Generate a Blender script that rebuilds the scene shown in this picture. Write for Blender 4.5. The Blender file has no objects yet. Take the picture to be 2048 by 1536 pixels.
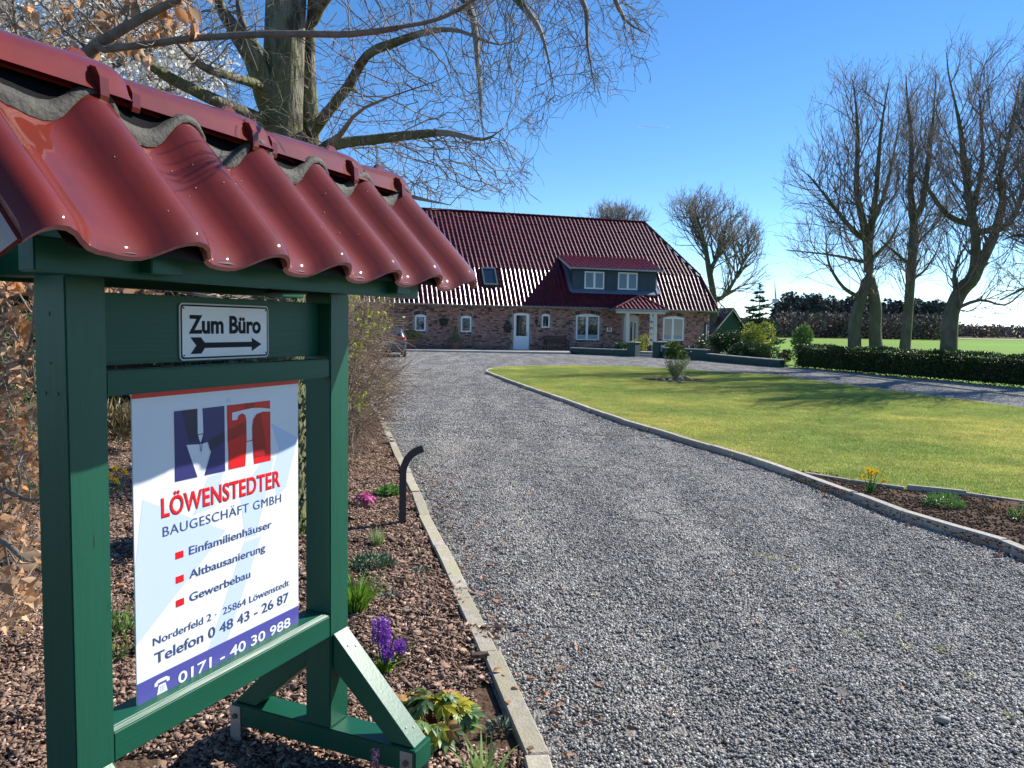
import bpy, bmesh, math, random
import numpy as np
from mathutils import Vector, Matrix
from mathutils.geometry import tessellate_polygon

random.seed(11)
rng = np.random.default_rng(11)
SC = bpy.context.scene
COL = SC.collection
PI = math.pi
rad = math.radians

# ------------------------------------------------------------------ camera
CAM_H = 1.7
FPX = 1570.0                     # focal length for a picture 2048 wide
PITCH, ROLL = rad(4.33), rad(1.05)
_cp, _sp = math.cos(PITCH), math.sin(PITCH)
_f = np.array([0, _cp, -_sp]); _r = np.array([1.0, 0, 0]); _d = np.array([0, -_sp, -_cp])
_cr, _sr = math.cos(ROLL), math.sin(ROLL)
CR = _cr * _r - _sr * _d
CD = _sr * _r + _cr * _d
CM = np.array([CR, CD, _f])
EYE = np.array([0, 0, CAM_H])

cam_data = bpy.data.cameras.new('camera')
cam_data.sensor_width = 36.0
cam_data.lens = FPX / 2048 * 36.0
cam_data.clip_start = 0.05
cam_data.clip_end = 20000
cam = bpy.data.objects.new('camera', cam_data)
COL.objects.link(cam)
m = Matrix(((CR[0], -CD[0], -_f[0], 0), (CR[1], -CD[1], -_f[1], 0), (CR[2], -CD[2], -_f[2], CAM_H), (0, 0, 0, 1)))
cam.matrix_world = m
SC.camera = cam

# ------------------------------------------------------------------ daylight
SUN_AZ, SUN_EL = 33.5, 38.5       # azimuth counted from +X towards +Y
world = bpy.data.worlds.new('World')
SC.world = world
world.use_nodes = True
wn = world.node_tree
sky = wn.nodes.new('ShaderNodeTexSky')
sky.sky_type = 'NISHITA'
sky.sun_disc = False
sky.sun_elevation = rad(SUN_EL)
sky.sun_rotation = rad(90 - SUN_AZ)
sky.altitude = 1800
sky.air_density = 0.85
sky.dust_density = 0.0
sky.ozone_density = 2.5
hs = wn.nodes.new('ShaderNodeHueSaturation')
hs.inputs['Saturation'].default_value = 1.22
wn.links.new(sky.outputs[0], hs.inputs['Color'])
bg = wn.nodes['Background']
bg.inputs[1].default_value = 0.12
wn.links.new(hs.outputs[0], bg.inputs[0])
sun_data = bpy.data.lights.new('sun', 'SUN')
sun_data.energy = 5.0
sun_data.angle = rad(0.5)
sun_data.color = (1.0, 0.95, 0.87)
sun = bpy.data.objects.new('sun', sun_data)
COL.objects.link(sun)
SUN_DIR = Vector((math.cos(rad(SUN_EL)) * math.cos(rad(SUN_AZ)), math.cos(rad(SUN_EL)) * math.sin(rad(SUN_AZ)), math.sin(rad(SUN_EL))))
sun.rotation_euler = SUN_DIR.to_track_quat('Z', 'Y').to_euler()
sun.location = (30, 20, 40)
vs = SC.view_settings
vs.view_transform = 'Standard'
vs.look = 'None'
vs.gamma = 1
vs.use_curve_mapping = False
vs.exposure = 0.74
SC.cycles.max_bounces = 8
SC.cycles.transparent_max_bounces = 8
SC.cycles.use_denoising = True

# ------------------------------------------------------------------ photo geometry helpers: place points on real ground / planes
def ray(px, py):
    return CM.T @ np.array([(px - 1024) / FPX, (py - 768) / FPX, 1.0])

def G(px, py, z=0.0):
    d = ray(px, py)
    return EYE + d * (z - CAM_H) / d[2]

def P(px, py, Y):
    d = ray(px, py)
    return EYE + d * Y / d[1]

def PX(px, Y, z):
    """point at depth Y and height z under picture column px"""
    q = P(px, 650, Y)
    return np.array([q[0], Y, z])

# ------------------------------------------------------------------ materials
MATS = {}

def mat(name, col, col2=None, scale=6.0, rough=0.6, spec=0.5, metal=0.0, coat=0.0, coat_rough=0.05, bump=0.0, bscale=None,
        stretch=(1, 1, 1), tint=0.0, rnd=0.0, transl=0.0, col3=None, scale3=0.6, world_noise=False, detail=5.0, bdist=0.01,
        mix_tint=None, lo=0.35, hi=0.65, lo3=0.4, hi3=0.62, voronoi=0.0, sheen=0.0):
    if name in MATS:
        return MATS[name]
    mt = bpy.data.materials.new(name)
    mt.use_nodes = True
    nt = mt.node_tree
    N, L = nt.nodes, nt.links
    bs = N['Principled BSDF']
    bs.inputs['Roughness'].default_value = rough
    bs.inputs['Specular IOR Level'].default_value = spec
    bs.inputs['Metallic'].default_value = metal
    bs.inputs['Coat Weight'].default_value = coat
    bs.inputs['Coat Roughness'].default_value = coat_rough
    if world_noise:
        co = N.new('ShaderNodeNewGeometry').outputs['Position']
    else:
        co = N.new('ShaderNodeTexCoord').outputs['Object']
    mp = N.new('ShaderNodeMapping')
    mp.inputs['Scale'].default_value = stretch
    L.new(co, mp.inputs[0])
    co = mp.outputs[0]
    cur = None
    def rgb(c):
        n = N.new('ShaderNodeRGB'); n.outputs[0].default_value = (*c, 1); return n.outputs[0]
    cur = rgb(col)
    def noise(sc, det=5.0, lo=0.35, hi=0.65, w=0):
        n = N.new('ShaderNodeTexNoise'); n.inputs['Scale'].default_value = sc; n.inputs['Detail'].default_value = det
        n.inputs['Roughness'].default_value = 0.6
        L.new(co, n.inputs['Vector'])
        r = N.new('ShaderNodeMapRange'); r.inputs[1].default_value = lo; r.inputs[2].default_value = hi
        L.new(n.outputs[0], r.inputs[0])
        return r.outputs[0]
    def mix(fac, a, b, mode='MIX'):
        n = N.new('ShaderNodeMix'); n.data_type = 'RGBA'; n.blend_type = mode
        if isinstance(fac, float): n.inputs[0].default_value = fac
        else: L.new(fac, n.inputs[0])
        L.new(a, n.inputs[6]); L.new(b, n.inputs[7])
        return n.outputs[2]
    if col2 is not None:
        cur = mix(noise(scale, detail, lo, hi), cur, rgb(col2))
    if voronoi:
        v = N.new('ShaderNodeTexVoronoi'); v.inputs['Scale'].default_value = voronoi
        L.new(co, v.inputs['Vector'])
        g = N.new('ShaderNodeSeparateColor'); L.new(v.outputs['Color'], g.inputs[0])
        r = N.new('ShaderNodeMapRange'); r.inputs[3].default_value = 0.45; r.inputs[4].default_value = 1.6
        L.new(g.outputs[0], r.inputs[0])
        cc = N.new('ShaderNodeCombineColor')
        for i in range(3): L.new(r.outputs[0], cc.inputs[i])
        cur = mix(1.0, cur, cc.outputs[0], 'MULTIPLY')
    if col3 is not None:
        cur = mix(noise(scale3, 3.0, lo3, hi3), cur, rgb(col3))
    if mix_tint is not None:
        a = N.new('ShaderNodeAttribute'); a.attribute_name = 'tint'
        cur = mix(a.outputs['Fac'], cur, rgb(mix_tint))
    val = None
    if tint:
        a = N.new('ShaderNodeAttribute'); a.attribute_name = 'shade'
        r = N.new('ShaderNodeMapRange'); r.inputs[3].default_value = 1 - tint; r.inputs[4].default_value = 1 + tint
        L.new(a.outputs['Fac'], r.inputs[0]); val = r.outputs[0]
        cc = N.new('ShaderNodeCombineColor')
        for i in range(3): L.new(val, cc.inputs[i])
        cur = mix(1.0, cur, cc.outputs[0], 'MULTIPLY')
    if rnd:
        a = N.new('ShaderNodeObjectInfo')
        r = N.new('ShaderNodeMapRange'); r.inputs[3].default_value = 1 - rnd; r.inputs[4].default_value = 1 + rnd
        L.new(a.outputs['Random'], r.inputs[0])
        cc = N.new('ShaderNodeCombineColor')
        for i in range(3): L.new(r.outputs[0], cc.inputs[i])
        cur = mix(1.0, cur, cc.outputs[0], 'MULTIPLY')
    L.new(cur, bs.inputs['Base Color'])
    if bump:
        n = N.new('ShaderNodeTexNoise'); n.inputs['Scale'].default_value = bscale or scale * 3; n.inputs['Detail'].default_value = 6
        L.new(co, n.inputs['Vector'])
        b = N.new('ShaderNodeBump'); b.inputs['Strength'].default_value = bump; b.inputs['Distance'].default_value = bdist
        L.new(n.outputs[0], b.inputs['Height'])
        L.new(b.outputs[0], bs.inputs['Normal'])
        if coat: L.new(b.outputs[0], bs.inputs['Coat Normal'])
    if transl:
        t = N.new('ShaderNodeBsdfTranslucent'); L.new(cur, t.inputs[0])
        ms = N.new('ShaderNodeMixShader'); ms.inputs[0].default_value = transl
        L.new(bs.outputs[0], ms.inputs[1]); L.new(t.outputs[0], ms.inputs[2])
        L.new(ms.outputs[0], N['Material Output'].inputs[0])
    MATS[name] = mt
    return mt

# ------------------------------------------------------------------ object helpers
def tag(o, label=None, cat=None, group=None, kind=None):
    if label: o['label'] = label
    if cat: o['category'] = cat
    if group: o['group'] = group
    if kind: o['kind'] = kind
    return o

def empty(name, loc=(0, 0, 0), rz=0.0, label=None, cat=None, group=None, kind=None):
    o = bpy.data.objects.new(name, None)
    o.empty_display_size = 0.2
    COL.objects.link(o)
    o.location = tuple(float(v) for v in loc)
    o.rotation_euler = (0, 0, rz)
    return tag(o, label, cat, group, kind)

def link(name, me, parent=None, loc=None, rot=None):
    o = bpy.data.objects.new(name, me)
    COL.objects.link(o)
    if parent: o.parent = parent
    if loc is not None: o.location = tuple(float(v) for v in loc)
    if rot is not None: o.rotation_euler = rot
    return o

def copy_tree(o, parent=None):
    c = o.copy(); COL.objects.link(c)
    if parent: c.parent = parent
    for ch in o.children: copy_tree(ch, c)
    return c

def np_mesh(name, V, F, mats, shade=None, tint=None, smooth=False, mi=None):
    """V (n,3), F (m,k) all faces with k corners; shade/tint one value per face"""
    V = np.asarray(V, dtype=np.float32); F = np.asarray(F, dtype=np.int32)
    me = bpy.data.meshes.new(name)
    k = F.shape[1]
    me.vertices.add(len(V)); me.vertices.foreach_set('co', V.ravel())
    me.loops.add(F.size); me.loops.foreach_set('vertex_index', F.ravel())
    me.polygons.add(len(F)); me.polygons.foreach_set('loop_start', np.arange(0, F.size, k, dtype=np.int32))
    try: me.polygons.foreach_set('loop_total', np.full(len(F), k, dtype=np.int32))
    except Exception: pass
    if smooth: me.polygons.foreach_set('use_smooth', np.ones(len(F), dtype=bool))
    if mi is not None: me.polygons.foreach_set('material_index', np.asarray(mi, dtype=np.int32))
    if not isinstance(mats, (list, tuple)): mats = [mats]
    for mm in mats: me.materials.append(mm)
    me.update(calc_edges=True)
    for nm, arr in (('shade', shade), ('tint', tint)):
        if arr is not None:
            a = me.attributes.new(nm, 'FLOAT', 'FACE')
            a.data.foreach_set('value', np.asarray(arr, dtype=np.float32))
    me.validate()
    return me

class MB:
    def __init__(self): self.v = []; self.f = []; self.m = []
    def add(self, vs, fs, m=0):
        b = len(self.v); self.v += [tuple(float(c) for c in p) for p in vs]
        for f in fs: self.f.append([b + i for i in f]); self.m.append(m)
        return self
    def box(self, x0, x1, y0, y1, z0, z1, m=0):
        return self.add([(x0, y0, z0), (x1, y0, z0), (x1, y1, z0), (x0, y1, z0), (x0, y0, z1), (x1, y0, z1), (x1, y1, z1), (x0, y1, z1)],
                        [(3, 2, 1, 0), (4, 5, 6, 7), (0, 1, 5, 4), (1, 2, 6, 5), (2, 3, 7, 6), (3, 0, 4, 7)], m)
    def obox(self, c, ax, ay, az, m=0):
        """box with centre c and half-axis vectors"""
        c, ax, ay, az = (np.array(q, float) for q in (c, ax, ay, az))
        vs = [c + sx * ax + sy * ay + sz * az for sz in (-1, 1) for sx, sy in ((-1, -1), (1, -1), (1, 1), (-1, 1))]
        return self.add(vs, [(3, 2, 1, 0), (4, 5, 6, 7), (0, 1, 5, 4), (1, 2, 6, 5), (2, 3, 7, 6), (3, 0, 4, 7)], m)
    def prism(self, poly, fn, d0, d1, m=0):
        """poly 2d -> fn(u,v,d) -> 3d point, extruded from d0 to d1"""
        n = len(poly)
        vs = [fn(u, v, d0) for u, v in poly] + [fn(u, v, d1) for u, v in poly]
        fs = [list(range(n))[::-1], list(range(n, 2 * n))] + [(i, (i + 1) % n, n + (i + 1) % n, n + i) for i in range(n)]
        return self.add(vs, fs, m)
    def tube(self, pts, r, n=8, m=0, cap=True):
        pts = [np.array(p, float) for p in pts]
        if not hasattr(r, '__len__'): r = [r] * len(pts)
        vs = []; fs = []
        ref = np.array([0.31, 0.17, 0.93])
        for i, p in enumerate(pts):
            d = pts[min(i + 1, len(pts) - 1)] - pts[max(i - 1, 0)]
            d /= (np.linalg.norm(d) + 1e-9)
            rr = ref if abs(d @ ref) < 0.93 else np.array([1.0, 0.1, 0])
            a = np.cross(d, rr); a /= np.linalg.norm(a); b = np.cross(d, a)
            for k in range(n):
                t = 2 * PI * k / n
                vs.append(p + r[i] * (math.cos(t) * a + math.sin(t) * b))
        for i in range(len(pts) - 1):
            for k in range(n):
                k2 = (k + 1) % n
                fs.append((i * n + k, i * n + k2, (i + 1) * n + k2, (i + 1) * n + k))
        if cap:
            fs.append(tuple(range(n))[::-1]); fs.append(tuple((len(pts) - 1) * n + k for k in range(n)))
        return self.add(vs, fs, m)
    def lathe(self, prof, n=16, c=(0, 0, 0), m=0):
        vs = []; fs = []
        for r, z in prof:
            for k in range(n):
                t = 2 * PI * k / n; vs.append((c[0] + r * math.cos(t), c[1] + r * math.sin(t), c[2] + z))
        for i in range(len(prof) - 1):
            for k in range(n):
                k2 = (k + 1) % n; fs.append((i * n + k, i * n + k2, (i + 1) * n + k2, (i + 1) * n + k))
        return self.add(vs, fs, m)
    def mesh(self, name, mats, smooth=False, bevel=0.0, seg=1):
        me = bpy.data.meshes.new(name)
        me.from_pydata(self.v, [], self.f)
        if not isinstance(mats, (list, tuple)): mats = [mats]
        for mm in mats: me.materials.append(mm)
        me.polygons.foreach_set('material_index', self.m)
        bm = bmesh.new(); bm.from_mesh(me)
        bmesh.ops.recalc_face_normals(bm, faces=bm.faces)
        if bevel: bmesh.ops.bevel(bm, geom=bm.edges[:], offset=bevel, segments=seg, affect='EDGES', clamp_overlap=True)
        bm.to_mesh(me); bm.free()
        if smooth: me.polygons.foreach_set('use_smooth', [True] * len(me.polygons))
        me.update()
        return me
    def build(self, name, mats, parent=None, smooth=False, bevel=0.0, seg=1, loc=None, rz=None):
        return link(name, self.mesh(name, mats, smooth, bevel, seg), parent, loc, (0, 0, rz) if rz is not None else None)

def ngon_sheet(name, poly, z, material, parent=None):
    poly3 = [Vector((p[0], p[1], z)) for p in poly]
    tris = tessellate_polygon([poly3])
    me = bpy.data.meshes.new(name)
    me.from_pydata([tuple(p) for p in poly3], [], [tuple(t) for t in tris])
    me.materials.append(material)
    bm = bmesh.new(); bm.from_mesh(me); bmesh.ops.recalc_face_normals(bm, faces=bm.faces)
    if bm.faces and sum(f.normal.z for f in bm.faces) < 0: bmesh.ops.reverse_faces(bm, faces=bm.faces)
    bm.to_mesh(me); bm.free()
    return link(name, me, parent)

def inside(poly, pts):
    poly = np.asarray(poly)[:, :2]; x, y = pts[:, 0], pts[:, 1]
    r = np.zeros(len(pts), bool); j = len(poly) - 1
    for i in range(len(poly)):
        xi, yi = poly[i]; xj, yj = poly[j]
        c = ((yi > y) != (yj > y)) & (x < (xj - xi) * (y - yi) / (yj - yi + 1e-12) + xi)
        r ^= c; j = i
    return r

def jitter_grid(poly, cell, jit=0.5, rg=None):
    rg = rg or rng
    p = np.asarray(poly)[:, :2]; lo, hi = p.min(0), p.max(0)
    xs = np.arange(lo[0], hi[0] + cell, cell); ys = np.arange(lo[1], hi[1] + cell, cell)
    g = np.stack(np.meshgrid(xs, ys), -1).reshape(-1, 2)
    g = g + rg.uniform(-jit, jit, g.shape) * cell
    return g[inside(p, g)]

def scatter(name, pts3, protos, scl=(0.9, 1.1), label=None, cat=None, tilt=0.0, upright=True, parent=None):
    """one object of kind stuff: geometry nodes place the proto meshes on its points"""
    pts3 = np.asarray(pts3, dtype=np.float32)
    n = len(pts3)
    me = bpy.data.meshes.new(name); me.vertices.add(n); me.vertices.foreach_set('co', pts3.ravel()); me.update()
    a = me.attributes.new('rot', 'FLOAT_VECTOR', 'POINT')
    rv = np.zeros((n, 3), np.float32); rv[:, 2] = rng.uniform(0, 2 * PI, n)
    if tilt: rv[:, :2] = rng.normal(0, tilt, (n, 2))
    a.data.foreach_set('vector', rv.ravel())
    a = me.attributes.new('scl', 'FLOAT', 'POINT'); a.data.foreach_set('value', rng.uniform(scl[0], scl[1], n).astype(np.float32))
    a = me.attributes.new('pick', 'INT', 'POINT'); a.data.foreach_set('value', rng.integers(0, len(protos), n).astype(np.int32))
    o = link(name, me, parent)
    pc = bpy.data.collections.new(name + '_sources')
    for i, pm in enumerate(protos):
        po = bpy.data.objects.new('%s_piece_%02d' % (name, i), pm); pc.objects.link(po)
    ng = bpy.data.node_groups.new(name + '_nodes', 'GeometryNodeTree')
    ng.interface.new_socket('Geometry', in_out='INPUT', socket_type='NodeSocketGeometry')
    ng.interface.new_socket('Geometry', in_out='OUTPUT', socket_type='NodeSocketGeometry')
    N, L = ng.nodes, ng.links
    gi = N.new('NodeGroupInput'); go = N.new('NodeGroupOutput')
    ci = N.new('GeometryNodeCollectionInfo'); ci.inputs['Collection'].default_value = pc
    ci.inputs['Separate Children'].default_value = True; ci.inputs['Reset Children'].default_value = True
    ip = N.new('GeometryNodeInstanceOnPoints'); ip.inputs['Pick Instance'].default_value = True
    def attr(nm, dt):
        x = N.new('GeometryNodeInputNamedAttribute'); x.data_type = dt; x.inputs['Name'].default_value = nm
        return [s for s in x.outputs if s.enabled and s.name == 'Attribute'][0]
    L.new(gi.outputs[0], ip.inputs['Points']); L.new(ci.outputs[0], ip.inputs['Instance'])
    L.new(attr('pick', 'INT'), ip.inputs['Instance Index'])
    L.new(attr('rot', 'FLOAT_VECTOR'), ip.inputs['Rotation'])
    L.new(attr('scl', 'FLOAT'), ip.inputs['Scale'])
    L.new(ip.outputs[0], go.inputs[0])
    md = o.modifiers.new('scatter', 'NODES'); md.node_group = ng
    return tag(o, label, cat, kind='stuff')

# ------------------------------------------------------------------ leaf and twig clouds
def unit(v):
    return v / (np.linalg.norm(v, axis=-1, keepdims=True) + 1e-9)

def leaf_mesh(name, C, D, size, material, width=0.5, rg=None, curl=0.25, normal_bias=None):
    """one folded leaf (4 triangles as 2 quads) at every C pointing along D"""
    rg = rg or rng
    n = len(C); C = np.asarray(C, float); D = unit(np.asarray(D, float))
    size = np.broadcast_to(size, (n,)).reshape(n, 1)
    R_ = rg.normal(size=(n, 3))
    if normal_bias is not None: R_ = R_ + np.asarray(normal_bias)
    S = unit(np.cross(D, R_)); U = np.cross(S, D)
    w = size * width * 0.5
    base = C; tip = C + D * size - U * size * curl
    mid = C + D * size * 0.45
    l = mid - S * w + U * size * 0.08; r = mid + S * w + U * size * 0.08
    V = np.stack([base, r, mid, l, tip], 1).reshape(-1, 3)
    k = np.arange(n)[:, None] * 5
    F = np.concatenate([k + np.array([[0, 1, 4, 2]]), k + np.array([[0, 2, 4, 3]])], 0)
    sh = rg.random(n); sh = np.concatenate([sh, sh])
    return np_mesh(name, V, F, material, shade=sh, tint=np.concatenate([rg.random(n)] * 2))

def blade_mesh(name, B, D, h, w, material, rg=None, bend=0.4, segs=3):
    """grass-like blades from base points B in lean directions D (unit-ish, xy lean)"""
    rg = rg or rng
    n = len(B); B = np.asarray(B, float); D = np.asarray(D, float)
    h = np.broadcast_to(h, (n,)).reshape(n, 1); w = np.broadcast_to(w, (n,)).reshape(n, 1)
    ln = np.concatenate([D[:, :2], np.zeros((n, 1))], 1)
    th = rg.uniform(0, 2 * PI, n)
    side = np.stack([np.cos(th), np.sin(th), np.zeros(n)], 1)
    rows = []
    for s in range(segs + 1):
        t = s / segs
        c = B + np.array([0, 0, 1.0]) * h * (t - 0.35 * bend * t * t) + ln * h * (t * 0.4 + bend * t * t)
        ww = w * (1 - t ** 1.6) * 0.5 if s else w * 0.5
        rows += [c - side * ww, c + side * ww] if s < segs else [c]
    V = np.stack(rows, 1)
    k = V.shape[1]
    V = V.reshape(-1, 3); base = np.arange(n)[:, None] * k
    T = []
    for s in range(segs - 1):
        T += [[2 * s, 2 * s + 1, 2 * s + 3], [2 * s, 2 * s + 3, 2 * s + 2]]
    T.append([2 * segs - 2, 2 * segs - 1, 2 * segs])
    F = np.concatenate([base + np.array([t]) for t in T], 0)
    sh = rg.random(n)
    return np_mesh(name, V, F, material, shade=np.concatenate([sh] * len(T)), tint=np.concatenate([rg.random(n)] * len(T)))

def grow(pos0, par0, att, step, infl, kill, iters=140, trop=(0, 0, 0.0), jit=0.15, rg=None, maxn=40000, maxch=3):
    """space colonisation: branches grow towards the attractor points. returns pos, parent"""
    rg = rg or rng
    cap = maxn + 10
    pos = np.zeros((cap, 3), np.float32); par = np.full(cap, -1, np.int32); nch = np.zeros(cap, np.int32)
    n = len(pos0); pos[:n] = pos0; par[:n] = par0
    for q in par0:
        if q >= 0: nch[q] += 1
    A = np.asarray(att, np.float32).copy()
    ni = np.zeros(len(A), np.int32); nd = np.full(len(A), 1e9, np.float32)
    def upd(i0, i1):
        for c in range(i0, i1, 256):
            e = min(c + 256, i1)
            d = ((A[:, None, :] - pos[None, c:e, :]) ** 2).sum(2)
            j = d.argmin(1); dd = np.sqrt(d[np.arange(len(A)), j])
            b = dd < nd; nd[b] = dd[b]; ni[b] = j[b] + c
    upd(0, n)
    trop = np.array(trop, np.float32)
    for it in range(iters):
        act = nd < infl
        if not act.any(): break
        idx = ni[act]
        v = A[act] - pos[idx]; v /= (np.linalg.norm(v, axis=1, keepdims=True) + 1e-6)
        u_, inv = np.unique(idx, return_inverse=True)
        sm = np.zeros((len(u_), 3), np.float32); np.add.at(sm, inv, v)
        ok = nch[u_] < maxch
        u_ = u_[ok]; sm = sm[ok]
        if len(u_) == 0: break
        sm /= (np.linalg.norm(sm, axis=1, keepdims=True) + 1e-6)
        sm += trop + rg.normal(0, jit, sm.shape)
        sm /= (np.linalg.norm(sm, axis=1, keepdims=True) + 1e-6)
        k = min(len(u_), maxn - n)
        if k <= 0: break
        pos[n:n + k] = pos[u_[:k]] + sm[:k] * step; par[n:n + k] = u_[:k]; nch[u_[:k]] += 1
        upd(n, n + k); n += k
        keep = nd > kill
        A = A[keep]; ni = ni[keep]; nd = nd[keep]
        if len(A) == 0: break
    return pos[:n].astype(float), par[:n].copy()

def add_twigs(pos, par, count, length, segs=3, rg=None, drift=(0, 0, 0.2), only_tips=True, spread=0.8):
    rg = rg or rng
    n = len(pos)
    nch = np.bincount(par[par >= 0], minlength=n)
    cand = np.where((nch <= 1) & (par >= 0))[0] if only_tips else np.where(par >= 0)[0]
    if len(cand) == 0: return pos, par
    src = rg.choice(cand, count)
    d = unit(pos[src] - pos[par[src]])
    d = unit(d + rg.normal(0, spread, d.shape) + np.array(drift))
    cur = src; P_ = [pos]; Q_ = [par]; base = n; cp = pos[src]
    L_ = rg.uniform(0.5, 1.2, (count, 1)) * length / segs
    for s in range(segs):
        d = unit(d + rg.normal(0, 0.28, d.shape) + np.array(drift) * 0.25)
        cp = cp + d * L_
        P_.append(cp); Q_.append(cur.astype(np.int32)); cur = np.arange(base, base + count); base += count
    return np.concatenate(P_), np.concatenate(Q_).astype(np.int32)

def radii(pos, par, rtip, expo=2.3, fixed=None):
    n = len(pos); a = np.full(n, 0.0); w = rtip ** expo
    nch = np.bincount(par[par >= 0], minlength=n)
    a[nch == 0] = w
    order = np.arange(n)[::-1]
    for i in order:
        p = par[i]
        if p >= 0: a[p] += a[i]
    r = a ** (1 / expo)
    r = np.maximum(r, rtip)
    if fixed is not None:
        k = len(fixed); r[:k] = np.asarray(fixed)
    # children never thicker than the parent
    for i in range(n):
        p = par[i]
        if p >= 0 and r[i] > r[p] * 0.97 and (fixed is None or i >= len(fixed)): r[i] = r[p] * 0.97
    return r

def wood_mesh(name, pos, par, r, material, off=None, big=0.03, mid=0.012):
    n = len(pos)
    idx = np.where(par >= 0)[0]
    d = np.zeros((n, 3)); d[idx] = unit(pos[idx] - pos[par[idx]])
    main = np.full(n, -1)
    order = idx[np.argsort(r[idx])]
    main[par[order]] = order
    nd = d.copy()
    hm = np.where(main >= 0)[0]
    root = par < 0
    s = d[hm] * (~root[hm])[:, None] + d[main[hm]]
    nd[hm] = unit(s)
    ref = np.array([0.36, 0.22, 0.12])
    def frame(D):
        a = unit(np.cross(D, np.broadcast_to(unit(ref), D.shape)))
        b = np.cross(D, a); return a, b
    Vs = []; Fs = []; base = 0
    rc = r[idx]
    for lo, hi, k in ((big, 99, 12), (mid, big, 6), (0, mid, 3)):
        sel = idx[(rc >= lo) & (rc < hi)]
        if len(sel) == 0: continue
        p = par[sel]; ismain = main[p] == sel
        D0 = np.where(ismain[:, None], nd[p], d[sel]); D1 = nd[sel]
        r0 = np.where(ismain, r[p], np.minimum(r[p], r[sel] * 1.25))
        if k == 3: r0 = np.minimum(r0, r[sel] * 1.5)
        r1 = r[sel]
        t = np.arange(k) * 2 * PI / k
        def ring(c, D, rr):
            a, b = frame(D)
            return c[:, None, :] + rr[:, None, None] * (np.cos(t)[None, :, None] * a[:, None, :] + np.sin(t)[None, :, None] * b[:, None, :])
        V = np.concatenate([ring(pos[p], D0, r0), ring(pos[sel], D1, r1)], 1)
        m_ = len(sel); b0 = base + np.arange(m_)[:, None] * 2 * k
        for j in range(k):
            j2 = (j + 1) % k
            Fs.append(b0 + np.array([[j, j2, k + j2, k + j]]))
        Vs.append(V.reshape(-1, 3)); base += m_ * 2 * k
    V = np.concatenate(Vs); F = np.concatenate(Fs)
    if off is not None: V = V - np.asarray(off)
    return np_mesh(name, V, F, material, smooth=True)

def skeleton(chains, step):
    """chains: list of (start, [(x,y,z,r),...]); start None for the root or (chain, index) -> nodes resampled every step"""
    pos = []; par = []; rr = []; ends = []
    for start, pts in chains:
        pts = [np.array(p, float) for p in pts]
        ids = []
        if start is None:
            pos.append(pts[0][:3]); par.append(-1); rr.append(pts[0][3]); ids.append((0, len(pos) - 1)); last = len(pos) - 1; prev = pts[0]; rest = pts[1:]
        else:
            c, tgt = start
            cand = [i for _, i in ends[c]]
            last = min(cand, key=lambda i: np.linalg.norm(pos[i] - pts[0][:3]))
            prev = np.array([*pos[last], pts[0][3]]); rest = pts[1:]
        for q in rest:
            L_ = np.linalg.norm(q[:3] - prev[:3]); k = max(1, int(round(L_ / step)))
            for s in range(1, k + 1):
                w = prev + (q - prev) * s / k
                pos.append(w[:3]); par.append(last); rr.append(w[3]); last = len(pos) - 1; ids.append((0, last))
            prev = q
        ends.append(ids)
    return np.array(pos), np.array(par, np.int32), np.array(rr)

def smooth_chain(pts, per=4):
    """Catmull-Rom through (px,py,depth,r)"""
    p = [np.array(q, float) for q in pts]
    p = [2 * p[0] - p[1]] + p + [2 * p[-1] - p[-2]]
    out = []
    for i in range(1, len(p) - 2):
        for s in range(per):
            t = s / per
            out.append(0.5 * ((2 * p[i]) + (-p[i - 1] + p[i + 1]) * t + (2 * p[i - 1] - 5 * p[i] + 4 * p[i + 1] - p[i + 2]) * t * t + (-p[i - 1] + 3 * p[i] - 3 * p[i + 1] + p[i + 2]) * t ** 3))
    out.append(p[-2]); return out

def pchain(pts, per=4):
    """traced limb: (px, py, depth, radius) -> world"""
    return [(*P(q[0], q[1], q[2]), q[3]) for q in smooth_chain(pts, per)]

def envelope(poly, Y, depth, n, rg=None, low=0.3):
    """random points in a crown: outline poly in the picture at distance Y, thickness depth"""
    rg = rg or rng
    poly = np.array(poly, float); lo, hi = poly.min(0), poly.max(0)
    c = poly.mean(0); out = []
    while len(out) < n:
        g = rg.uniform(lo, hi, (n * 2, 2)); g = g[inside(poly, g)]
        for px, py in g[:n - len(out)]:
            e = 1 - 0.5 * min(1, abs(px - c[0]) / ((hi[0] - lo[0]) / 2))
            out.append(P(px, py, Y + rg.uniform(-1, 1) * depth * e))
    return np.array(out)

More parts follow.
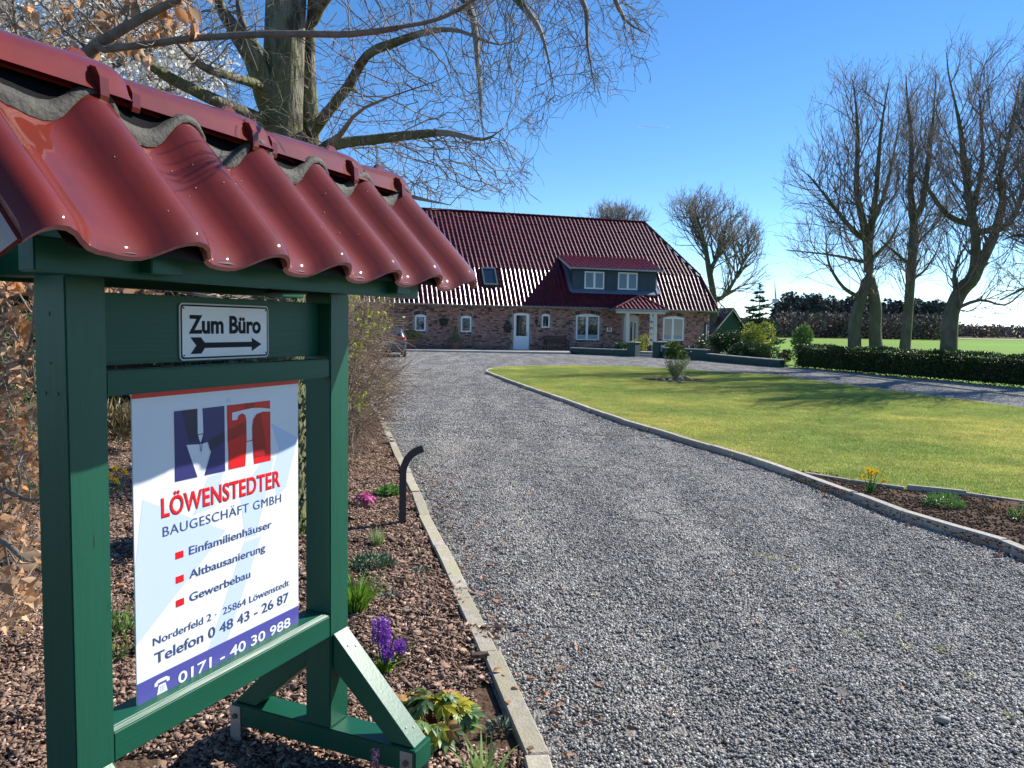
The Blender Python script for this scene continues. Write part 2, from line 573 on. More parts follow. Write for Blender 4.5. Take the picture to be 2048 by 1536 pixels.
def sprout(pos, par, cand, n, L_, segs, ang, up, rg, poly=None, jit=0.12, droop=0.0, hscale=None, last=None):
    """side branches of one order: leave the parent at an angle, then sweep upwards; they stop at the crown outline"""
    if len(cand) == 0 or n == 0: return pos, par, np.array([], int)
    w_ = np.ones(len(cand)) if hscale is None else np.clip(hscale[cand] / 0.09, 0.15, 1.4)
    src = rg.choice(cand, n, p=w_ / w_.sum())
    d0 = unit(pos[src] - pos[np.maximum(par[src], 0)] + 1e-6)
    pr = unit(np.cross(d0, rg.normal(size=(n, 3))))
    a = ang * rg.uniform(0.7, 1.3, (n, 1))
    d = unit(d0 * np.cos(a) + pr * np.sin(a))
    ln = L_ * rg.uniform(0.45, 1.15, (n, 1)) / segs
    if hscale is not None: ln = ln * np.clip(hscale[src] / 0.09, 0.35, 1.25)[:, None]
    cur = src.copy(); cp = pos[src]; alive = np.ones(n, bool)
    PP, QQ = [pos], [par]; base = len(pos); out = []
    for s in range(segs):
        d = unit(d + np.array([0, 0, up]) + rg.normal(0, jit, d.shape))
        cp = cp + d * ln
        if poly is not None:
            c = (cp - EYE) @ CM.T
            alive &= inside(poly, np.c_[1024 + FPX * c[:, 0] / c[:, 2], 768 + FPX * c[:, 1] / c[:, 2]])
        k = np.where(alive)[0]
        if len(k) == 0: break
        PP.append(cp[k]); QQ.append(cur[k].astype(np.int32)); ids = np.arange(base, base + len(k)); cur[k] = ids; base += len(k); out.append(ids)
    return np.concatenate(PP), np.concatenate(QQ).astype(np.int32), np.concatenate(out) if out else np.array([], int)
# ------------------------------------------------------------------ ground, drive, lawn, beds
M_field = mat('field_grass', (0.13, 0.27, 0.03), (0.18, 0.34, 0.04), scale=0.35, rough=0.9, spec=0.1, bump=0.6, bscale=9, bdist=0.05, col3=(0.16, 0.24, 0.04), scale3=0.03, world_noise=True)
M_rough = mat('rough_ground', (0.10, 0.085, 0.05), (0.07, 0.09, 0.03), scale=1.3, rough=0.95, spec=0.1, bump=0.8, bscale=12, bdist=0.04, world_noise=True)
M_gravelbase = mat('gravel_base', (0.16, 0.155, 0.15), (0.24, 0.225, 0.205), stretch=(1.5, 0.28, 1), scale=0.8, rough=0.9, spec=0.3, bump=1.0, bscale=60, bdist=0.02, voronoi=55, world_noise=True)
M_soil = mat('soil', (0.075, 0.047, 0.030), (0.12, 0.08, 0.055), scale=14, rough=0.95, spec=0.1, bump=1.0, bscale=30, bdist=0.03, world_noise=True)
M_lawnbase = mat('lawn_soil', (0.13, 0.17, 0.025), (0.20, 0.19, 0.05), scale=2.2, rough=0.95, spec=0.1, bump=0.5, bscale=60, world_noise=True)
M_stone = mat('kerb_stone', (0.46, 0.41, 0.35), (0.30, 0.27, 0.22), scale=22, rough=0.9, spec=0.2, bump=0.7, bscale=90, bdist=0.006, col3=(0.37, 0.34, 0.23), scale3=3.5, rnd=0.12, world_noise=True)
M_stone_grey = mat('granite_kerb', (0.50, 0.46, 0.39), (0.33, 0.30, 0.26), scale=30, rough=0.88, spec=0.25, bump=0.7, bscale=80, bdist=0.008, rnd=0.15, world_noise=True)

gnd = MB(); gnd.add([(-2500, -3000, -0.06), (2500, -3000, -0.06), (2500, 9000, -0.06), (-2500, 9000, -0.06)], [(0, 1, 2, 3)])
tag(gnd.build('ground', M_rough), kind='structure')
fld = ngon_sheet('field', [G(1380, 690)[:2], (15, 60), (60, 40), (60, 10), (400, 10), (400, 215), (150, 215), (0, 130), (-10, 90)], -0.03, M_field)
tag(fld, kind='structure')

def g2(L_, z=0.0): return [tuple(G(x, y, z)[:2]) for x, y in L_]
KT = 0.085
lawn_front = [(972, 742.5), (1018.6, 760), (1077, 780.6), (1136, 800), (1194, 821.6), (1253, 842), (1311.6, 858), (1370, 877), (1455, 900), (1500, 914), (1613, 951.6), (1670, 974), (1711, 985.6), (1802, 1023), (1877.6, 1042), (2002, 1080), (2048, 1099), (2200, 1160)]
lawn_back = [(972, 742.5), (976, 738), (990, 735), (1018.6, 733), (1060, 731.2), (1136, 730.4), (1253, 732), (1382, 739), (1458, 744.5), (1560, 750), (1651, 764), (1802, 783), (2048, 814), (2250, 842)]
lf = g2(lawn_front, KT); lb = g2(lawn_back, 0.05)
lawn_poly = lf + [(7.6, 3.2), (14, 6)] + lb[::-1][:-1]
bed_line = [(1613, 946), (1670, 957), (1726.6, 966.7), (1802, 976), (1877.6, 985.6), (1953, 991), (2048, 1002.6), (2200, 1022)]
bl = g2(bed_line, 0.07)
i0 = 10
soil_poly = lf[i0:] + [(7.0, 4.4)] + bl[::-1]
# the driveway: everything between the left edging, the house terrace and the hedge
left_edge = [(823, 1000), (858, 1073), (890, 1146.6), (928, 1237), (949, 1275.7), (970, 1331.6), (1005, 1419), (1029, 1457), (1053.8, 1523.6), (1072, 1570)]
left_edge_far = [(748.6, 820), (764, 855), (796, 925), (820.6, 975)]
le = g2(left_edge_far + left_edge, 0.02)
le_all = [(-6.9, 47.0), (-6.0, 34), (-4.6, 24), (-3.3, 17.2)] + le + [(0.2, 2.0), (0.35, 0.2), (0.3, -3)]
drive_poly = le_all + [(12, -3), (24, 8), (24, 16), (16.5, 22.6), (12.75, 36), (11.9, 34.7), (9.84, 41.2), (8.06, 43.5), (8.3, 46.0), (3.45, 47.3), (-6.1, 46.6)]
drv = ngon_sheet('driveway', drive_poly, 0.0, M_gravelbase); tag(drv, kind='structure')
lwn = ngon_sheet('lawn', lawn_poly, 0.045, M_lawnbase); tag(lwn, kind='structure')
sol = ngon_sheet('soil_bed', soil_poly, 0.062, M_soil); tag(sol, kind='structure')
bed_poly = le_all[::1] + [(-0.5, -3), (-9, -3), (-12, 8), (-12, 50)]
bed = ngon_sheet('mulch_bed', bed_poly, -0.012, M_soil); tag(bed, kind='structure')

# gravel ------------------------------------------------------------
M_pebble = mat('gravel_stone', (0.190, 0.183, 0.176), rough=0.65, spec=0.4, tint=0.65, mix_tint=(0.46, 0.43, 0.38), world_noise=True, col2=(0.36, 0.335, 0.30), stretch=(1.5, 0.22, 1), scale=1.0, lo=0.42, hi=0.62)
def ico_base():
    bm = bmesh.new(); bmesh.ops.create_icosphere(bm, subdivisions=1, radius=1)
    V = np.array([v.co[:] for v in bm.verts]); F = np.array([[v.index for v in f.verts] for f in bm.faces]); bm.free()
    return V, F
ICO_V, ICO_F = ico_base()
def stone_patch(name, size, n, smin, smax, material, flat=0.6, zlift=0.3, rg=rng, tintp=0.12, tilt=0.6):
    C = rg.uniform(-size / 2, size / 2, (n, 2)); s = rg.uniform(smin, smax, n)
    Vs = []; Fs = []; sh = []; ti = []
    for i in range(n):
        sc = np.array([1.0, rg.uniform(0.55, 0.85), rg.uniform(0.35, flat)]) * s[i] * 0.5
        Rm = np.array(Matrix.Rotation(rg.uniform(0, 2 * PI), 3, 'Z') @ Matrix.Rotation(rg.normal(0, tilt), 3, 'X') @ Matrix.Rotation(rg.normal(0, tilt), 3, 'Y'))
        v = ICO_V * (1 + rg.uniform(-0.22, 0.22, (12, 1))) * sc
        Vs.append(v @ Rm.T + [C[i, 0], C[i, 1], s[i] * zlift * rg.uniform(0.4, 1.3)]); Fs.append(ICO_F + 12 * i)
        sh += [rg.random() ** 1.0] * 20; ti += [1.0 if rg.random() < tintp else rg.random() * 0.25] * 20
    return np_mesh(name, np.concatenate(Vs), np.concatenate(Fs), material, shade=sh, tint=ti)
lawn_np = np.array(lawn_poly)
gp = [stone_patch('gravel_patch', 0.26, 400, 0.008, 0.022, M_pebble) for _ in range(4)]
gpf = [stone_patch('gravel_patch_far', 0.5, 520, 0.012, 0.028, M_pebble) for _ in range(3)]
outer_drive = [p for p in drive_poly]
def drive_pts(cell, y0, y1):
    g = jitter_grid(outer_drive, cell, 0.35)
    g = g[(g[:, 1] >= y0) & (g[:, 1] < y1)]
    # only what the camera can see, a step to the side included
    g = g[(g[:, 0] < g[:, 1] * 0.78 + 1.5)]
    g = g[~inside(lawn_poly, g)]
    # keep clear of the left edging stones
    lex = np.interp(g[:, 1], [p[1] for p in le_all][::-1], [p[0] for p in le_all][::-1])
    g = g[g[:, 0] > lex + 0.16]
    return np.c_[g, np.full(len(g), 0.002)]
scatter('gravel', drive_pts(0.185, 1.2, 11.5), gp, (0.85, 1.15), 'loose dark grey gravel on the near part of the drive', 'gravel')
scatter('gravel', drive_pts(0.4, 11.4, 46), gpf, (0.9, 1.2), 'loose grey gravel on the middle stretch of the drive', 'gravel')
# brown litter and green weeds lying on the gravel
M_litter = mat('litter', (0.42, 0.21, 0.10), (0.25, 0.12, 0.06), scale=20, rough=0.8, tint=0.5)
g = jitter_grid(outer_drive, 0.62, 0.5); g = g[(g[:, 1] < 13) & (g[:, 1] > 1.5) & (g[:, 0] < g[:, 1] * .78 + 1)]
lex = np.interp(g[:, 1], [p[1] for p in le_all][::-1], [p[0] for p in le_all][::-1])
g = g[(g[:, 0] > lex + 0.14) & (~inside(lawn_poly, g))]
ge = np.array([(np.interp(y, [p[1] for p in le_all][::-1], [p[0] for p in le_all][::-1]) + 0.14 + abs(rng.normal(0, 0.22)), y) for y in rng.uniform(2.2, 9, 420)])
ge2 = np.array(lf); ge2 = np.concatenate([ge2[5:-1] + (ge2[6:] - ge2[5:-1]) * rng.random((len(ge2) - 6, 1)) - [0.1, 0.12] + rng.normal(0, 0.06, (len(ge2) - 6, 2)) for _ in range(12)])
ga = np.concatenate([g, ge, ge2[ge2[:, 1] < 13]])
n_ = len(ga)
lm = leaf_mesh('litter', np.c_[ga, np.full(n_, 0.022)], np.c_[rng.normal(size=(n_, 2)), rng.uniform(0, 0.3, n_)], rng.uniform(0.02, 0.055, n_), M_litter, 0.4, curl=-0.1, normal_bias=(0, 0, 0))
tag(link('leaf_litter', lm), 'brown beech bud scales and leaf scraps strewn over the gravel', 'litter', kind='stuff')

# lawn grass ---------------------------------------------------------
M_grass = mat('lawn_blade', (0.36, 0.43, 0.07), (0.62, 0.58, 0.14), scale=1.3, rough=0.65, spec=0.25, tint=0.5, rnd=0.16, transl=0.42, mix_tint=(0.66, 0.58, 0.30), world_noise=True, col3=(0.19, 0.33, 0.045), scale3=0.28)
def grass_patch(name, size, n, h0, h1, w, material, dry=0.2):
    B = np.c_[rng.uniform(-size / 2, size / 2, (n, 2)), np.zeros(n)]
    me = blade_mesh(name, B, rng.normal(0, 0.45, (n, 2)), rng.uniform(h0, h1, n), w, material, segs=2)
    t = np.where(rng.random(n) < dry, rng.uniform(0.5, 1, n), rng.uniform(0, 0.25, n)); a = me.attributes['tint']
    a.data.foreach_set('value', np.concatenate([t] * 3).astype(np.float32)); return me
gr = [grass_patch('grass_patch', 0.34, 700, 0.012, 0.034, 0.004, M_grass) for _ in range(4)]
gpt = jitter_grid(lawn_poly, 0.24, 0.4)
for ox, oy in ((.2, 0), (-.2, 0), (0, .2), (0, -.2)): gpt = gpt[inside(lawn_poly, gpt + [ox, oy])]
gpt = gpt[(gpt[:, 0] < gpt[:, 1] * 0.78 + 1)]
gpt = gpt[~inside(soil_poly, gpt)]
for ox, oy in ((0, -.17), (-.1, -.12)): gpt = gpt[~inside(soil_poly, gpt + [ox, oy])]
bush_c = G(1350, 760, 0.05)
gpt = gpt[((gpt[:, 0] - bush_c[0]) / 1.25) ** 2 + ((gpt[:, 1] - bush_c[1]) / 1.1) ** 2 > 1]
scatter('grass', np.c_[gpt, np.full(len(gpt), 0.045)], gr, (0.85, 1.3), 'short green and straw coloured grass of the lawn', 'grass')
# weeds in the gravel
wd = np.array([G(x, y) for x, y in ((1590, 1140), (1510, 1110), (1715, 1275), (1690, 1270), (1808, 1296), (1890, 1306), (1940, 1357), (2022, 1437), (1795, 1240), (1540, 1118), (1880, 1305))])
wb = np.concatenate([w + np.c_[rng.normal(0, 0.02, (16, 2)), np.zeros(16)] for w in wd])
tag(link('gravel_weeds', blade_mesh('gravel_weeds', wb, rng.normal(0, 1.1, (len(wb), 2)), rng.uniform(0.02, 0.04, len(wb)), 0.004, M_grass)), 'tiny green grass tufts sprouting through the gravel', 'weeds', kind='stuff')

# mulch --------------------------------------------------------------
M_chip = mat('bark_chip', (0.27, 0.175, 0.125), (0.15, 0.095, 0.07), scale=30, rough=0.85, spec=0.25, tint=0.6, mix_tint=(0.48, 0.35, 0.27), bump=0.5, bscale=120)
def chip_patch(name, size, n, rg=rng):
    C = rg.uniform(-size / 2, size / 2, (n, 2)); Vs = []; Fs = []; sh = []; ti = []
    bx = np.array([(x, y, z) for z in (-1, 1) for x, y in ((-1, -1), (1, -1), (1, 1), (-1, 1))], float)
    bf = np.array([(3, 2, 1, 0), (4, 5, 6, 7), (0, 1, 5, 4), (1, 2, 6, 5), (2, 3, 7, 6), (3, 0, 4, 7)])
    for i in range(n):
        l = rg.uniform(0.0035, 0.013) * (2.0 if rg.random() < 0.10 else 1); w = l * rg.uniform(0.22, 0.65)
        v = bx * np.array([l, w, 0.0018]) * (1 + rg.uniform(-0.3, 0.3, (8, 1)))
        v[:, 2] += 0.12 * l * (v[:, 0] / l) ** 2
        Rm = np.array(Matrix.Rotation(rg.uniform(0, 6.28), 3, 'Z') @ Matrix.Rotation(rg.normal(0, 0.4), 3, 'X') @ Matrix.Rotation(rg.normal(0, 0.35), 3, 'Y'))
        Vs.append(v @ Rm.T + [C[i, 0], C[i, 1], rg.uniform(0.0, 0.018)]); Fs.append(bf + 8 * i); sh += [rg.random()] * 6; ti += [1.0 * rg.random() if rg.random() < 0.3 else 0.0] * 6
    return np_mesh(name, np.concatenate(Vs), np.concatenate(Fs), M_chip, shade=sh, tint=ti)
cp_ = [chip_patch('mulch_patch', 0.30, 640) for _ in range(4)]
mp = jitter_grid(bed_poly, 0.21, 0.4)
mp = mp[(mp[:, 1] > 0.9) & (mp[:, 1] < 13) & (mp[:, 0] > -mp[:, 1] * 0.78 - 0.8)]
lex = np.interp(mp[:, 1], [p[1] for p in le_all][::-1], [p[0] for p in le_all][::-1])
mp = mp[mp[:, 0] < lex - 0.08]
nz = np.array([0.5 + 0.5 * math.sin(x * 3.1 + 1.3 * math.sin(y * 2.3)) * math.cos(y * 2.7 + x) for x, y in mp])
mp = mp[rng.random(len(mp)) > (nz > 0.85) * 0.2]
scatter('bark_mulch', np.c_[mp, np.full(len(mp), -0.006)], cp_, (0.8, 1.25), 'brown bark mulch covering the flower bed', 'mulch', tilt=0.04)
# a little loose soil and crumbs on the right bed
M_crumb = mat('soil_crumb', (0.10, 0.065, 0.045), rough=0.95, spec=0.1, tint=0.5)
cr = [stone_patch('soil_crumbs', 0.4, 150, 0.006, 0.03, M_crumb, 0.8, 0.2, tintp=0) for _ in range(2)]
sp = jitter_grid(soil_poly, 0.27, 0.4)
scatter('soil_crumbs', np.c_[sp, np.full(len(sp), 0.062)], cr, (0.8, 1.2), 'crumbly dark soil between lawn and driveway kerb', 'soil')

# kerbs ---------------------------------------------------------------
def resample(L_, step):
    L_ = np.array(L_, float)[:, :2]; seg = np.linalg.norm(np.diff(L_, axis=0), axis=1); s = np.r_[0, np.cumsum(seg)]
    n = max(1, int(round(s[-1] / step))); t = np.linspace(0, s[-1], n + 1)
    return np.c_[np.interp(t, s, L_[:, 0]), np.interp(t, s, L_[:, 1])]
def kerb_row(root, line, step, w, h, z0, material, gap=0.006, side=0, jit=0.004, name='kerb_stone'):
    p = resample(line, step)
    for a, b in zip(p[:-1], p[1:]):
        d = b - a; l = np.linalg.norm(d); d /= l; nrm = np.array([-d[1], d[0]])
        c = (a + b) / 2 + nrm * side + rng.normal(0, jit, 2)
        mb = MB(); nx = max(1, int(l / 0.35))
        xs = np.linspace(-l / 2 + gap / 2, l / 2 - gap / 2, nx + 1)
        jl = rng.normal(0, jit * 0.6, (nx + 1, 3))
        vs = []
        for i, x in enumerate(xs):
            vs += [(x, -w / 2 + jl[i, 0], 0), (x, w / 2 + jl[i, 1], 0), (x, w / 2 + jl[i, 1], h + jl[i, 2]), (x, -w / 2 + jl[i, 0], h + jl[i, 2])]
        fs = [(0, 1, 2, 3), tuple(4 * nx + k for k in (3, 2, 1, 0))]
        for i in range(nx):
            for k in range(4): fs.append((4 * i + k, 4 * i + (k + 1) % 4, 4 * i + 4 + (k + 1) % 4, 4 * i + 4 + k))
        mb.add(vs, fs)
        mb.build(name, material, root, bevel=0.006, loc=(c[0], c[1], z0 + rng.normal(0, jit * 0.5)), rz=math.atan2(d[1], d[0]) + rng.normal(0, 0.003))
k1 = empty('driveway_edging', kind='structure')
kerb_row(k1, [(-4.6, 24), (-3.3, 17.2)] + le + [(0.2, 2.0), (0.28, 1.0)], 0.98, 0.095, 0.13, -0.105, M_stone, side=0.05)
k2 = empty('lawn_kerb', kind='structure')
kerb_row(k2, lf, 0.98, 0.09, 0.13, KT - 0.13, M_stone_grey, side=0.04)
kerb_row(k2, lb, 0.6, 0.07, 0.1, 0.052 - 0.1, M_stone_grey)
k3 = empty('bed_border', kind='structure')
kerb_row(k3, bl, 0.55, 0.05, 0.1, -0.012, M_stone, jit=0.012)
k4 = empty('hedge_kerb', kind='structure')
kerb_row(k4, g2([(1564, 737), (1720, 752), (2048, 791), (2200, 810)], 0.05), 1.0, 0.08, 0.12, -0.06, M_stone_grey)
# far strip of rough green between beds and hedge, path behind low wall
gl = ngon_sheet('garden_grass', [(12.9, 36.6), (15.3, 28), (18.2, 20), (26, 14), (40, 30), (30, 60), (14, 75), (12, 55), (15.5, 50)], -0.02, M_field)
tag(gl, kind='structure')
# stones and fallen beech leaves beside the edging are placed with the plants
# ------------------------------------------------------------------ the notice stand (local: x = front, y = away along the board, z up)
SG = empty('notice_stand', (-1.08188, 1.90091, 0), rad(-23.6), 'green wooden notice stand with its own little roof of glazed red tiles', 'sign stand')
M_paint = mat('green_paint', (0.007, 0.092, 0.050), (0.006, 0.078, 0.043), scale=5, rough=0.42, col3=(0.002, 0.022, 0.014), scale3=34, lo3=0.67, hi3=0.73, spec=0.5, stretch=(1, 1, 0.12), bump=0.3, bscale=55, bdist=0.004)
M_paint_h = mat('green_paint_rail', (0.007, 0.092, 0.050), (0.006, 0.075, 0.042), scale=5, rough=0.42, spec=0.32, stretch=(1, 0.06, 1), bump=0.28, bscale=90, bdist=0.003)
M_paint_x = mat('green_paint_foot', (0.007, 0.092, 0.050), (0.006, 0.075, 0.042), scale=5, rough=0.40, spec=0.35, stretch=(0.06, 1, 1), bump=0.16, bscale=90, bdist=0.003)
M_darkgap = mat('shade_black_membrane', (0.006, 0.006, 0.007), rough=0.9, spec=0.1)  # shadow under the ridge tiles put into the near-black colour
M_glaze = mat('glazed_tile', (0.165, 0.015, 0.006), (0.11, 0.011, 0.005), scale=5, rough=0.65, spec=0.08, coat=1.0, coat_rough=0.03, bump=0.05, bscale=9, bdist=0.01, rnd=0.06)
M_glaze_edge = mat('tile_body', (0.42, 0.16, 0.13), (0.3, 0.09, 0.07), scale=30, rough=0.45, spec=0.5)
M_seal = mat('lead_grey_seal', (0.058, 0.052, 0.038), (0.026, 0.024, 0.020), scale=20, rough=0.75, bump=0.5, bscale=60)
M_galv = mat('galvanised', (0.42, 0.42, 0.41), (0.3, 0.3, 0.3), scale=12, rough=0.5, metal=0.7, bump=0.2, bscale=50)
M_screw = mat('screw_metal', (0.10, 0.11, 0.10), rough=0.5, metal=0.6)
M_white = mat('sign_white', (0.80, 0.82, 0.84), (0.76, 0.79, 0.83), scale=3, rough=0.28, spec=0.5)
M_pale = mat('print_pale_blue', (0.56, 0.67, 0.86), rough=0.28)
M_navy = mat('print_navy', (0.035, 0.035, 0.16), rough=0.3)
M_band = mat('print_violet', (0.085, 0.085, 0.34), rough=0.28)
M_navydark = mat('print_navy_dark', (0.018, 0.02, 0.07), rough=0.3)
M_red = mat('print_red', (0.72, 0.012, 0.016), rough=0.3)
M_reddark = mat('print_red_dark', (0.40, 0.010, 0.016), rough=0.3)
M_slate = mat('print_slate', (0.055, 0.085, 0.20), rough=0.3)
M_black = mat('print_black', (0.008, 0.010, 0.018), rough=0.5, spec=0.15)
M_rim = mat('sign_rim_grey', (0.62, 0.62, 0.60), rough=0.4)

T_ = 0.114; L_S = 1.046
def sbox(name, x0, x1, y0, y1, z0, z1, material, parent=SG, bevel=0.004, seg=2):
    cx, cy, cz = (x0 + x1) / 2, (y0 + y1) / 2, (z0 + z1) / 2
    mb = MB(); mb.box(x0 - cx, x1 - cx, y0 - cy, y1 - cy, z0 - cz, z1 - cz)
    o = mb.build(name, material, parent, bevel=bevel, seg=seg, loc=(cx, cy, cz)); return o
sbox('post', -T_, 0, 0, T_, 0.165, 1.80, M_paint)
sbox('post', -T_, 0, L_S, L_S + T_, 0.165, 1.80, M_paint)
bb = sbox('header_beam', -0.10, -0.052, T_, L_S, 1.573, 1.765, M_paint_h)
sbox('rail', -0.062, -0.004, T_ - 0.001, L_S + 0.001, 1.496, 1.562, M_paint_h)
mb = MB(); fn = lambda u, v, d: (u, d, v)
mb.prism([(-T_ + 0.01, 0.520), (-0.002, 0.520), (-0.002, 0.600), (-0.016, 0.612), (-T_ + 0.01, 0.612)], fn, T_ - 0.001, L_S + 0.001)
mb.build('lower_beam', M_paint_h, SG, bevel=0.003, seg=2)
for y in (0.0, L_S):
    sbox('foot_beam', -0.485, 0.372, y - 0.001, y + T_ + 0.001, 0.078, 0.163, M_paint_x)
    # braces: planks from the foot up to the post, in front and behind
    for s, (bx, tx) in ((1, (0.36, 0.004)), (-1, (-0.475, -T_ - 0.004))):
        a = np.array([tx, 0.0, 0.530 if s > 0 else 0.520]); b = np.array([bx, 0, 0.166])
        d = b - a
        n0 = 0.118
        mb = MB()
        poly = [(a[0], a[2]), (b[0], b[2]), (b[0] - s * 0.105, b[2]), (a[0], a[2] - 0.135)]
        mb.prism(poly, fn, y + 0.012, y + T_ - 0.012)
        br = mb.build('brace', M_paint_x, SG, bevel=0.003, seg=1)
        if s > 0:
            dn = d / np.linalg.norm(d); nn = np.array([-dn[2], 0, dn[0]]);
            if nn[2] < 0: nn = -nn
            for t in (0.14, 0.86):
                for yy in (0.04, 0.075):
                    c = a + d * t + np.array([0, y + yy, 0]) + nn * 0.001 + dn * (0.012 if yy > .05 else -0.004)
                    sm = MB(); e1 = dn * 0.0045; e2 = np.array([0, 0.0045, 0])
                    k = [c + math.cos(q * PI / 4) * e1 + math.sin(q * PI / 4) * e2 for q in range(8)]
                    sm.add([*k, *[p + nn * 0.0015 for p in k]], [tuple(range(8, 16))] + [(i, (i + 1) % 8, 8 + (i + 1) % 8, 8 + i) for i in range(8)])
                    sm.build('screw', M_screw, br)
    # U shaped steel shoes at both ends of the foot
    for bx in (-0.46, 0.335):
        mb = MB()
        for yy in (y - 0.0055, y + T_ + 0.0015):
            mb.box(bx - 0.026, bx + 0.026, yy, yy + 0.004, -0.03, 0.155)
        sh_ = mb.build('steel_shoe', M_galv, SG, bevel=0.001)
        bo = MB(); bo.v = []; nn = 8
        for r_, yy in ((0.011, y - 0.006), (0.011, y - 0.0135)): bo.v += [(bx + r_ * math.cos(2 * PI * k / 8), yy, 0.115 + r_ * math.sin(2 * PI * k / 8)) for k in range(8)]
        bo.f = [tuple(range(8, 16))] + [(i, (i + 1) % 8, 8 + (i + 1) % 8, 8 + i) for i in range(8)]; bo.m = [0] * 9
        bo.build('bolt', M_screw, sh_)
# roof timbers
for y in (0.0, L_S):
    mb = MB(); mb.prism([(-0.42, 1.80), (0.275, 1.80), (0.275, 1.852), (0.0, 2.13), (-T_, 2.13), (-0.42, 1.852)], fn, y + 0.012, y + T_ - 0.012)
    mb.build('rafter_frame', M_paint_x, SG, bevel=0.003)
for x in (0.185, -0.345):
    sbox('eave_batten', x, x + 0.05, -0.24, 1.27, 1.79, 1.862, M_paint_h, bevel=0.003)
mb = MB()
mb.prism([(0.335, 1.835), (0.04, 2.155), (-0.057, 2.19), (-0.157, 2.155), (-0.46, 1.835), (-0.157, 2.135), (-0.057, 2.165), (0.04, 2.135)], fn, -0.24, 1.42)
mb.build('roof_boarding', mat('dark_boarding', (0.05, 0.032, 0.025), (0.03, 0.02, 0.017), scale=9, rough=0.7, stretch=(1, 0.1, 1)), SG)
sbox('ridge_board', -0.105, -0.010, -0.27, 1.45, 2.165, 2.215, M_darkgap)

# roof tiles: profile across (0..1) and shape down the slope
PROF = [(-0.02, 0.002), (0.02, -0.006), (0.08, -0.014), (0.18, -0.019), (0.30, -0.021), (0.40, -0.017), (0.48, -0.006), (0.56, 0.012), (0.64, 0.029), (0.72, 0.040), (0.80, 0.044), (0.88, 0.041), (0.95, 0.030), (1.0, 0.014), (1.035, 0.000)]
VERGE = [(-0.58, -0.006), (-0.55, 0.010), (-0.5, 0.028), (-0.42, 0.040), (-0.34, 0.040), (-0.26, 0.030), (-0.18, 0.012), (-0.1, -0.003), (0.0, -0.012)] + PROF[2:]
def tile_mesh(name, prof, cover, length, thick, lip, mats, rows=(0, 0.04, 0.3, 0.6, 0.84, 0.92, 0.96, 0.985, 1.0), nose=0.014, body=1, flap=False):
    """tile in its own frame: x across, y down the slope, z normal"""
    nV = len(prof); vs = []; fs = []; mi = []
    for r_ in rows:
        drop = nose * max(0, (r_ - 0.9) / 0.1) ** 2
        for (u, h) in prof: vs.append((u * cover, r_ * length, h - drop))
    R_ = len(rows)
    for i in range(R_ - 1):
        for j in range(nV - 1):
            a = i * nV + j; fs.append((a, a + nV, a + nV + 1, a + 1)); mi.append(0)
    # thickness: lip below the front edge and underside
    b0 = len(vs)
    for (u, h) in prof: vs.append((u * cover, length - 0.001, h - nose - lip))
    b1 = len(vs)
    for (u, h) in prof: vs.append((u * cover, 0, h - thick))
    for j in range(nV - 1):
        a = (R_ - 1) * nV + j; fs.append((a, b0 + j, b0 + j + 1, a + 1)); mi.append(body)
        fs.append((b0 + j, b1 + j, b1 + j + 1, b0 + j + 1)); mi.append(body)
    # side faces
    for j, s in ((0, 0), (nV - 1, 1)):
        for i in range(R_ - 1):
            a, b = i * nV + j, (i + 1) * nV + j
            ca = len(vs); va, vb = vs[a], vs[b]
            vs.append((va[0], va[1], va[2] - lip)); vs.append((vb[0], vb[1], vb[2] - lip))
            fs.append((a, ca, ca + 1, b) if s == 0 else (b, ca + 1, ca, a)); mi.append(body)
    if flap:
        b = len(vs); x = prof[0][0] * cover
        for (yy, zz) in ((0, 0), (length, -nose), (length - 0.03, -0.105), (length * 0.85, -0.118), (0, -0.11)):
            vs.append((x, yy, prof[0][1] + zz)); vs.append((x - 0.012, yy, prof[0][1] + zz))
        fs += [(b, b + 2, b + 4, b + 6, b + 8), (b + 9, b + 7, b + 5, b + 3, b + 1)] + [(b + 2 * i, b + 2 * i + 1, b + 2 * ((i + 1) % 5) + 1, b + 2 * ((i + 1) % 5)) for i in range(5)]
        mi += [0] * 7
    me = bpy.data.meshes.new(name); me.from_pydata(vs, [], fs)
    for mm in mats: me.materials.append(mm)
    me.polygons.foreach_set('material_index', mi)
    bm = bmesh.new(); bm.from_mesh(me); bmesh.ops.recalc_face_normals(bm, faces=bm.faces)
    bm.faces.ensure_lookup_table()
    if sum(f.normal.z for f in bm.faces if f.material_index == 0) < 0: bmesh.ops.reverse_faces(bm, faces=bm.faces)
    for f in bm.faces: f.smooth = f.material_index == 0
    for e in bm.edges:
        if len(e.link_faces) == 2 and e.calc_face_angle(0) > 0.6: e.smooth = False
    bm.to_mesh(me); bm.free(); return me
COVER = 0.28
SLOPE_A = math.atan2(0.335, 0.315)
S_LEN = 0.475
tm = tile_mesh('roof_tile', PROF, COVER, S_LEN, 0.010, 0.013, [M_glaze, M_glaze_edge])
tv = tile_mesh('verge_tile', VERGE, COVER, S_LEN, 0.010, 0.013, [M_glaze, M_glaze_edge], flap=True)
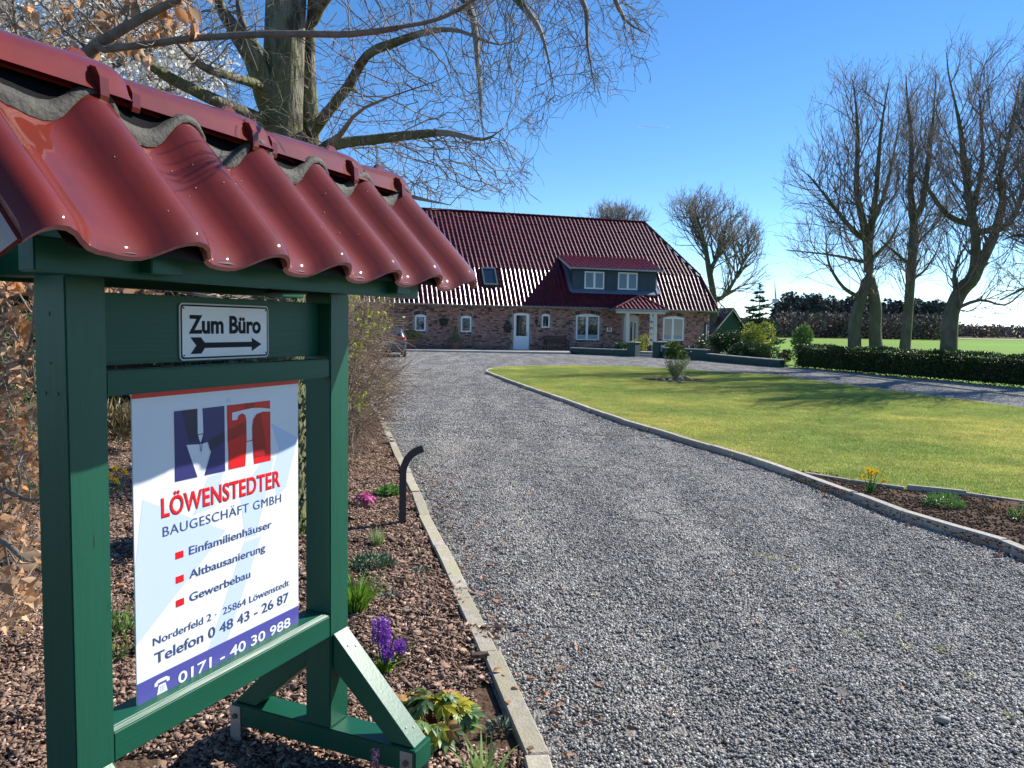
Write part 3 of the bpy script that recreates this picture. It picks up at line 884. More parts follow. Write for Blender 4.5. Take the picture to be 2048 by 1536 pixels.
def put_tile(me, name, y0, front=True, k=0):
    """local frame: x across = +y of stand, y down slope, z normal"""
    ca, sa = math.cos(SLOPE_A), math.sin(SLOPE_A)
    if front:
        X = Vector((0, 1, 0)); Y = Vector((ca, 0, -sa)); Z = Vector((sa, 0, ca)); top = Vector((0.36 - ca * S_LEN, y0, 1.851 + sa * S_LEN))
    else:
        X = Vector((0, -1, 0)); Y = Vector((-ca, 0, -sa)); Z = Vector((-sa, 0, ca)); top = Vector((-T_ - 0.36 + ca * S_LEN, y0, 1.851 + sa * S_LEN))
    o = link(name, me, SG)
    mtx = Matrix(((X.x, Y.x, Z.x, top.x), (X.y, Y.y, Z.y, top.y), (X.z, Y.z, Z.z, top.z + rng.normal(0, 0.0012)), (0, 0, 0, 1)))
    o.matrix_local = mtx @ Matrix.Rotation(rng.normal(0, 0.003), 4, 'Z')
    return o
put_tile(tv, 'roof_tile', -0.175)
for k in range(1, 6): put_tile(tm, 'roof_tile', -0.175 + COVER * k)
for k in range(6): put_tile(tm, 'roof_tile', 1.49 - COVER * k, False)
# grey wavy seal strip under the ridge, following the tiles
ca, sa = math.cos(SLOPE_A), math.sin(SLOPE_A)
pts = []
for k in range(-1, 6):
    pr = VERGE if k == 0 else PROF
    if k == -1: continue
    for (u, h) in pr[:-1]:
        if k > 0 and u < 0.0: continue
        xx = 0.055; zz = 1.851 + sa * S_LEN - (xx - (0.36 - ca * S_LEN)) * math.tan(SLOPE_A) + h / ca
        pts.append((xx, -0.175 + COVER * k + u * COVER, zz + 0.003, (0.044 - h) * 0.28 / ca))
mb = MB()
vs = []; fs = []
for p in pts:
    x, y, z, up = p
    vs += [(x + 0.012, y, z - 0.012), (x + 0.014, y, z - 0.002 + up * .6), (x + 0.008 - up * .2, y, z + 0.008 + up), (x - 0.002 - up * .2, y, z + 0.011 + up), (x - 0.03, y, 2.25), (x - 0.035, y, 2.235)]
for i in range(len(pts) - 1):
    for k in range(5): a = i * 6 + k; fs.append((a, a + 1, a + 7, a + 6))
mb.add(vs, fs); mb.m = [1 if (i % 5) >= 3 else 0 for i in range(len(fs))]
mb.build('ridge_seal', [M_seal, M_darkgap], SG, smooth=True)
# ridge tiles: tapering half barrels with a flange, lugs on the flanks and a knob on top
RZ = lambda y: 2.249 - 0.019 * (y + 0.3)
def ridge_tile(y0, y1, r0, r1):
    n = 13; mb = MB(); vs = []; fs = []
    rows = [(y0, r0 * 1.0), (y0 + 0.012, r0 * 1.03), (y0 + 0.05, r0 * 1.02), (y1 - 0.04, r1), (y1 - 0.012, r1 * 0.99), (y1, r1 * 0.96)]
    ths = [math.radians(-8 + 196 * k / (n - 1)) for k in range(n)]
    sec = [(1.13, -0.045), (1.09, -0.028)] + [(math.cos(t) * 1.0, math.sin(t) * 0.86) for t in ths[1:-1]] + [(-1.09, -0.028), (-1.13, -0.045)]
    sec = [(a, b if abs(b) > 0.06 else b) for a, b in sec]
    m_ = len(sec)
    for y, r_ in rows:
        for a, b in sec: vs.append((-0.057 + a * r_, y, RZ(y) + b * r_))
    for y, r_ in ((y0, r0), (y1, r1)):
        for a, b in sec: vs.append((-0.057 + a * r_ * 0.88, y, RZ(y) + (b - 0.10) * r_))
    for i in range(len(rows) - 1):
        for j in range(m_ - 1): q = i * m_ + j; fs.append((q, q + 1, q + m_ + 1, q + m_))
    e0 = len(rows) * m_; e1 = e0 + m_
    for j in range(m_ - 1): fs.append((j, e0 + j, e0 + j + 1, j + 1)); q = (len(rows) - 1) * m_ + j; fs.append((q, q + 1, e1 + j + 1, e1 + j)); fs.append((e0 + j, e1 + j, e1 + j + 1, e0 + j + 1))
    mb.add(vs, fs)
    o = mb.build('ridge_tile', M_glaze, SG, smooth=True)
    me = o.data
    bm = bmesh.new(); bm.from_mesh(me)
    for e in bm.edges:
        if len(e.link_faces) == 2 and e.calc_face_angle(0) > 0.5: e.smooth = False
    bm.to_mesh(me); bm.free()
    for yy, r_ in ((y0 + 0.055, r0 * 1.02), (y1 - 0.085, r1)):
        for s in (1, -1):
            l = MB(); SP_ = lambda t, o: (-0.057 + s * (r_ * math.cos(t) + o * math.cos(t)), RZ(yy) + r_ * 0.86 * math.sin(t) + o * math.sin(t))
            fl = (-0.057 + s * r_ * 1.10, RZ(yy) - 0.022 * r_ * 10)
            l.prism([fl, (fl[0] + s * 0.004, fl[1] + 0.012), SP_(rad(14), 0.017), SP_(rad(26), 0.014), SP_(rad(34), 0.001), SP_(rad(30), -0.02), SP_(rad(5), -0.02)], lambda u, v, d: (u, d, v), yy - 0.012, yy + 0.012)
            l.build('lug', M_glaze, o)
    kb = MB(); zt = RZ(y1) + r1 * 0.86
    kb.add([(-0.07, y1 - 0.10, zt - 0.006), (-0.044, y1 - 0.10, zt - 0.006), (-0.044, y1 - 0.015, zt - 0.006), (-0.07, y1 - 0.015, zt - 0.006), (-0.066, y1 - 0.075, zt + 0.018), (-0.048, y1 - 0.075, zt + 0.018), (-0.048, y1 - 0.04, zt + 0.019), (-0.066, y1 - 0.04, zt + 0.019)],
           [(0, 1, 5, 4), (1, 2, 6, 5), (2, 3, 7, 6), (3, 0, 4, 7), (4, 5, 6, 7)])
    kb.build('knob', M_glaze, o, bevel=0.004, seg=2)
for k in range(-1, 3):
    y0 = 0.115 + 0.5165 * k; y1 = y0 + 0.545
    if k == -1: y0 = -0.36
    if k == 2: y1 = 1.50
    ridge_tile(y0, y1, 0.096, 0.121)
# bird lime and specks on the tiles
M_speck = mat('white_speck', (0.5, 0.45, 0.38), rough=0.8)
mb = MB()
for i in range(48):
    y = rng.uniform(-0.3, 1.45); s = rng.uniform(0.05, 0.45)
    u = ((y + 0.175) / COVER) % 1.0; h = np.interp(u, [p[0] for p in PROF], [p[1] for p in PROF])
    if y < -0.175: continue
    c = np.array([0.36 - ca * S_LEN + ca * s + sa * h, y, 1.851 + sa * S_LEN - sa * s + ca * h]); q = rng.uniform(0.0005, 0.0014); nr = np.array([sa, 0, ca]) * 0.0016
    e1 = np.array([ca, 0, -sa]) * q; e2 = np.array([0, q, 0])
    mb.add([c + nr + math.cos(t) * e1 * 1.3 + math.sin(t) * e2 for t in np.linspace(0, 2 * PI, 6)[:-1]], [(0, 1, 2, 3, 4)])
tag(mb.build('dirt_specks', M_speck, SG), kind='stuff')

# ---------------- small direction plate and the big board
def text_mesh(body, offset=0.0, spacing=1.0):
    c = bpy.data.curves.new('t', 'FONT'); c.body = body; c.space_character = spacing
    if offset > 0: c.bevel_depth = offset; c.bevel_resolution = 0
    else: c.offset = offset
    c.resolution_u = 5
    o = bpy.data.objects.new('t', c); COL.objects.link(o)
    bpy.context.view_layer.update()
    me = bpy.data.meshes.new_from_object(o.evaluated_get(bpy.context.evaluated_depsgraph_get()))
    bpy.data.objects.remove(o); bpy.data.curves.remove(c)
    return me
_hm = text_mesh('H'); CAP = max(v.co.y for v in _hm.vertices)
def letter(body, y0, y1, z, cap, x, material, parent, off=0.0, spacing=1.0, name='lettering'):
    """text between y0 and y1 (board axis), baseline z, capital height cap, lying at x"""
    me = text_mesh(body, off, spacing)
    xs = [v.co.x for v in me.vertices]; x0, x1 = min(xs), max(xs)
    sx = (y1 - y0) / (x1 - x0); sy = cap / (CAP + 2 * off)
    for v in me.vertices:
        v.co = Vector((x + 0.0003 + v.co.z * 0.002, y0 + (v.co.x - x0) * sx, z + (v.co.y + off) * sy))
    me.materials.clear(); me.materials.append(material); me.update()
    me.name = name
    return link(name, me, parent)
def flat(polys, x, material, parent, name, d=0.0004):
    mb = MB()
    for poly in polys: mb.prism(poly, lambda u, v, dd: (x + dd, u, v), 0, d)
    return mb.build(name, material, parent)
def rrect(y0, y1, z0, z1, r, n=5):
    out = []
    for cy, cz, a0 in ((y1 - r, z1 - r, 0), (y0 + r, z1 - r, 90), (y0 + r, z0 + r, 180), (y1 - r, z0 + r, 270)):
        for k in range(n + 1): t = rad(a0 + 90 * k / n); out.append((cy + r * math.cos(t), cz + r * math.sin(t)))
    return out
# "Zum Buero" plate
PX0 = -0.051
pl = flat([rrect(0.394, 0.771, 1.577, 1.746, 0.014)], PX0, M_rim, SG, 'direction_plate', 0.004)
flat([rrect(0.3985, 0.7665, 1.5815, 1.7415, 0.011)], PX0 + 0.0041, M_black, pl, 'plate_border', 0.0003)
flat([rrect(0.4035, 0.7615, 1.5865, 1.7365, 0.008)], PX0 + 0.0045, mat('plate_white', (0.84, 0.86, 0.86), (0.78, 0.80, 0.81), scale=4, rough=0.3), pl, 'plate_face', 0.0003)
letter('Zum Büro', 0.427, 0.732, 1.6555, 0.0555, PX0 + 0.0053, M_black, pl, off=0.034)
AY, AZ = 0.433, 1.621
flat([[(0.433, 1.645), (0.474, 1.645), (0.489, 1.629), (0.489, 1.6125), (0.475, 1.596), (0.433, 1.596), (0.456, 1.6205)], [(0.489, 1.629), (0.690, 1.629), (0.690, 1.6125), (0.489, 1.6125)], [(0.690, 1.642), (0.735, 1.6205), (0.690, 1.599)]], PX0 + 0.0053, M_black, pl, 'arrow')
for yy in (0.409, 0.756):
    for zz in (1.592, 1.731):
        s_ = MB(); s_.lathe([(0, 0), (0.0, 0.001)], 3); s_ = MB()
        s_.prism([(yy + 0.0028 * math.cos(t), zz + 0.0028 * math.sin(t)) for t in np.linspace(0, 2 * PI, 9)[:-1]], lambda u, v, dd: (PX0 + 0.0049 + dd, u, v), 0, 0.0015)
        s_.build('screw', M_screw, pl)
# board
BX = -0.055
bd = MB(); bd.prism([(0.229, 0.600), (0.926, 0.600), (0.926, 1.530), (0.229, 1.530)], lambda u, v, d: (BX + d, u, v), 0, 0.004)
board = bd.build('company_board', M_white, SG)
X1 = BX + 0.0043
flat([[(0.229, 1.478), (0.926, 1.478), (0.926, 1.530), (0.229, 1.530)]], X1, M_red, board, 'red_strip')
flat([[(0.259, 1.193), (0.573, 1.032), (0.2292, 0.785), (0.2292, 1.0)],
      [(0.637, 1.135), (0.735, 1.227), (0.80, 1.235), (0.766, 1.13), (0.71, 0.985), (0.66, 0.985)],
      [(0.655, 0.975), (0.735, 0.975), (0.575, 0.6735), (0.495, 0.6735)],
      [(0.786, 1.352), (0.925, 1.285), (0.86, 1.12), (0.81, 1.09), (0.80, 1.20), (0.825, 1.26)],
      [(0.50, 1.215), (0.565, 1.222), (0.53, 1.12), (0.44, 1.11)], [(0.577, 1.443), (0.589, 1.455), (0.602, 1.440)]], X1, M_pale, board, 'watermark', 0.00006)
X2 = X1 + 0.0006
# navy half of the emblem with the trowel cut out
flat([[(0.373, 1.431), (0.461, 1.431), (0.461, 1.352), (0.4725, 1.322), (0.417, 1.327), (0.458, 1.224), (0.374, 1.224)],
      [(0.482, 1.430), (0.571, 1.430), (0.572, 1.223), (0.487, 1.224), (0.527, 1.327), (0.4725, 1.322), (0.485, 1.352)]], X2, M_navy, board, 'emblem_navy')
flat([[(0.400, 1.4305), (0.460, 1.4305), (0.460, 1.352), (0.455, 1.335), (0.430, 1.330)], [(0.500, 1.327), (0.571, 1.352), (0.571, 1.318), (0.512, 1.295)]], X2 + 0.0005, M_navydark, board, 'emblem_navy_overlap', 0.0002)
flat([[(0.4575, 1.3535), (0.4865, 1.3535), (0.4865, 1.3515), (0.4575, 1.3515)], [(0.4605, 1.3515), (0.462, 1.3515), (0.4735, 1.301), (0.4723, 1.299)], [(0.483, 1.3515), (0.4845, 1.3515), (0.4740, 1.299), (0.4728, 1.301)], [(0.459, 1.3285), (0.485, 1.3285), (0.485, 1.3270), (0.459, 1.3270)]], X2 + 0.0009, M_navydark, board, 'trowel_lines', 0.0002)
# red half with the hammer cut out
flat([[(0.583, 1.430), (0.780, 1.430), (0.780, 1.402), (0.735, 1.409), (0.69, 1.412), (0.604, 1.405), (0.583, 1.405)],
      [(0.583, 1.405), (0.604, 1.405), (0.604, 1.380), (0.628, 1.380), (0.632, 1.392), (0.648, 1.399), (0.662, 1.392), (0.667, 1.378), (0.668, 1.305), (0.661, 1.225), (0.588, 1.225)],
      [(0.781, 1.392), (0.745, 1.395), (0.715, 1.390), (0.700, 1.375), (0.695, 1.350), (0.695, 1.305), (0.703, 1.225), (0.782, 1.225)]], X2, M_red, board, 'emblem_red')
flat([[(0.660, 1.4295), (0.705, 1.4295), (0.705, 1.4125), (0.660, 1.4095)], [(0.584, 1.352), (0.667, 1.372), (0.667, 1.332), (0.584, 1.315)], [(0.696, 1.35), (0.72, 1.39), (0.735, 1.392), (0.765, 1.245), (0.7025, 1.245), (0.696, 1.305)]], X2 + 0.0005, M_reddark, board, 'emblem_red_overlap', 0.0002)
flat([[(0.668, 1.306), (0.695, 1.306), (0.695, 1.3035), (0.668, 1.3035)]], X2 + 0.0009, M_reddark, board, 'hammer_line', 0.0002)
letter('LÖWENSTEDTER', 0.322, 0.831, 1.1265, 0.0585, X2, M_red, board, off=0.030, spacing=1.04)
letter('BAUGESCHÄFT GMBH', 0.326, 0.834, 1.0715, 0.0285, X2, M_slate, board, off=0.0, spacing=1.08)
for z, s, y1 in ((0.993, 'Einfamilienhäuser', 0.786), (0.920, 'Altbausanierung', 0.753), (0.849, 'Gewerbebau', 0.681)):
    letter(s, 0.422, y1, z, 0.0255, X2, M_slate, board, off=0.012)
    flat([[(0.371, z), (0.4005, z), (0.4005, z + 0.0205), (0.371, z + 0.0205)]], X2, M_red, board, 'bullet')
letter('Norderfeld 2 ·  25864 Löwenstedt', 0.286, 0.875, 0.7635, 0.0225, X2, M_slate, board, off=0.005)
letter('Telefon 0 48 43 - 26 87', 0.290, 0.872, 0.7075, 0.0325, X2, M_slate, board, off=0.012)
flat([[(0.2292, 0.600), (0.9258, 0.600), (0.9258, 0.673), (0.2292, 0.673)]], X1, M_band, board, 'violet_band')
letter('0171 - 40 30 988', 0.373, 0.880, 0.612, 0.034, X2 + 0.0002, M_white, board, off=0.022)
flat([[(0.296, 0.613), (0.334, 0.613), (0.327, 0.640), (0.303, 0.640)], [(0.288, 0.640), (0.288, 0.650), (0.300, 0.657), (0.330, 0.657), (0.342, 0.650), (0.342, 0.640), (0.331, 0.640), (0.331, 0.647), (0.299, 0.647), (0.299, 0.640)]], X2 + 0.0002, M_white, board, 'telephone_emblem', 0.0003)
flat([[(0.308 + 0.006 * i, 0.619 + 0.006 * j), (0.3105 + 0.006 * i, 0.619 + 0.006 * j), (0.3105 + 0.006 * i, 0.6215 + 0.006 * j), (0.308 + 0.006 * i, 0.6215 + 0.006 * j)] for i in range(3) for j in range(3)], X2 + 0.0007, M_band, board, 'telephone_keys', 0.0002)
# knots and screw heads on the near post
for yy, zz in ((0.0, 1.70), (0.0, 1.59), (0.0, 1.49)):
    pass
for xx, zz, r_ in ((-0.058, 1.706, 0.005), (-0.078, 1.51, 0.005), (-0.034, 1.51, 0.005), (-0.055, 1.585, 0.003)):
    s_ = MB(); s_.prism([(xx + r_ * math.cos(t), zz + r_ * math.sin(t)) for t in np.linspace(0, 2 * PI, 9)[:-1]], lambda u, v, dd: (u, -0.0005 - dd, v), 0, 0.0012)
    s_.build('screw', M_paint, SG)
# ------------------------------------------------------------------ farmhouse (local: x along the facade, y into the house, z up)
YAW = rad(16.7)
HO = G(1040, 702)
HS = empty('farmhouse', (HO[0], HO[1], 0), YAW, 'long brick farmhouse with red tiled mansard roof, dormer and hipped porch', 'house')
HX = np.array([math.cos(YAW), math.sin(YAW), 0]); HY = np.array([-math.sin(YAW), math.cos(YAW), 0])
def H2(px, py, off=0.0):
    """picture point -> (x, z) on the plane y = off of the house"""
    p0 = HO + HY * off; d = ray(px, py); n = HY; t = (n @ (np.array([p0[0], p0[1], 0]) - EYE)) / (n @ d); q = EYE + d * t
    return float((q - HO) @ HX), float(q[2])
def HW(x, y, z=0.0): return HO * [1, 1, 0] + HX * x + HY * y + [0, 0, z]
M_brick = mat('brick', (0.42, 0.225, 0.18), rough=0.85, spec=0.2, tint=0.35, mix_tint=(0.085, 0.05, 0.052), bump=0.3, bscale=40)
M_mortar = mat('mortar', (0.38, 0.32, 0.28), (0.30, 0.25, 0.22), scale=8, rough=0.95)
M_htile = mat('house_tile', (0.115, 0.011, 0.018), (0.085, 0.009, 0.014), scale=1.2, rough=0.34, spec=0.22, coat=0.10, coat_rough=0.14, rnd=0.22, tint=0.25, world_noise=True)
M_upvc = mat('white_window_frame', (0.78, 0.80, 0.80), rough=0.35)
M_glass = mat('window_glass', (0.018, 0.030, 0.045), rough=0.02, spec=0.9, coat=0.6, coat_rough=0.02)  # bluish base colour stands in for part of the mirrored sky
M_curtain = mat('net_curtain', (0.35, 0.42, 0.42), (0.28, 0.34, 0.34), scale=20, rough=0.9, stretch=(1, 1, 0.1))
M_slatec = mat('dormer_cladding', (0.040, 0.060, 0.085), (0.032, 0.048, 0.07), scale=6, rough=0.6, stretch=(3, 3, 0.3))
M_lead = mat('lead_flashing', (0.15, 0.20, 0.27), (0.11, 0.15, 0.21), scale=6, rough=0.45, metal=0.2)
M_zinc = mat('zinc_gutter', (0.30, 0.33, 0.35), (0.24, 0.26, 0.28), scale=3, rough=0.4, metal=0.6)
M_cream = mat('cream_paint', (0.62, 0.60, 0.52), rough=0.5)
M_soffit = mat('soffit_board', (0.30, 0.28, 0.24), rough=0.7)

WX0, WX1, WH = -16.0, 13.75, 2.86
wl = MB()
wl.box(WX0, WX1, 0.0, 12.0, -0.1, 3.1)
wall = wl.build('wall', M_mortar, HS)
# openings (x0, x1, z0, z1, rise)
OPEN = {'w1': (-6.87, -6.20, 1.19, 2.17, 0.07), 'w2': (-3.95, -3.28, 1.17, 2.15, 0.07), 'door': (-0.46, 0.58, 0.02, 2.40, 0.08), 'w3': (1.44, 1.98, 1.53, 2.38, 0.07),
        'w4': (3.84, 5.49, 0.76, 2.40, 0.12), 'fd': (7.27, 8.34, 0.10, 2.40, 0.14), 'w5': (10.2, 11.78, 0.80, 2.38, 0.12)}
# bricks: every course laid as geometry; dark clinker headers sprinkled in
BV, BT, BS = [], [], []
course = 0.0825
nz_ = int(2.9 / course)
for j in range(nz_):
    z0 = 0.004 + j * course; off = [0, 0.125, 0.06, 0.19][j % 4] + rng.uniform(-0.02, 0.02)
    x = WX0 + off
    while x < WX1 - 0.05:
        l = 0.238 if rng.random() < 0.78 else 0.115
        x1 = min(x + l, WX1)
        hit = False
        for (a, b, c, d, rs) in OPEN.values():
            if x1 > a - 0.02 and x < b + 0.02 and z0 + 0.07 > c - 0.26 and z0 < d + rs + 0.22:
                # arch band above and sill band below are laid separately
                if z0 + 0.07 > c - (0.13 if c > 0.3 else 9) and z0 < d + rs + 0.02 or (z0 >= d - 0.05) or (c > 0.3 and z0 + 0.07 > c - 0.13): hit = True
        if not hit:
            BV.append((x, x1, z0, z0 + 0.069)); t = 1.0 if rng.random() < 0.15 else rng.uniform(0.0, 0.3)
            if z0 < 0.30: t = max(t, 0.55)
            BT.append(t); BS.append(rng.random())
        x = x1 + 0.012
bv = np.array(BV); n = len(bv)
pr = rng.uniform(0.010, 0.016, n)
V = np.zeros((n, 8, 3))
for i, (xi, zi) in enumerate(((0, 2), (1, 2), (1, 3), (0, 3))):
    V[:, i] = np.c_[bv[:, xi], -pr, bv[:, zi]]; V[:, i + 4] = np.c_[bv[:, xi], np.full(n, 0.002), bv[:, zi]]
k = np.arange(n)[:, None] * 8
F = np.concatenate([k + np.array([f]) for f in ((0, 1, 2, 3), (0, 4, 5, 1), (1, 5, 6, 2), (2, 6, 7, 3), (3, 7, 4, 0))])
o = link('brick_courses', np_mesh('brick_courses', V.reshape(-1, 3), F, M_brick, shade=np.tile(BS, 5), tint=np.tile(BT, 5)), wall)
tag(o, kind='stuff')
def arch_pts(x0, x1, z, rise, n=8):
    return [(x0 + (x1 - x0) * i / n, z + rise * (1 - (2 * i / n - 1) ** 2)) for i in range(n + 1)]
def soldier(x0, x1, z, rise, h, name, fan=True):
    Vs, Fs, sh, ti = [], [], [], []
    nb = max(4, int(round((x1 - x0 + 0.06) / 0.077)))
    for i in range(nb):
        a = x0 - 0.03 + (x1 - x0 + 0.06) * i / nb; b = x0 - 0.03 + (x1 - x0 + 0.06) * (i + 1) / nb - 0.010
        za = z + rise * (1 - (2 * (a - x0) / (x1 - x0) - 1) ** 2); zb = z + rise * (1 - (2 * (b - x0) / (x1 - x0) - 1) ** 2)
        cx = (x0 + x1) / 2; sp = 0.10 if fan else 0
        q = [(a, za), (b, zb), (b + (b - cx) * sp, zb + h), (a + (a - cx) * sp, za + h)]
        m_ = len(Vs) * 8
        Vs.append([(u, -0.016, w) for u, w in q] + [(u, 0.002, w) for u, w in q])
        Fs += [[m_ + v for v in f] for f in ((0, 1, 2, 3), (0, 4, 5, 1), (1, 5, 6, 2), (2, 6, 7, 3), (3, 7, 4, 0))]
        t = 0.9 if rng.random() < 0.45 else 0.25; ti += [t] * 5; sh += [rng.random()] * 5
    o = link(name, np_mesh(name, np.array(Vs).reshape(-1, 3), Fs, M_brick, shade=sh, tint=ti), wall); return tag(o, kind='stuff')
FRM = lambda u, v, d: (u, d, v)
def opening(key, kind):
    x0, x1, z0, z1, rise = OPEN[key]
    w = 0.085 if x1 - x0 < 1 else 0.10
    y0, y1 = -0.006, 0.03
    ztop = z1 - 0.10
    mb = MB()
    mb.prism([(x0, z0), (x0 + w, z0), (x0 + w, ztop), (x0, ztop)], FRM, y0 - 0.02, y1)
    mb.prism([(x1 - w, z0), (x1, z0), (x1, ztop), (x1 - w, ztop)], FRM, y0 - 0.02, y1)
    mb.prism([(x0, ztop), (x1, ztop)] + arch_pts(x0, x1, z1 - rise * 0.2, rise)[::-1], FRM, y0 - 0.02, y1)
    soldier(x0, x1, z1 + 0.005, rise, 0.21, 'brick_arch')
    if kind == 'window':
        mb.prism([(x0 + w, z0), (x1 - w, z0), (x1 - w, z0 + 0.09), (x0 + w, z0 + 0.09)], FRM, y0 - 0.02, y1)
        cols = [(x0 + w, x1 - w)]
        if x1 - x0 > 1:
            c = x0 + (x1 - x0) * 0.465
            mb.prism([(c - 0.085, z0 + 0.09), (c + 0.085, z0 + 0.09), (c + 0.085, ztop), (c - 0.085, ztop)], FRM, y0 - 0.028, y1)
            cols = [(x0 + w, c - 0.085), (c + 0.085, x1 - w)]
        fr = mb.build('window', M_upvc, HS, bevel=0.006)
        for a, b in cols:
            p = MB(); p.add([(a - .002, -0.021, z0 + .088), (b + .002, -0.021, z0 + .088), (b + .002, -0.003, ztop + .002), (a - .002, -0.003, ztop + .002)], [(0, 1, 2, 3)]); p.build('pane', M_glass, fr)
        if x1 - x0 > 1:
            for a, b in cols:
                p = MB(); p.box(a + 0.01, b - 0.01, -0.0245, -0.0215, z0 + 0.10, z0 + 0.10 + 0.26); p.build('net_curtain', M_curtain, fr)
        soldier(x0, x1, z0 - 0.13, 0, 0.12, 'brick_sill', False)
        return fr
    return mb
for k_ in ('w1', 'w2', 'w3', 'w4', 'w5'): opening(k_, 'window')
# back door: glass above a panel
mb = opening('door', 'door'); x0, x1, z0, z1, rs = OPEN['door']
mb.prism([(x0 + 0.085, z0), (x1 - 0.085, z0), (x1 - 0.085, z0 + 0.07), (x0 + 0.085, z0 + 0.07)], FRM, -0.02, 0.03)
dr = mb.build('back_door', M_upvc, HS, bevel=0.006); tag(dr, 'white door with a tall glass light over a plain panel')
p = MB(); p.box(x0 + 0.09, x1 - 0.09, -0.012, 0.02, z0 + 0.07, 0.98); p.box(x0 + 0.09, x0 + 0.17, -0.014, 0.02, 0.98, z1 - 0.1); p.box(x1 - 0.19, x1 - 0.09, -0.014, 0.02, 0.98, z1 - 0.1); lf_ = p.build('door_leaf', M_upvc, dr, bevel=0.004)
p = MB(); p.box(x0 + 0.21, x1 - 0.23, -0.017, -0.012, 0.16, 0.86); p.build('door_panel', M_upvc, dr, bevel=0.004)
p = MB(); p.add([(x0 + .165, -.013, .975), (x1 - .185, -.013, .975), (x1 - .185, -.004, z1 - .1), (x0 + .165, -.004, z1 - .1)], [(0, 1, 2, 3)]); p.build('pane', M_glass, dr)
p = MB(); p.box(x1 - 0.16, x1 - 0.12, -0.035, -0.014, 0.98, 1.25); p.box(x1 - 0.25, x1 - 0.12, -0.06, -0.04, 1.08, 1.10); p.build('door_handle', M_galv, dr)
# front door: arched, with glass strips and a side light
mb = opening('fd', 'door'); x0, x1, z0, z1, rs = OPEN['fd']
fd = mb.build('front_door', M_cream, HS, bevel=0.006); tag(fd, 'cream arched front door with three narrow glass strips')
p = MB(); p.box(x0 + 0.10, x1 - 0.10, -0.012, 0.02, z0, z1 - 0.1); p.build('door_leaf', M_cream, fd)
for a, b in ((7.52, 7.66), (7.76, 7.90), (8.04, 8.16)):
    p = MB(); p.box(a, b, -0.018, -0.012, 0.55, 1.95 if a > 7.9 else 2.02); p.build('pane', M_glass, fd)
p = MB(); p.box(7.44, 7.465, -0.06, -0.02, 0.8, 1.4); p.build('door_handle', M_galv, fd)
# tall recess window near the right end of the facade
p = MB(); p.box(13.36, 13.62, -0.03, 0.02, 0.55, 2.05); r_ = p.build('wall_recess', mat('recess_dark', (0.03, 0.035, 0.05), rough=0.6), HS)
p = MB(); p.box(13.50, 13.58, -0.055, 0.0, 0.55, 1.95); p.build('side_window_frame', M_upvc, HS)
# soffit, fascia, gutter
p = MB(); p.box(-16.3, 14.05, -0.50, 0.0, 2.80, 2.86); p.build('soffit', M_soffit, HS)
gt = MB(); n_g = 9
vs = []; fs = []
for x in (-16.4, 14.18):
    for k in range(n_g): t = PI + PI * k / (n_g - 1); vs.append((x, -0.60 + 0.075 * math.cos(t), 2.90 + 0.075 * math.sin(t)))
fs = [(k, k + 1, n_g + k + 1, n_g + k) for k in range(n_g - 1)] + [tuple(range(n_g)), tuple(range(n_g, 2 * n_g))]
gt.add(vs, fs); gt.box(-16.4, 14.18, -0.53, -0.50, 2.80, 2.93); gt.build('gutter', M_zinc, HS)

# roof ------------------------------------------------------------
E0 = np.array([0, -0.50, 2.90]); K0 = np.array([0, 1.25, 5.38]); R0 = np.array([0, 5.55, 9.50])
RXL = -16.6
def edgeR(y, z=None):
    """right limit of the roof at depth y (front half)"""
    if y <= K0[1]: return 14.15 + (13.60 - 14.15) * (y - E0[1]) / (K0[1] - E0[1])
    return 13.60 + (11.25 - 13.60) * (y - K0[1]) / (R0[1] - K0[1])
rf = MB()
kb_, eb = (12.0 - 1.25 - 0.9, 5.38), (11.6, 2.9)
vs = [(RXL, -0.5, 2.88), (14.15, -0.5, 2.88), (RXL, 1.25, 5.34), (13.6, 1.25, 5.34), (RXL, 5.55, 9.45), (11.25, 5.55, 9.45), (13.6, 9.85, 5.34), (RXL, 9.85, 5.34), (14.15, 11.6, 2.88), (RXL, 11.6, 2.88)]
fs = [(0, 1, 3, 2), (2, 3, 5, 4), (3, 6, 5), (1, 8, 6, 3), (4, 5, 6, 7), (7, 6, 8, 9), (0, 2, 4, 7, 9)]
rf.add(vs, fs); roof = rf.build('roof', mat('roof_underlay', (0.045, 0.012, 0.014), rough=0.7), HS)
TC = 0.30
HPROF = [(0, 0.0), (0.10, -0.006), (0.38, -0.006), (0.52, 0.020), (0.64, 0.042), (0.76, 0.046), (0.88, 0.032), (1.03, 0.006)]
def htile(name, length):
    vs = []; fs = []
    for (y, lift) in ((0, 0.0), (length, 0.020)):
        for u, h in HPROF: vs.append((u * TC, y, h + lift))
    n_ = len(HPROF)
    for u, h in HPROF: vs.append((u * TC, length, h - 0.012))
    for u, h in HPROF: vs.append((u * TC, length, h + 0.020))
    for j in range(n_ - 1): fs += [(j, n_ + j, n_ + j + 1, j + 1), (3 * n_ + j, 2 * n_ + j, 2 * n_ + j + 1, 3 * n_ + j + 1)]
    vs2 = np.array(vs); fs2 = np.array(fs)
    fs2 = fs2[:, ::-1]
    return vs2, fs2
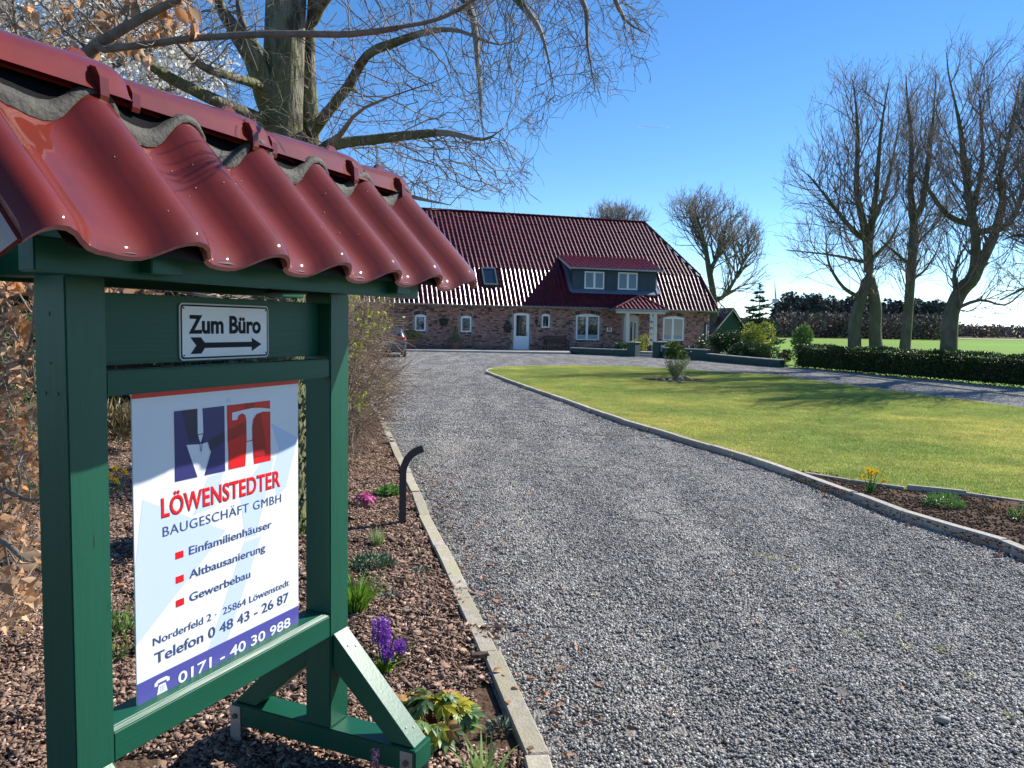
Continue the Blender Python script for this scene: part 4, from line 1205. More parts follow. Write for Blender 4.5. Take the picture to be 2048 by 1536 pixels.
def lay(P0, P1, rows, right_fn, left_fn, skip=None, near=None):
    """tiles from eave P0 to top P1 (local y,z); returns list of 4x4"""
    d = (P1 - P0)[1:]; L_ = np.linalg.norm(d); step = L_ / rows; u = d / L_
    out = []
    for r_ in range(rows):
        yz = P0[1:] + u * step * (r_ + 1)          # top of this tile
        yc = P0[1] + u[0] * step * (r_ + 0.5)
        xr = right_fn(yc); xl = left_fn(yc)
        x = xl
        while x + TC * 0.8 < xr:
            if skip is None or not skip(x + TC / 2, yc): out.append((x, yz[0], yz[1]))
            x += TC
    X = np.array([1, 0, 0]); Yv = np.array([0, -u[0], -u[1]]); Z = np.array([0, -u[1], u[0]])
    return out, X, Yv, Z, step
DX0, DX1 = 3.62, 9.72
def dorm_skip_low(x, y): return DX0 - 0.12 < x < DX1 + 0.1 and y > 0.22
def dorm_skip_up(x, y): return DX0 - 0.1 < x < DX1 + 0.3 and y < 2.15
SKY = (-2.40, -1.44)
def low_skip(x, y): return dorm_skip_low(x, y) or (SKY[0] - 0.05 < x < SKY[1] + 0.05 and y > 0.30)
low = lay(E0, K0, 9, edgeR, lambda y: RXL, low_skip)
up = lay(K0, R0, 17, edgeR, lambda y: RXL, dorm_skip_up)
allt = []
for (lst, X, Yv, Z, step) in (low, up):
    for q in lst: allt.append((q, X, Yv, Z, step))
camL = np.array([(EYE - HO) @ HX, (EYE - HO) @ HY, 1.7])
def seen(q):
    pxx = CM @ (HW(q[0][0], q[0][1], q[0][2]) - EYE); px = 1024 + FPX * pxx[0] / pxx[2]; return 700 < px
order = sorted([i for i in range(len(allt)) if seen(allt[i])], key=lambda i: np.linalg.norm(np.array(allt[i][0]) - camL))
single = set(order[:300])
tms = {}
Vs, Fs, sh = [], [], []; nv = 0
for i, (q, X, Yv, Z, step) in enumerate(allt):
    key = round(step, 3)
    if key not in tms:
        v, f = htile('house_tile', step + 0.06)
        tms[key] = (v, f, np_mesh('house_roof_tile', v, f, M_htile, smooth=False, shade=np.full(len(f), 0.5)))
        tms[key][2].polygons.foreach_set('use_smooth', [True] * len(f))
    v, f, me = tms[key]
    jz = rng.normal(0, 0.004); jr = rng.normal(0, 0.022)
    if i in single:
        o = link('roof_tile', me, roof)
        o.matrix_local = Matrix(((X[0], Yv[0], Z[0], q[0]), (X[1], Yv[1], Z[1], q[1]), (X[2], Yv[2], Z[2], q[2] + jz + 0.012), (0, 0, 0, 1))) @ Matrix.Rotation(jr, 4, 'Y') @ Matrix.Rotation(jr * .6, 4, 'X')
    else:
        Bm = np.stack([X, Yv, Z], 1)
        Rj = np.array(Matrix.Rotation(jr, 3, 'Y'))
        Vs.append((v @ Rj.T) @ Bm.T + [q[0], q[1], q[2] + jz + 0.012]); Fs.append(f + nv); nv += len(v); sh += [rng.random()] * len(f)
me = np_mesh('roof_tile_courses', np.concatenate(Vs), np.concatenate(Fs), M_htile, shade=sh); me.polygons.foreach_set('use_smooth', [True] * len(me.polygons))
tag(link('roof_tile_courses', me, roof), kind='stuff')
# ridge and hip caps, each cap tile laid over the next
def caps(a, b, n_c, r_, name='ridge_cap', parent=roof, material=M_htile):
    a = np.array(a, float); b = np.array(b, float)
    mb = MB()
    for i in range(n_c):
        p = a + (b - a) * i / n_c; q = a + (b - a) * (i + 1.08) / n_c
        d = unit(q - p); s = unit(np.cross(d, [0, 0, 1])); up_ = np.cross(s, d)
        vs = []
        for c, rr in ((p, r_ * 1.12), (q, r_ * 0.92)):
            for k in range(7): t = PI * k / 6; vs.append(c + s * rr * math.cos(t) + up_ * rr * math.sin(t) * 0.9)
        mb.add(vs, [(k, k + 1, 7 + k + 1, 7 + k) for k in range(6)] + [tuple(range(7))])
    o = mb.build(name, material, parent, smooth=False); return tag(o, kind='stuff')
caps((11.3, 5.55, 9.50), (-16.6, 5.55, 9.50), 74, 0.12)
caps((13.62, 1.25, 5.42), (11.25, 5.55, 9.50), 17, 0.11, 'hip_cap')
caps((14.15, -0.5, 2.93), (13.62, 1.25, 5.42), 9, 0.09, 'verge_cap')
# skylight set into the lower slope
sk = MB()
dv = (K0 - E0); dv = dv / np.linalg.norm(dv); nv_ = np.array([0, -dv[2], dv[1]])
def onlow(x, s, h): p = E0 + dv * s + nv_ * h; return (x, p[1], p[2])
L0, L1_ = 1.55, 2.98
SKN = MB()
for a, b, c, d in ((SKY[0], SKY[0] + 0.10, L0, L1_), (SKY[1] - 0.10, SKY[1], L0, L1_), (SKY[0] + 0.10, SKY[1] - 0.10, L0, L0 + 0.12), (SKY[0] + 0.10, SKY[1] - 0.10, L1_ - 0.12, L1_)):
    SKN.add([onlow(a, c, -0.02), onlow(b, c, -0.02), onlow(b, d, -0.02), onlow(a, d, -0.02), onlow(a, c, 0.11), onlow(b, c, 0.11), onlow(b, d, 0.11), onlow(a, d, 0.11)],
            [(3, 2, 1, 0), (4, 5, 6, 7), (0, 1, 5, 4), (1, 2, 6, 5), (2, 3, 7, 6), (3, 0, 4, 7)])
skl = SKN.build('skylight', mat('skylight_frame', (0.12, 0.15, 0.16), rough=0.4, metal=0.4), HS)
p = MB(); p.add([onlow(SKY[0] + 0.1, L0 + 0.12, 0.07), onlow(SKY[1] - 0.1, L0 + 0.12, 0.07), onlow(SKY[1] - 0.1, L1_ - 0.12, 0.07), onlow(SKY[0] + 0.1, L1_ - 0.12, 0.07)], [(0, 1, 2, 3)])
p.build('pane', M_glass, skl)

# dormer ----------------------------------------------------------
DY = 0.30
dm = MB()
prof_roof = lambda y: (2.88 + (y + 0.5) * 2.48 / 1.75) if y < 1.25 else (5.34 + (y - 1.25) * 4.12 / 4.3)
# front wall and cheeks as one solid
cheek = [(DY, 3.95), (DY, 5.46), (2.35, 6.36), (1.25, 5.30)]
dm.prism(cheek, lambda u, v, d: (d, u, v), DX0, DX1)
dorm = dm.build('dormer', M_slatec, HS)
# cladding joints: narrow boards standing proud
for i, x in enumerate(np.arange(DX0 + 0.005, DX1 - 0.3, 0.61)):
    p = MB(); p.box(x, min(x + 0.596, DX1), DY - 0.014, DY + 0.001, 4.10, 5.40); p.build('cladding_panel', M_slatec, dorm)
for (a, b, z0, z1) in ((4.47, 5.88, 4.16, 5.32), (6.88, 8.32, 4.18, 5.34)):
    w = 0.09; ym = DY - 0.045; fr = MB(); c = (a + b) / 2
    for (p0, p1, q0, q1) in ((a, a + w, z0, z1), (b - w, b, z0, z1), (a + w, b - w, z0, z0 + w), (a + w, b - w, z1 - w, z1), (c - 0.075, c + 0.075, z0 + w, z1 - w)):
        fr.box(p0, p1, ym, DY - 0.012, q0, q1)
    fo = fr.build('dormer_window', M_upvc, dorm, bevel=0.006)
for (a, b, z0, z1) in ((4.47, 5.88, 4.16, 5.32), (6.88, 8.32, 4.18, 5.34)):
    c = (a + b) / 2
    for p0, p1 in ((a + 0.085, c - 0.07), (c + 0.07, b - 0.085)):
        p = MB(); p.add([(p0, DY - .038, z0 + .085), (p1, DY - .038, z0 + .085), (p1, DY - .016, z1 - .085), (p0, DY - .016, z1 - .085)], [(0, 1, 2, 3)]); p.build('pane', M_glass, dorm)
# flashing apron and side gutters
p = MB(); p.prism([(DY - 0.02, 4.12), (DY - 0.20, 3.93), (DY - 0.245, 3.86), (DY - 0.10, 3.86), (DY + 0.05, 4.05)], lambda u, v, d: (d, u, v), DX0 - 0.1, DX1 + 0.1); p.build('lead_apron', M_lead, dorm)
p = MB(); p.prism([(DY - 0.22, 3.95), (DY - 0.02, 4.10), (1.30, 5.60), (2.2, 6.40), (2.3, 6.30), (1.25, 5.42)], lambda u, v, d: (d, u, v), DX0 - 0.24, DX0 - 0.005); p.build('lead_flank', M_lead, dorm)
p = MB(); p.prism([(DY - 0.22, 3.95), (DY - 0.02, 4.10), (1.05, 5.38), (1.2, 5.42), (1.1, 5.16)], lambda u, v, d: (d, u, v), DX1 + 0.005, DX1 + 0.30); p.build('lead_flank', M_lead, dorm)
# dormer roof: shallow tiled slope
DE = np.array([0, -0.12, 5.52]); DR = np.array([0, 2.42, 6.50])
dr_ = MB(); dr_.prism([(-0.12, 5.44), (-0.12, 5.52), (2.42, 6.48), (2.42, 6.36)], lambda u, v, d: (d, u, v), DX0 - 0.28, DX1 + 0.30)
drf = dr_.build('dormer_roof', mat('roof_underlay', (0.045, 0.012, 0.014)), HS)
lst, X, Yv, Z, step = lay(DE, DR, 7, lambda y: DX1 + 0.42, lambda y: DX0 - 0.3)
v, f = htile('t', step + 0.05); Bm = np.stack([X, Yv, Z], 1); Vs, Fs = [], []
for i, q in enumerate(lst): Vs.append(v @ Bm.T + [q[0], q[1], q[2] + 0.014 + rng.normal(0, 0.003)]); Fs.append(f + len(v) * i)
tag(link('roof_tile_courses', np_mesh('dormer_tiles', np.concatenate(Vs), np.concatenate(Fs), M_htile, shade=rng.random(len(lst) * len(f)), smooth=True), drf), kind='stuff')
p = MB(); p.box(DX0 - 0.3, DX1 + 0.32, -0.24, -0.12, 5.42, 5.52); p.build('dormer_gutter', M_zinc, drf)
p = MB(); p.prism([(-0.14, 5.38), (-0.14, 5.50), (2.35, 6.45), (2.35, 6.33)], lambda u, v, d: (d, u, v), DX0 - 0.34, DX0 - 0.28); p.build('verge_board', M_cream, drf)

# porch -----------------------------------------------------------
PYF = -1.75
apex = H2(1281, 592, PYF + 0.9); pl_, pr_ = H2(1231, 617.5, PYF), H2(1334, 620.5, PYF)
px0, px1 = pl_[0], pr_[0]; pz = 2.86
axx, axz = apex
ap = (axx, PYF + 1.15, axz)
po = MB()
po.add([(px0, PYF, pz), (px1, PYF, pz), ap, (axx, 0.3, axz), (px0, 0.0, pz), (px1, 0.0, pz)], [(0, 1, 2), (0, 2, 3, 4), (1, 5, 3, 2), (0, 4, 5, 1)])
porch = po.build('porch_roof', mat('roof_underlay', (0.045, 0.012, 0.014)), HS)
# tiles on the front hip face and the two flanks
def face_tiles(P0, P1, rows, rf_, lf_, parent):
    lst, X, Yv, Z, step = lay(P0, P1, rows, rf_, lf_)
    v, f = htile('t', step + 0.04); Bm = np.stack([X, Yv, Z], 1); Vs, Fs = [], []
    for i, q in enumerate(lst): Vs.append(v @ Bm.T + [q[0], q[1], q[2] + 0.012]); Fs.append(f + len(v) * i)
    if Vs: tag(link('roof_tile_courses', np_mesh('porch_tiles', np.concatenate(Vs), np.concatenate(Fs), M_htile, shade=rng.random(len(lst) * len(f)), smooth=True), parent), kind='stuff')
f0 = lambda y: (y - PYF) / (ap[1] - PYF)
face_tiles(np.array([0, PYF, pz + 0.01]), np.array([0, ap[1], ap[2]]), 4, lambda y: px1 + (axx - px1) * f0(y) + 0.1, lambda y: px0 + (axx - px0) * f0(y), porch)
caps((px0, PYF, pz + 0.03), (axx, ap[1], axz + 0.02), 8, 0.09, 'hip_cap', porch, M_glaze)
caps((px1, PYF, pz + 0.03), (axx, ap[1], axz + 0.02), 8, 0.09, 'hip_cap', porch, M_glaze)
p = MB(); p.box(px0 - 0.05, px1 + 0.05, PYF - 0.10, PYF, pz - 0.16, pz - 0.01); p.box(px0 - 0.05, px0 + 0.05, PYF, -0.6, pz - 0.16, pz - 0.01); p.box(px1 - 0.05, px1 + 0.05, PYF, -0.6, pz - 0.16, pz - 0.01)
p.build('porch_gutter', M_zinc, porch)
for a, b in ((1250.5, 1257), (1305.5, 1312.5)):
    xa = H2(a, 660, PYF + 0.15)[0]; xb = H2(b, 660, PYF + 0.15)[0]
    p = MB(); p.box(xa, xb, PYF + 0.06, PYF + 0.06 + (xb - xa), 0.12, pz - 0.16); p.build('porch_column', M_cream, HS, bevel=0.012)
p = MB(); p.box(px0 + 0.1, px1 - 0.1, PYF + 0.02, PYF + 0.16, pz - 0.30, pz - 0.16); p.build('porch_beam', M_cream, HS)

# vertical name board beside the porch column, only its lower letters can be read
na, nb = H2(1298.2, 660, PYF + 0.05)[0], H2(1305.6, 660, PYF + 0.05)[0]
zt, zb = H2(1300, 626, PYF)[1], H2(1300, 690, PYF)[1]
NB = empty('name_board', HW(0, 0, 0), YAW, 'tall narrow white board with dark vertical letters beside the porch column', 'name board')
p = MB(); p.prism([(na, zb), (nb, zb), (nb, zt - 0.1), ((na + nb) / 2 + 0.03, zt + 0.08), (na + 0.02, zt - 0.02)], lambda u, v, d: (u, d, v), PYF + 0.0, PYF + 0.03)
nbd = p.build('board', M_cream, NB)
def house_text(body, x0, x1, z, cap, y, material, parent, off=0.02):
    me = text_mesh(body, off); xs = [v.co.x for v in me.vertices]; a, b = min(xs), max(xs)
    ys = [v.co.y for v in me.vertices]; c, d = min(ys), max(ys)
    for v in me.vertices: v.co = Vector((x0 + (v.co.x - a) * (x1 - x0) / (b - a), y - v.co.z * 0.05, z + (v.co.y - c) * cap / (d - c)))
    me.materials.clear(); me.materials.append(material); me.update(); return link('letter', me, parent)
for ch, py in (('a', 643.5), ('n', 656.5), ('s', 668), ('e', 680)):
    zc = H2(1301, py, PYF)[1]
    house_text(ch, na + 0.045, nb - 0.045, zc - 0.075, 0.15, PYF - 0.002, M_black if ch != 's' else mat('faded_letter', (0.25, 0.27, 0.27)), NB)
p = MB(); zc = H2(1301, 631, PYF)[1]
p.prism([(nb - 0.10, zc - 0.05), (nb - 0.03, zc - 0.05), (nb - 0.02, zc + 0.09), (nb - 0.07, zc + 0.10)], lambda u, v, d: (u, d, v), PYF - 0.004, PYF - 0.001); p.build('dark_mark', M_black, NB)

# company plaque on the wall
a, z1 = H2(1213.8, 655.5); b, z0 = H2(1223.5, 663.2)
PQ = empty('wall_plaque', HW(0, 0, 0), YAW, 'small white plaque with blue and red emblem on the bricks beside the front door', 'plaque')
p = MB(); p.box(a, b, -0.035, -0.018, z0, z1); p.build('plate', M_upvc, PQ)
wq, hq = b - a, z1 - z0
p = MB(); p.box(a + wq * 0.22, a + wq * 0.48, -0.038, -0.0355, z0 + hq * 0.35, z0 + hq * 0.85); p.build('emblem_navy', M_navy, PQ)
p = MB(); p.box(a + wq * 0.52, a + wq * 0.78, -0.038, -0.0355, z0 + hq * 0.35, z0 + hq * 0.85); p.build('emblem_red', M_red, PQ)
p = MB(); p.box(a + wq * 0.15, a + wq * 0.85, -0.038, -0.0355, z0 + hq * 0.13, z0 + hq * 0.24); p.build('lettering_line', M_navy, PQ)

# things on the wall
M_iron = mat('dark_iron', (0.022, 0.024, 0.028), rough=0.55, metal=0.4)
M_darkgreen = mat('dark_green_basket', (0.02, 0.032, 0.028), (0.03, 0.045, 0.03), scale=25, rough=0.8, bump=0.6, bscale=60)
a, z1 = H2(878, 640.5); b, z0 = H2(896.5, 652)
WP = empty('wall_basket', HW(0, 0, 0), YAW, 'dark half-round basket hanging on the brick wall between the two small left windows', 'hanging basket')
p = MB(); cx = (a + b) / 2; rw = (b - a) / 2
for i in range(6):
    z_a = z1 - (z1 - z0) * i / 6; z_b = z1 - (z1 - z0) * (i + 1) / 6
    ra = rw * math.sqrt(max(0.04, 1 - (i / 6) ** 2 * 0.85)); rb = rw * math.sqrt(max(0.04, 1 - ((i + 1) / 6) ** 2 * 0.85))
    vs = []; n_ = 9
    for rr, zz in ((ra, z_a), (rb, z_b)):
        for k in range(n_): t = PI + PI * k / (n_ - 1); vs.append((cx + rr * math.cos(t), -0.02 + rr * 0.9 * math.sin(t), zz))
    p.add(vs, [(k, k + 1, n_ + k + 1, n_ + k) for k in range(n_ - 1)])
p.build('basket_bowl', M_darkgreen, WP)
C_ = np.c_[rng.uniform(a, b, 140), rng.uniform(-0.3, -0.03, 140), rng.uniform(z1 - 0.02, z1 + 0.12, 140)]
tag(link('wilted_plants', leaf_mesh('wilted', C_, rng.normal(size=(140, 3)) + [0, 0, 0.6], 0.08, M_darkgreen, 0.4), WP), kind='stuff')
p = MB(); p.tube([(cx, -0.03, z1), (cx, -0.03, z1 + 0.28)], 0.012, 5); p.tube([(cx, -0.03, z1 + 0.25), (cx - 0.08, -0.10, z1 + 0.12)], 0.01, 5); p.build('bracket', M_iron, WP)
a, z1 = H2(1008, 647); b, z0 = H2(1021.5, 663)
LB = empty('letter_box', HW(0, 0, 0), YAW, 'dark letter box with a small gabled top on the wall left of the back door', 'letter box')
p = MB(); p.prism([(a, z0 + 0.08), (b, z0 + 0.08), (b, z1 - 0.05), ((a + b) / 2, z1 + 0.06), (a, z1 - 0.05)], FRM, -0.17, -0.018); lb_ = p.build('box_body', M_iron, LB, bevel=0.006)
p = MB(); p.box(a + 0.05, b - 0.05, -0.176, -0.168, z1 - 0.13, z1 - 0.09); p.build('slot', M_screw, lb_)
p = MB(); p.tube([(a + 0.02, -0.09, z0), (b - 0.02, -0.09, z0)], 0.045, 8); p.build('paper_roll', M_iron, LB)
p = MB(); p.tube([((a + b) / 2, -0.06, z1), ((a + b) / 2, -0.06, z1 + 0.22)], 0.02, 6); p.box((a + b) / 2 - 0.05, (a + b) / 2 + 0.05, -0.09, -0.03, z1 + 0.15, z1 + 0.2); p.build('finial', M_iron, LB)
cx, zc = H2(1071, 645)
WLm = empty('wall_lantern', HW(0, 0, 0), YAW, 'wrought iron lantern on the wall between the back door and the smallest window', 'lantern')
p = MB(); p.tube([(cx, -0.02, zc + 0.2), (cx, -0.10, zc + 0.30), (cx, -0.20, zc + 0.26), (cx, -0.22, zc + 0.18)], 0.014, 6); p.build('arm', M_iron, WLm)
p = MB(); p.lathe([(0.02, 0.20), (0.14, 0.10), (0.14, 0.09)], 8, (cx, -0.22, zc)); p.build('hood', M_iron, WLm)
p = MB(); p.lathe([(0.095, 0.09), (0.06, -0.13), (0.0, -0.13)], 6, (cx, -0.22, zc)); p.build('glass_body', M_glass, WLm)
p = MB(); p.lathe([(0.065, -0.13), (0.03, -0.18), (0.012, -0.26), (0.0, -0.26)], 8, (cx, -0.22, zc)); p.build('drop', M_iron, WLm)
cx, zc = H2(1403.5, 669.5)
gl_ = MB(); gl_.lathe([(0.0, -0.06), (0.05, -0.05), (0.085, 0.0), (0.07, 0.05), (0.0, 0.075)], 10, (cx, -0.12, zc)); GLo = gl_.build('globe_lamp', mat('opal_glass', (0.85, 0.85, 0.82), rough=0.25), smooth=True)
GLo.location = (HO[0], HO[1], 0); GLo.rotation_euler = (0, 0, YAW); tag(GLo, 'small white globe lamp at the right end of the brick facade', 'lamp')

# terrace and its kerb
kl = [G(818, 703.5), G(1000, 706.3), G(1142, 708.6)]
tf = [tuple(q[:2]) for q in kl]
W = lambda x, y: tuple(HW(x, y)[:2])
ter = ngon_sheet('terrace', [(-13, 44.4)] + tf + [W(4.3, -3.0), W(6.3, -4.4), W(8.0, -3.6), W(13.9, -3.6), W(13.9, 0.1), W(-13, 0.1)], 0.10, mat('terrace_paving', (0.36, 0.33, 0.30), (0.28, 0.26, 0.24), scale=3, rough=0.9, bump=0.3, bscale=30)); tag(ter, kind='structure')
k5 = empty('terrace_kerb', kind='structure')
kerb_row(k5, [(-13, 44.4)] + tf, 1.0, 0.10, 0.13, -0.01, mat('pale_kerb', (0.50, 0.46, 0.40), (0.40, 0.37, 0.33), scale=9, rough=0.9, rnd=0.12), side=-0.02)

# low green garden walls -------------------------------------------
M_gwall = mat('green_wall_paint', (0.022, 0.060, 0.052), (0.017, 0.048, 0.043), scale=4, rough=0.7, bump=0.3, bscale=14)
M_cope = mat('grey_coping', (0.34, 0.36, 0.35), (0.27, 0.29, 0.28), scale=8, rough=0.8)
def wall_run(root, pts, h0, h1, w=0.24, cope=True):
    for i in range(len(pts) - 1):
        a, b = np.array(pts[i]), np.array(pts[i + 1]); d = b - a; l = np.linalg.norm(d); d /= l; nn = np.array([-d[1], d[0]])
        ha = h0 + (h1 - h0) * i / max(1, len(pts) - 1); 
        c = (a + b) / 2
        mb = MB(); mb.box(-l / 2, l / 2, -w / 2, w / 2, -0.05, ha); mb.build('wall_body', M_gwall, root, loc=(c[0] - root.location.x, c[1] - root.location.y, 0), rz=math.atan2(d[1], d[0]))
        if cope:
            k_ = max(1, int(l / 0.5))
            for j in range(k_):
                mb = MB(); e = l / k_; mb.box(-e / 2 + 0.004, e / 2 - 0.004, -w / 2 - 0.03, w / 2 + 0.03, ha, ha + 0.045); cc = a + d * e * (j + 0.5)
                mb.build('coping_slab', M_cope, root, bevel=0.006, loc=(cc[0] - root.location.x, cc[1] - root.location.y, 0), rz=math.atan2(d[1], d[0]))
def curve2(a, b, bulge, n):
    a, b = np.array(a[:2]), np.array(b[:2]); d = b - a; nn = np.array([d[1], -d[0]]) / np.linalg.norm(d)
    return [a + d * t + nn * bulge * 4 * t * (1 - t) for t in np.linspace(0, 1, n)]
A1, B1 = G(1142, 708), G(1262, 713.5)
w1 = empty('garden_wall', (A1[0], A1[1], 0), 0, 'low curved dark green garden wall left of the front steps, under the large window', 'garden wall')
wall_run(w1, curve2(A1, B1, 0.25, 5), 0.36, 0.36)
pA = G(1266.5, 713.8)
dw = B1[:2] - A1[:2]; ang = math.atan2(dw[1], dw[0])
p1 = empty('gate_pillar', (pA[0], pA[1], 0), ang, 'green square pillar with a grey cap left of the front steps, its end face sunlit', 'pillar')
mb = MB(); mb.box(-0.26, 0.26, -0.26, 0.26, -0.05, 0.80); mb.build('pillar_body', M_gwall, p1)
mb = MB(); mb.box(-0.31, 0.31, -0.31, 0.31, 0.80, 0.86); mb.build('cap_slab', M_cope, p1, bevel=0.01)
A2, B2, C2 = G(1326, 716.2), G(1400, 721), G(1564, 736)
pB = G(1318, 715.8)
p2 = empty('gate_pillar', (pB[0], pB[1], 0), math.atan2(B2[1] - A2[1], B2[0] - A2[0]), 'green pillar with a pale plate right of the front steps', 'pillar')
mb = MB(); mb.box(-0.26, 0.26, -0.26, 0.26, -0.05, 0.86); mb.build('pillar_body', M_gwall, p2)
mb = MB(); mb.box(-0.31, 0.31, -0.31, 0.31, 0.86, 0.92); mb.build('cap_slab', M_cope, p2, bevel=0.01)
mb = MB(); mb.box(0.27, 0.30, -0.16, 0.16, 0.35, 0.72); mb.build('pale_plate', mat('pale_green_plate', (0.35, 0.42, 0.38)), p2)
w2 = empty('garden_wall', (A2[0], A2[1], 0), 0, 'low dark green garden wall with grey coping right of the front steps, near stretch', 'garden wall')
wall_run(w2, curve2(A2, G(1416, 722.3), 0.0, 3), 0.56, 0.56)
w3 = empty('garden_wall', (B2[0], B2[1], 0), 0, 'lower dark green garden wall running from the shrubs to the clipped hedge', 'garden wall')
wall_run(w3, curve2(G(1417, 722.4), C2, 0.12, 6), 0.36, 0.32)
st = empty('front_steps', (*((G(1272, 713)[:2] + G(1312, 715)[:2]) / 2), 0), ang + 0.15, 'two shallow steps between the green pillars', 'steps')
mb = MB(); mb.box(-0.75, 0.75, 0.10, 0.6, -0.02, 0.14); mb.build('step', M_cope, st, bevel=0.01)
mb = MB(); mb.box(-0.75, 0.75, 0.45, 1.4, 0.14, 0.28); mb.build('step', M_cope, st, bevel=0.01)

# bench -------------------------------------------------------------
BY = -0.75
bx0, _ = H2(1091, 690, BY); bx1, _ = H2(1134, 690, BY)
BN = empty('bench', HW((bx0 + bx1) / 2, BY, 0.10), YAW, 'brown slatted wooden bench with dark iron arms against the wall below the big left window', 'bench')
M_bwood = mat('bench_wood', (0.115, 0.045, 0.03), (0.08, 0.03, 0.02), scale=8, rough=0.6, stretch=(0.1, 1, 1))
hw = (bx1 - bx0) / 2
for i in range(5):
    mb = MB(); mb.box(-hw, hw, 0.20 + i * 0.018, 0.225 + i * 0.018, 0.46 + i * 0.092, 0.535 + i * 0.092); mb.build('back_slat', M_bwood, BN)
for i in range(4):
    mb = MB(); mb.box(-hw, hw, -0.26 + i * 0.115, -0.165 + i * 0.115, 0.40, 0.425); mb.build('seat_slat', M_bwood, BN)
for s in (-1, 1):
    mb = MB(); x = s * (hw + 0.02)
    mb.tube([(x, -0.30, 0), (x, -0.26, 0.3), (x, -0.28, 0.62), (x, 0.0, 0.66), (x, 0.24, 0.64)], 0.022, 6); mb.tube([(x, 0.28, 0), (x, 0.20, 0.4), (x, 0.30, 0.92)], 0.024, 6); mb.tube([(x, -0.26, 0.39), (x, 0.2, 0.39)], 0.02, 6)
    mb.build('iron_side', M_iron, BN, smooth=True)

# outbuilding behind the right end ------------------------------------
SHY = 9.0
g0 = H2(1425, 664, SHY); g1 = H2(1494, 664, SHY); ga_ = H2(1463, 617, SHY)
SH = empty('green_shed', HW(g0[0], SHY, 0), YAW, 'dark green shed with a steep red roof and white gable boards behind the house end', 'shed')
wS = g1[0] - g0[0]; ze = g0[1]; za = ga_[1]; xa = ga_[0] - g0[0]; zt_ = zt
mb = MB(); mb.prism([(0.12, 0), (wS - 0.12, 0), (wS - 0.12, ze + 0.05), (xa, za - 0.2), (0.12, ze + 0.05)], FRM, 0.0, 8.0); mb.build('shed_wall', mat('shed_paint', (0.018, 0.05, 0.038), (0.014, 0.04, 0.03), scale=2, rough=0.7, stretch=(6, 1, 0.2)), SH)
for (u0, v0), (u1, v1) in (((-0.12, ze - 0.12), (xa, za)), ((wS + 0.12, ze - 0.12), (xa, za))):
    d = np.array([u1 - u0, v1 - v0]); d /= np.linalg.norm(d); nn = np.array([-d[1], d[0]]);
    if nn[1] < 0: nn = -nn
    q = [(u0, v0), (u1, v1), (u1 + nn[0] * 0.10, v1 + nn[1] * 0.10), (u0 + nn[0] * 0.10, v0 + nn[1] * 0.10)]
    mb = MB(); mb.prism(q, FRM, -0.25, 8.2); mb.build('shed_roof', mat('shed_roof_tiles', (0.075, 0.012, 0.016), (0.05, 0.01, 0.013), scale=5, rough=0.5, bump=0.6, bscale=20), SH)
    q = [(u0, v0 - 0.02), (u1, v1 - 0.02), (u1 + nn[0] * 0.02, v1 + nn[1] * 0.02), (u0 + nn[0] * 0.02, v0 + nn[1] * 0.02)]
    q = [(u0, v0 - 0.14), (u1, v1 - 0.16), (u1, v1 - 0.005), (u0, v0 - 0.005)]
    mb = MB(); mb.prism(q, FRM, -0.29, -0.255); mb.build('gable_board', M_cream, SH)

# car ------------------------------------------------------------------
CA = G(812, 716.5)
CR_ = empty('parked_car', (CA[0] - 0.92, CA[1] + 0.25, 0), rad(9), 'grey-blue estate car seen from behind, half hidden by the bare shrub', 'car')
M_car = mat('car_paint', (0.05, 0.07, 0.11), rough=0.3, metal=0.6, coat=1.0, coat_rough=0.04)
M_tyre = mat('tyre', (0.02, 0.02, 0.02), rough=0.85)
M_tail = mat('tail_lamp_red', (0.55, 0.012, 0.012), rough=0.15, coat=1.0)
M_dark = mat('car_trim', (0.03, 0.03, 0.035), rough=0.5)
# body: stations along y (rear at 0), each a half outline (half width at heights)
st_ = [  # y, [(halfwidth, z)...] from sill up to the roof centre
    (0.00, [(0.70, 0.38), (0.80, 0.45), (0.84, 0.62), (0.82, 0.78), (0.78, 0.90), (0.72, 1.02), (0.60, 1.05), (0.0, 1.06)]),
    (0.12, [(0.80, 0.30), (0.88, 0.42), (0.90, 0.64), (0.88, 0.82), (0.85, 0.95), (0.76, 1.10), (0.64, 1.22), (0.0, 1.24)]),
    (0.42, [(0.84, 0.24), (0.90, 0.40), (0.915, 0.64), (0.90, 0.84), (0.87, 0.97), (0.74, 1.28), (0.62, 1.42), (0.0, 1.46)]),
    (1.30, [(0.86, 0.22), (0.91, 0.40), (0.92, 0.64), (0.91, 0.84), (0.88, 0.97), (0.76, 1.32), (0.64, 1.46), (0.0, 1.50)]),
    (2.60, [(0.86, 0.22), (0.91, 0.40), (0.92, 0.64), (0.91, 0.82), (0.88, 0.95), (0.76, 1.28), (0.62, 1.42), (0.0, 1.46)]),
    (3.35, [(0.86, 0.22), (0.91, 0.40), (0.91, 0.62), (0.89, 0.78), (0.85, 0.90), (0.74, 0.96), (0.5, 0.99), (0.0, 1.01)]),
    (4.20, [(0.80, 0.26), (0.86, 0.38), (0.86, 0.56), (0.82, 0.68), (0.76, 0.74), (0.6, 0.78), (0.4, 0.80), (0.0, 0.81)]),
    (4.50, [(0.60, 0.30), (0.66, 0.40), (0.66, 0.52), (0.6, 0.60), (0.5, 0.63), (0.4, 0.64), (0.2, 0.65), (0.0, 0.65)])]
vs = []; fs = []; k8 = 8
for y, h in st_:
    full = [(w_, z_) for w_, z_ in h] + [(-w_, z_) for w_, z_ in h[:-1][::-1]]
    for w_, z_ in full: vs.append((w_, y, z_))
m_ = 15; mi = []
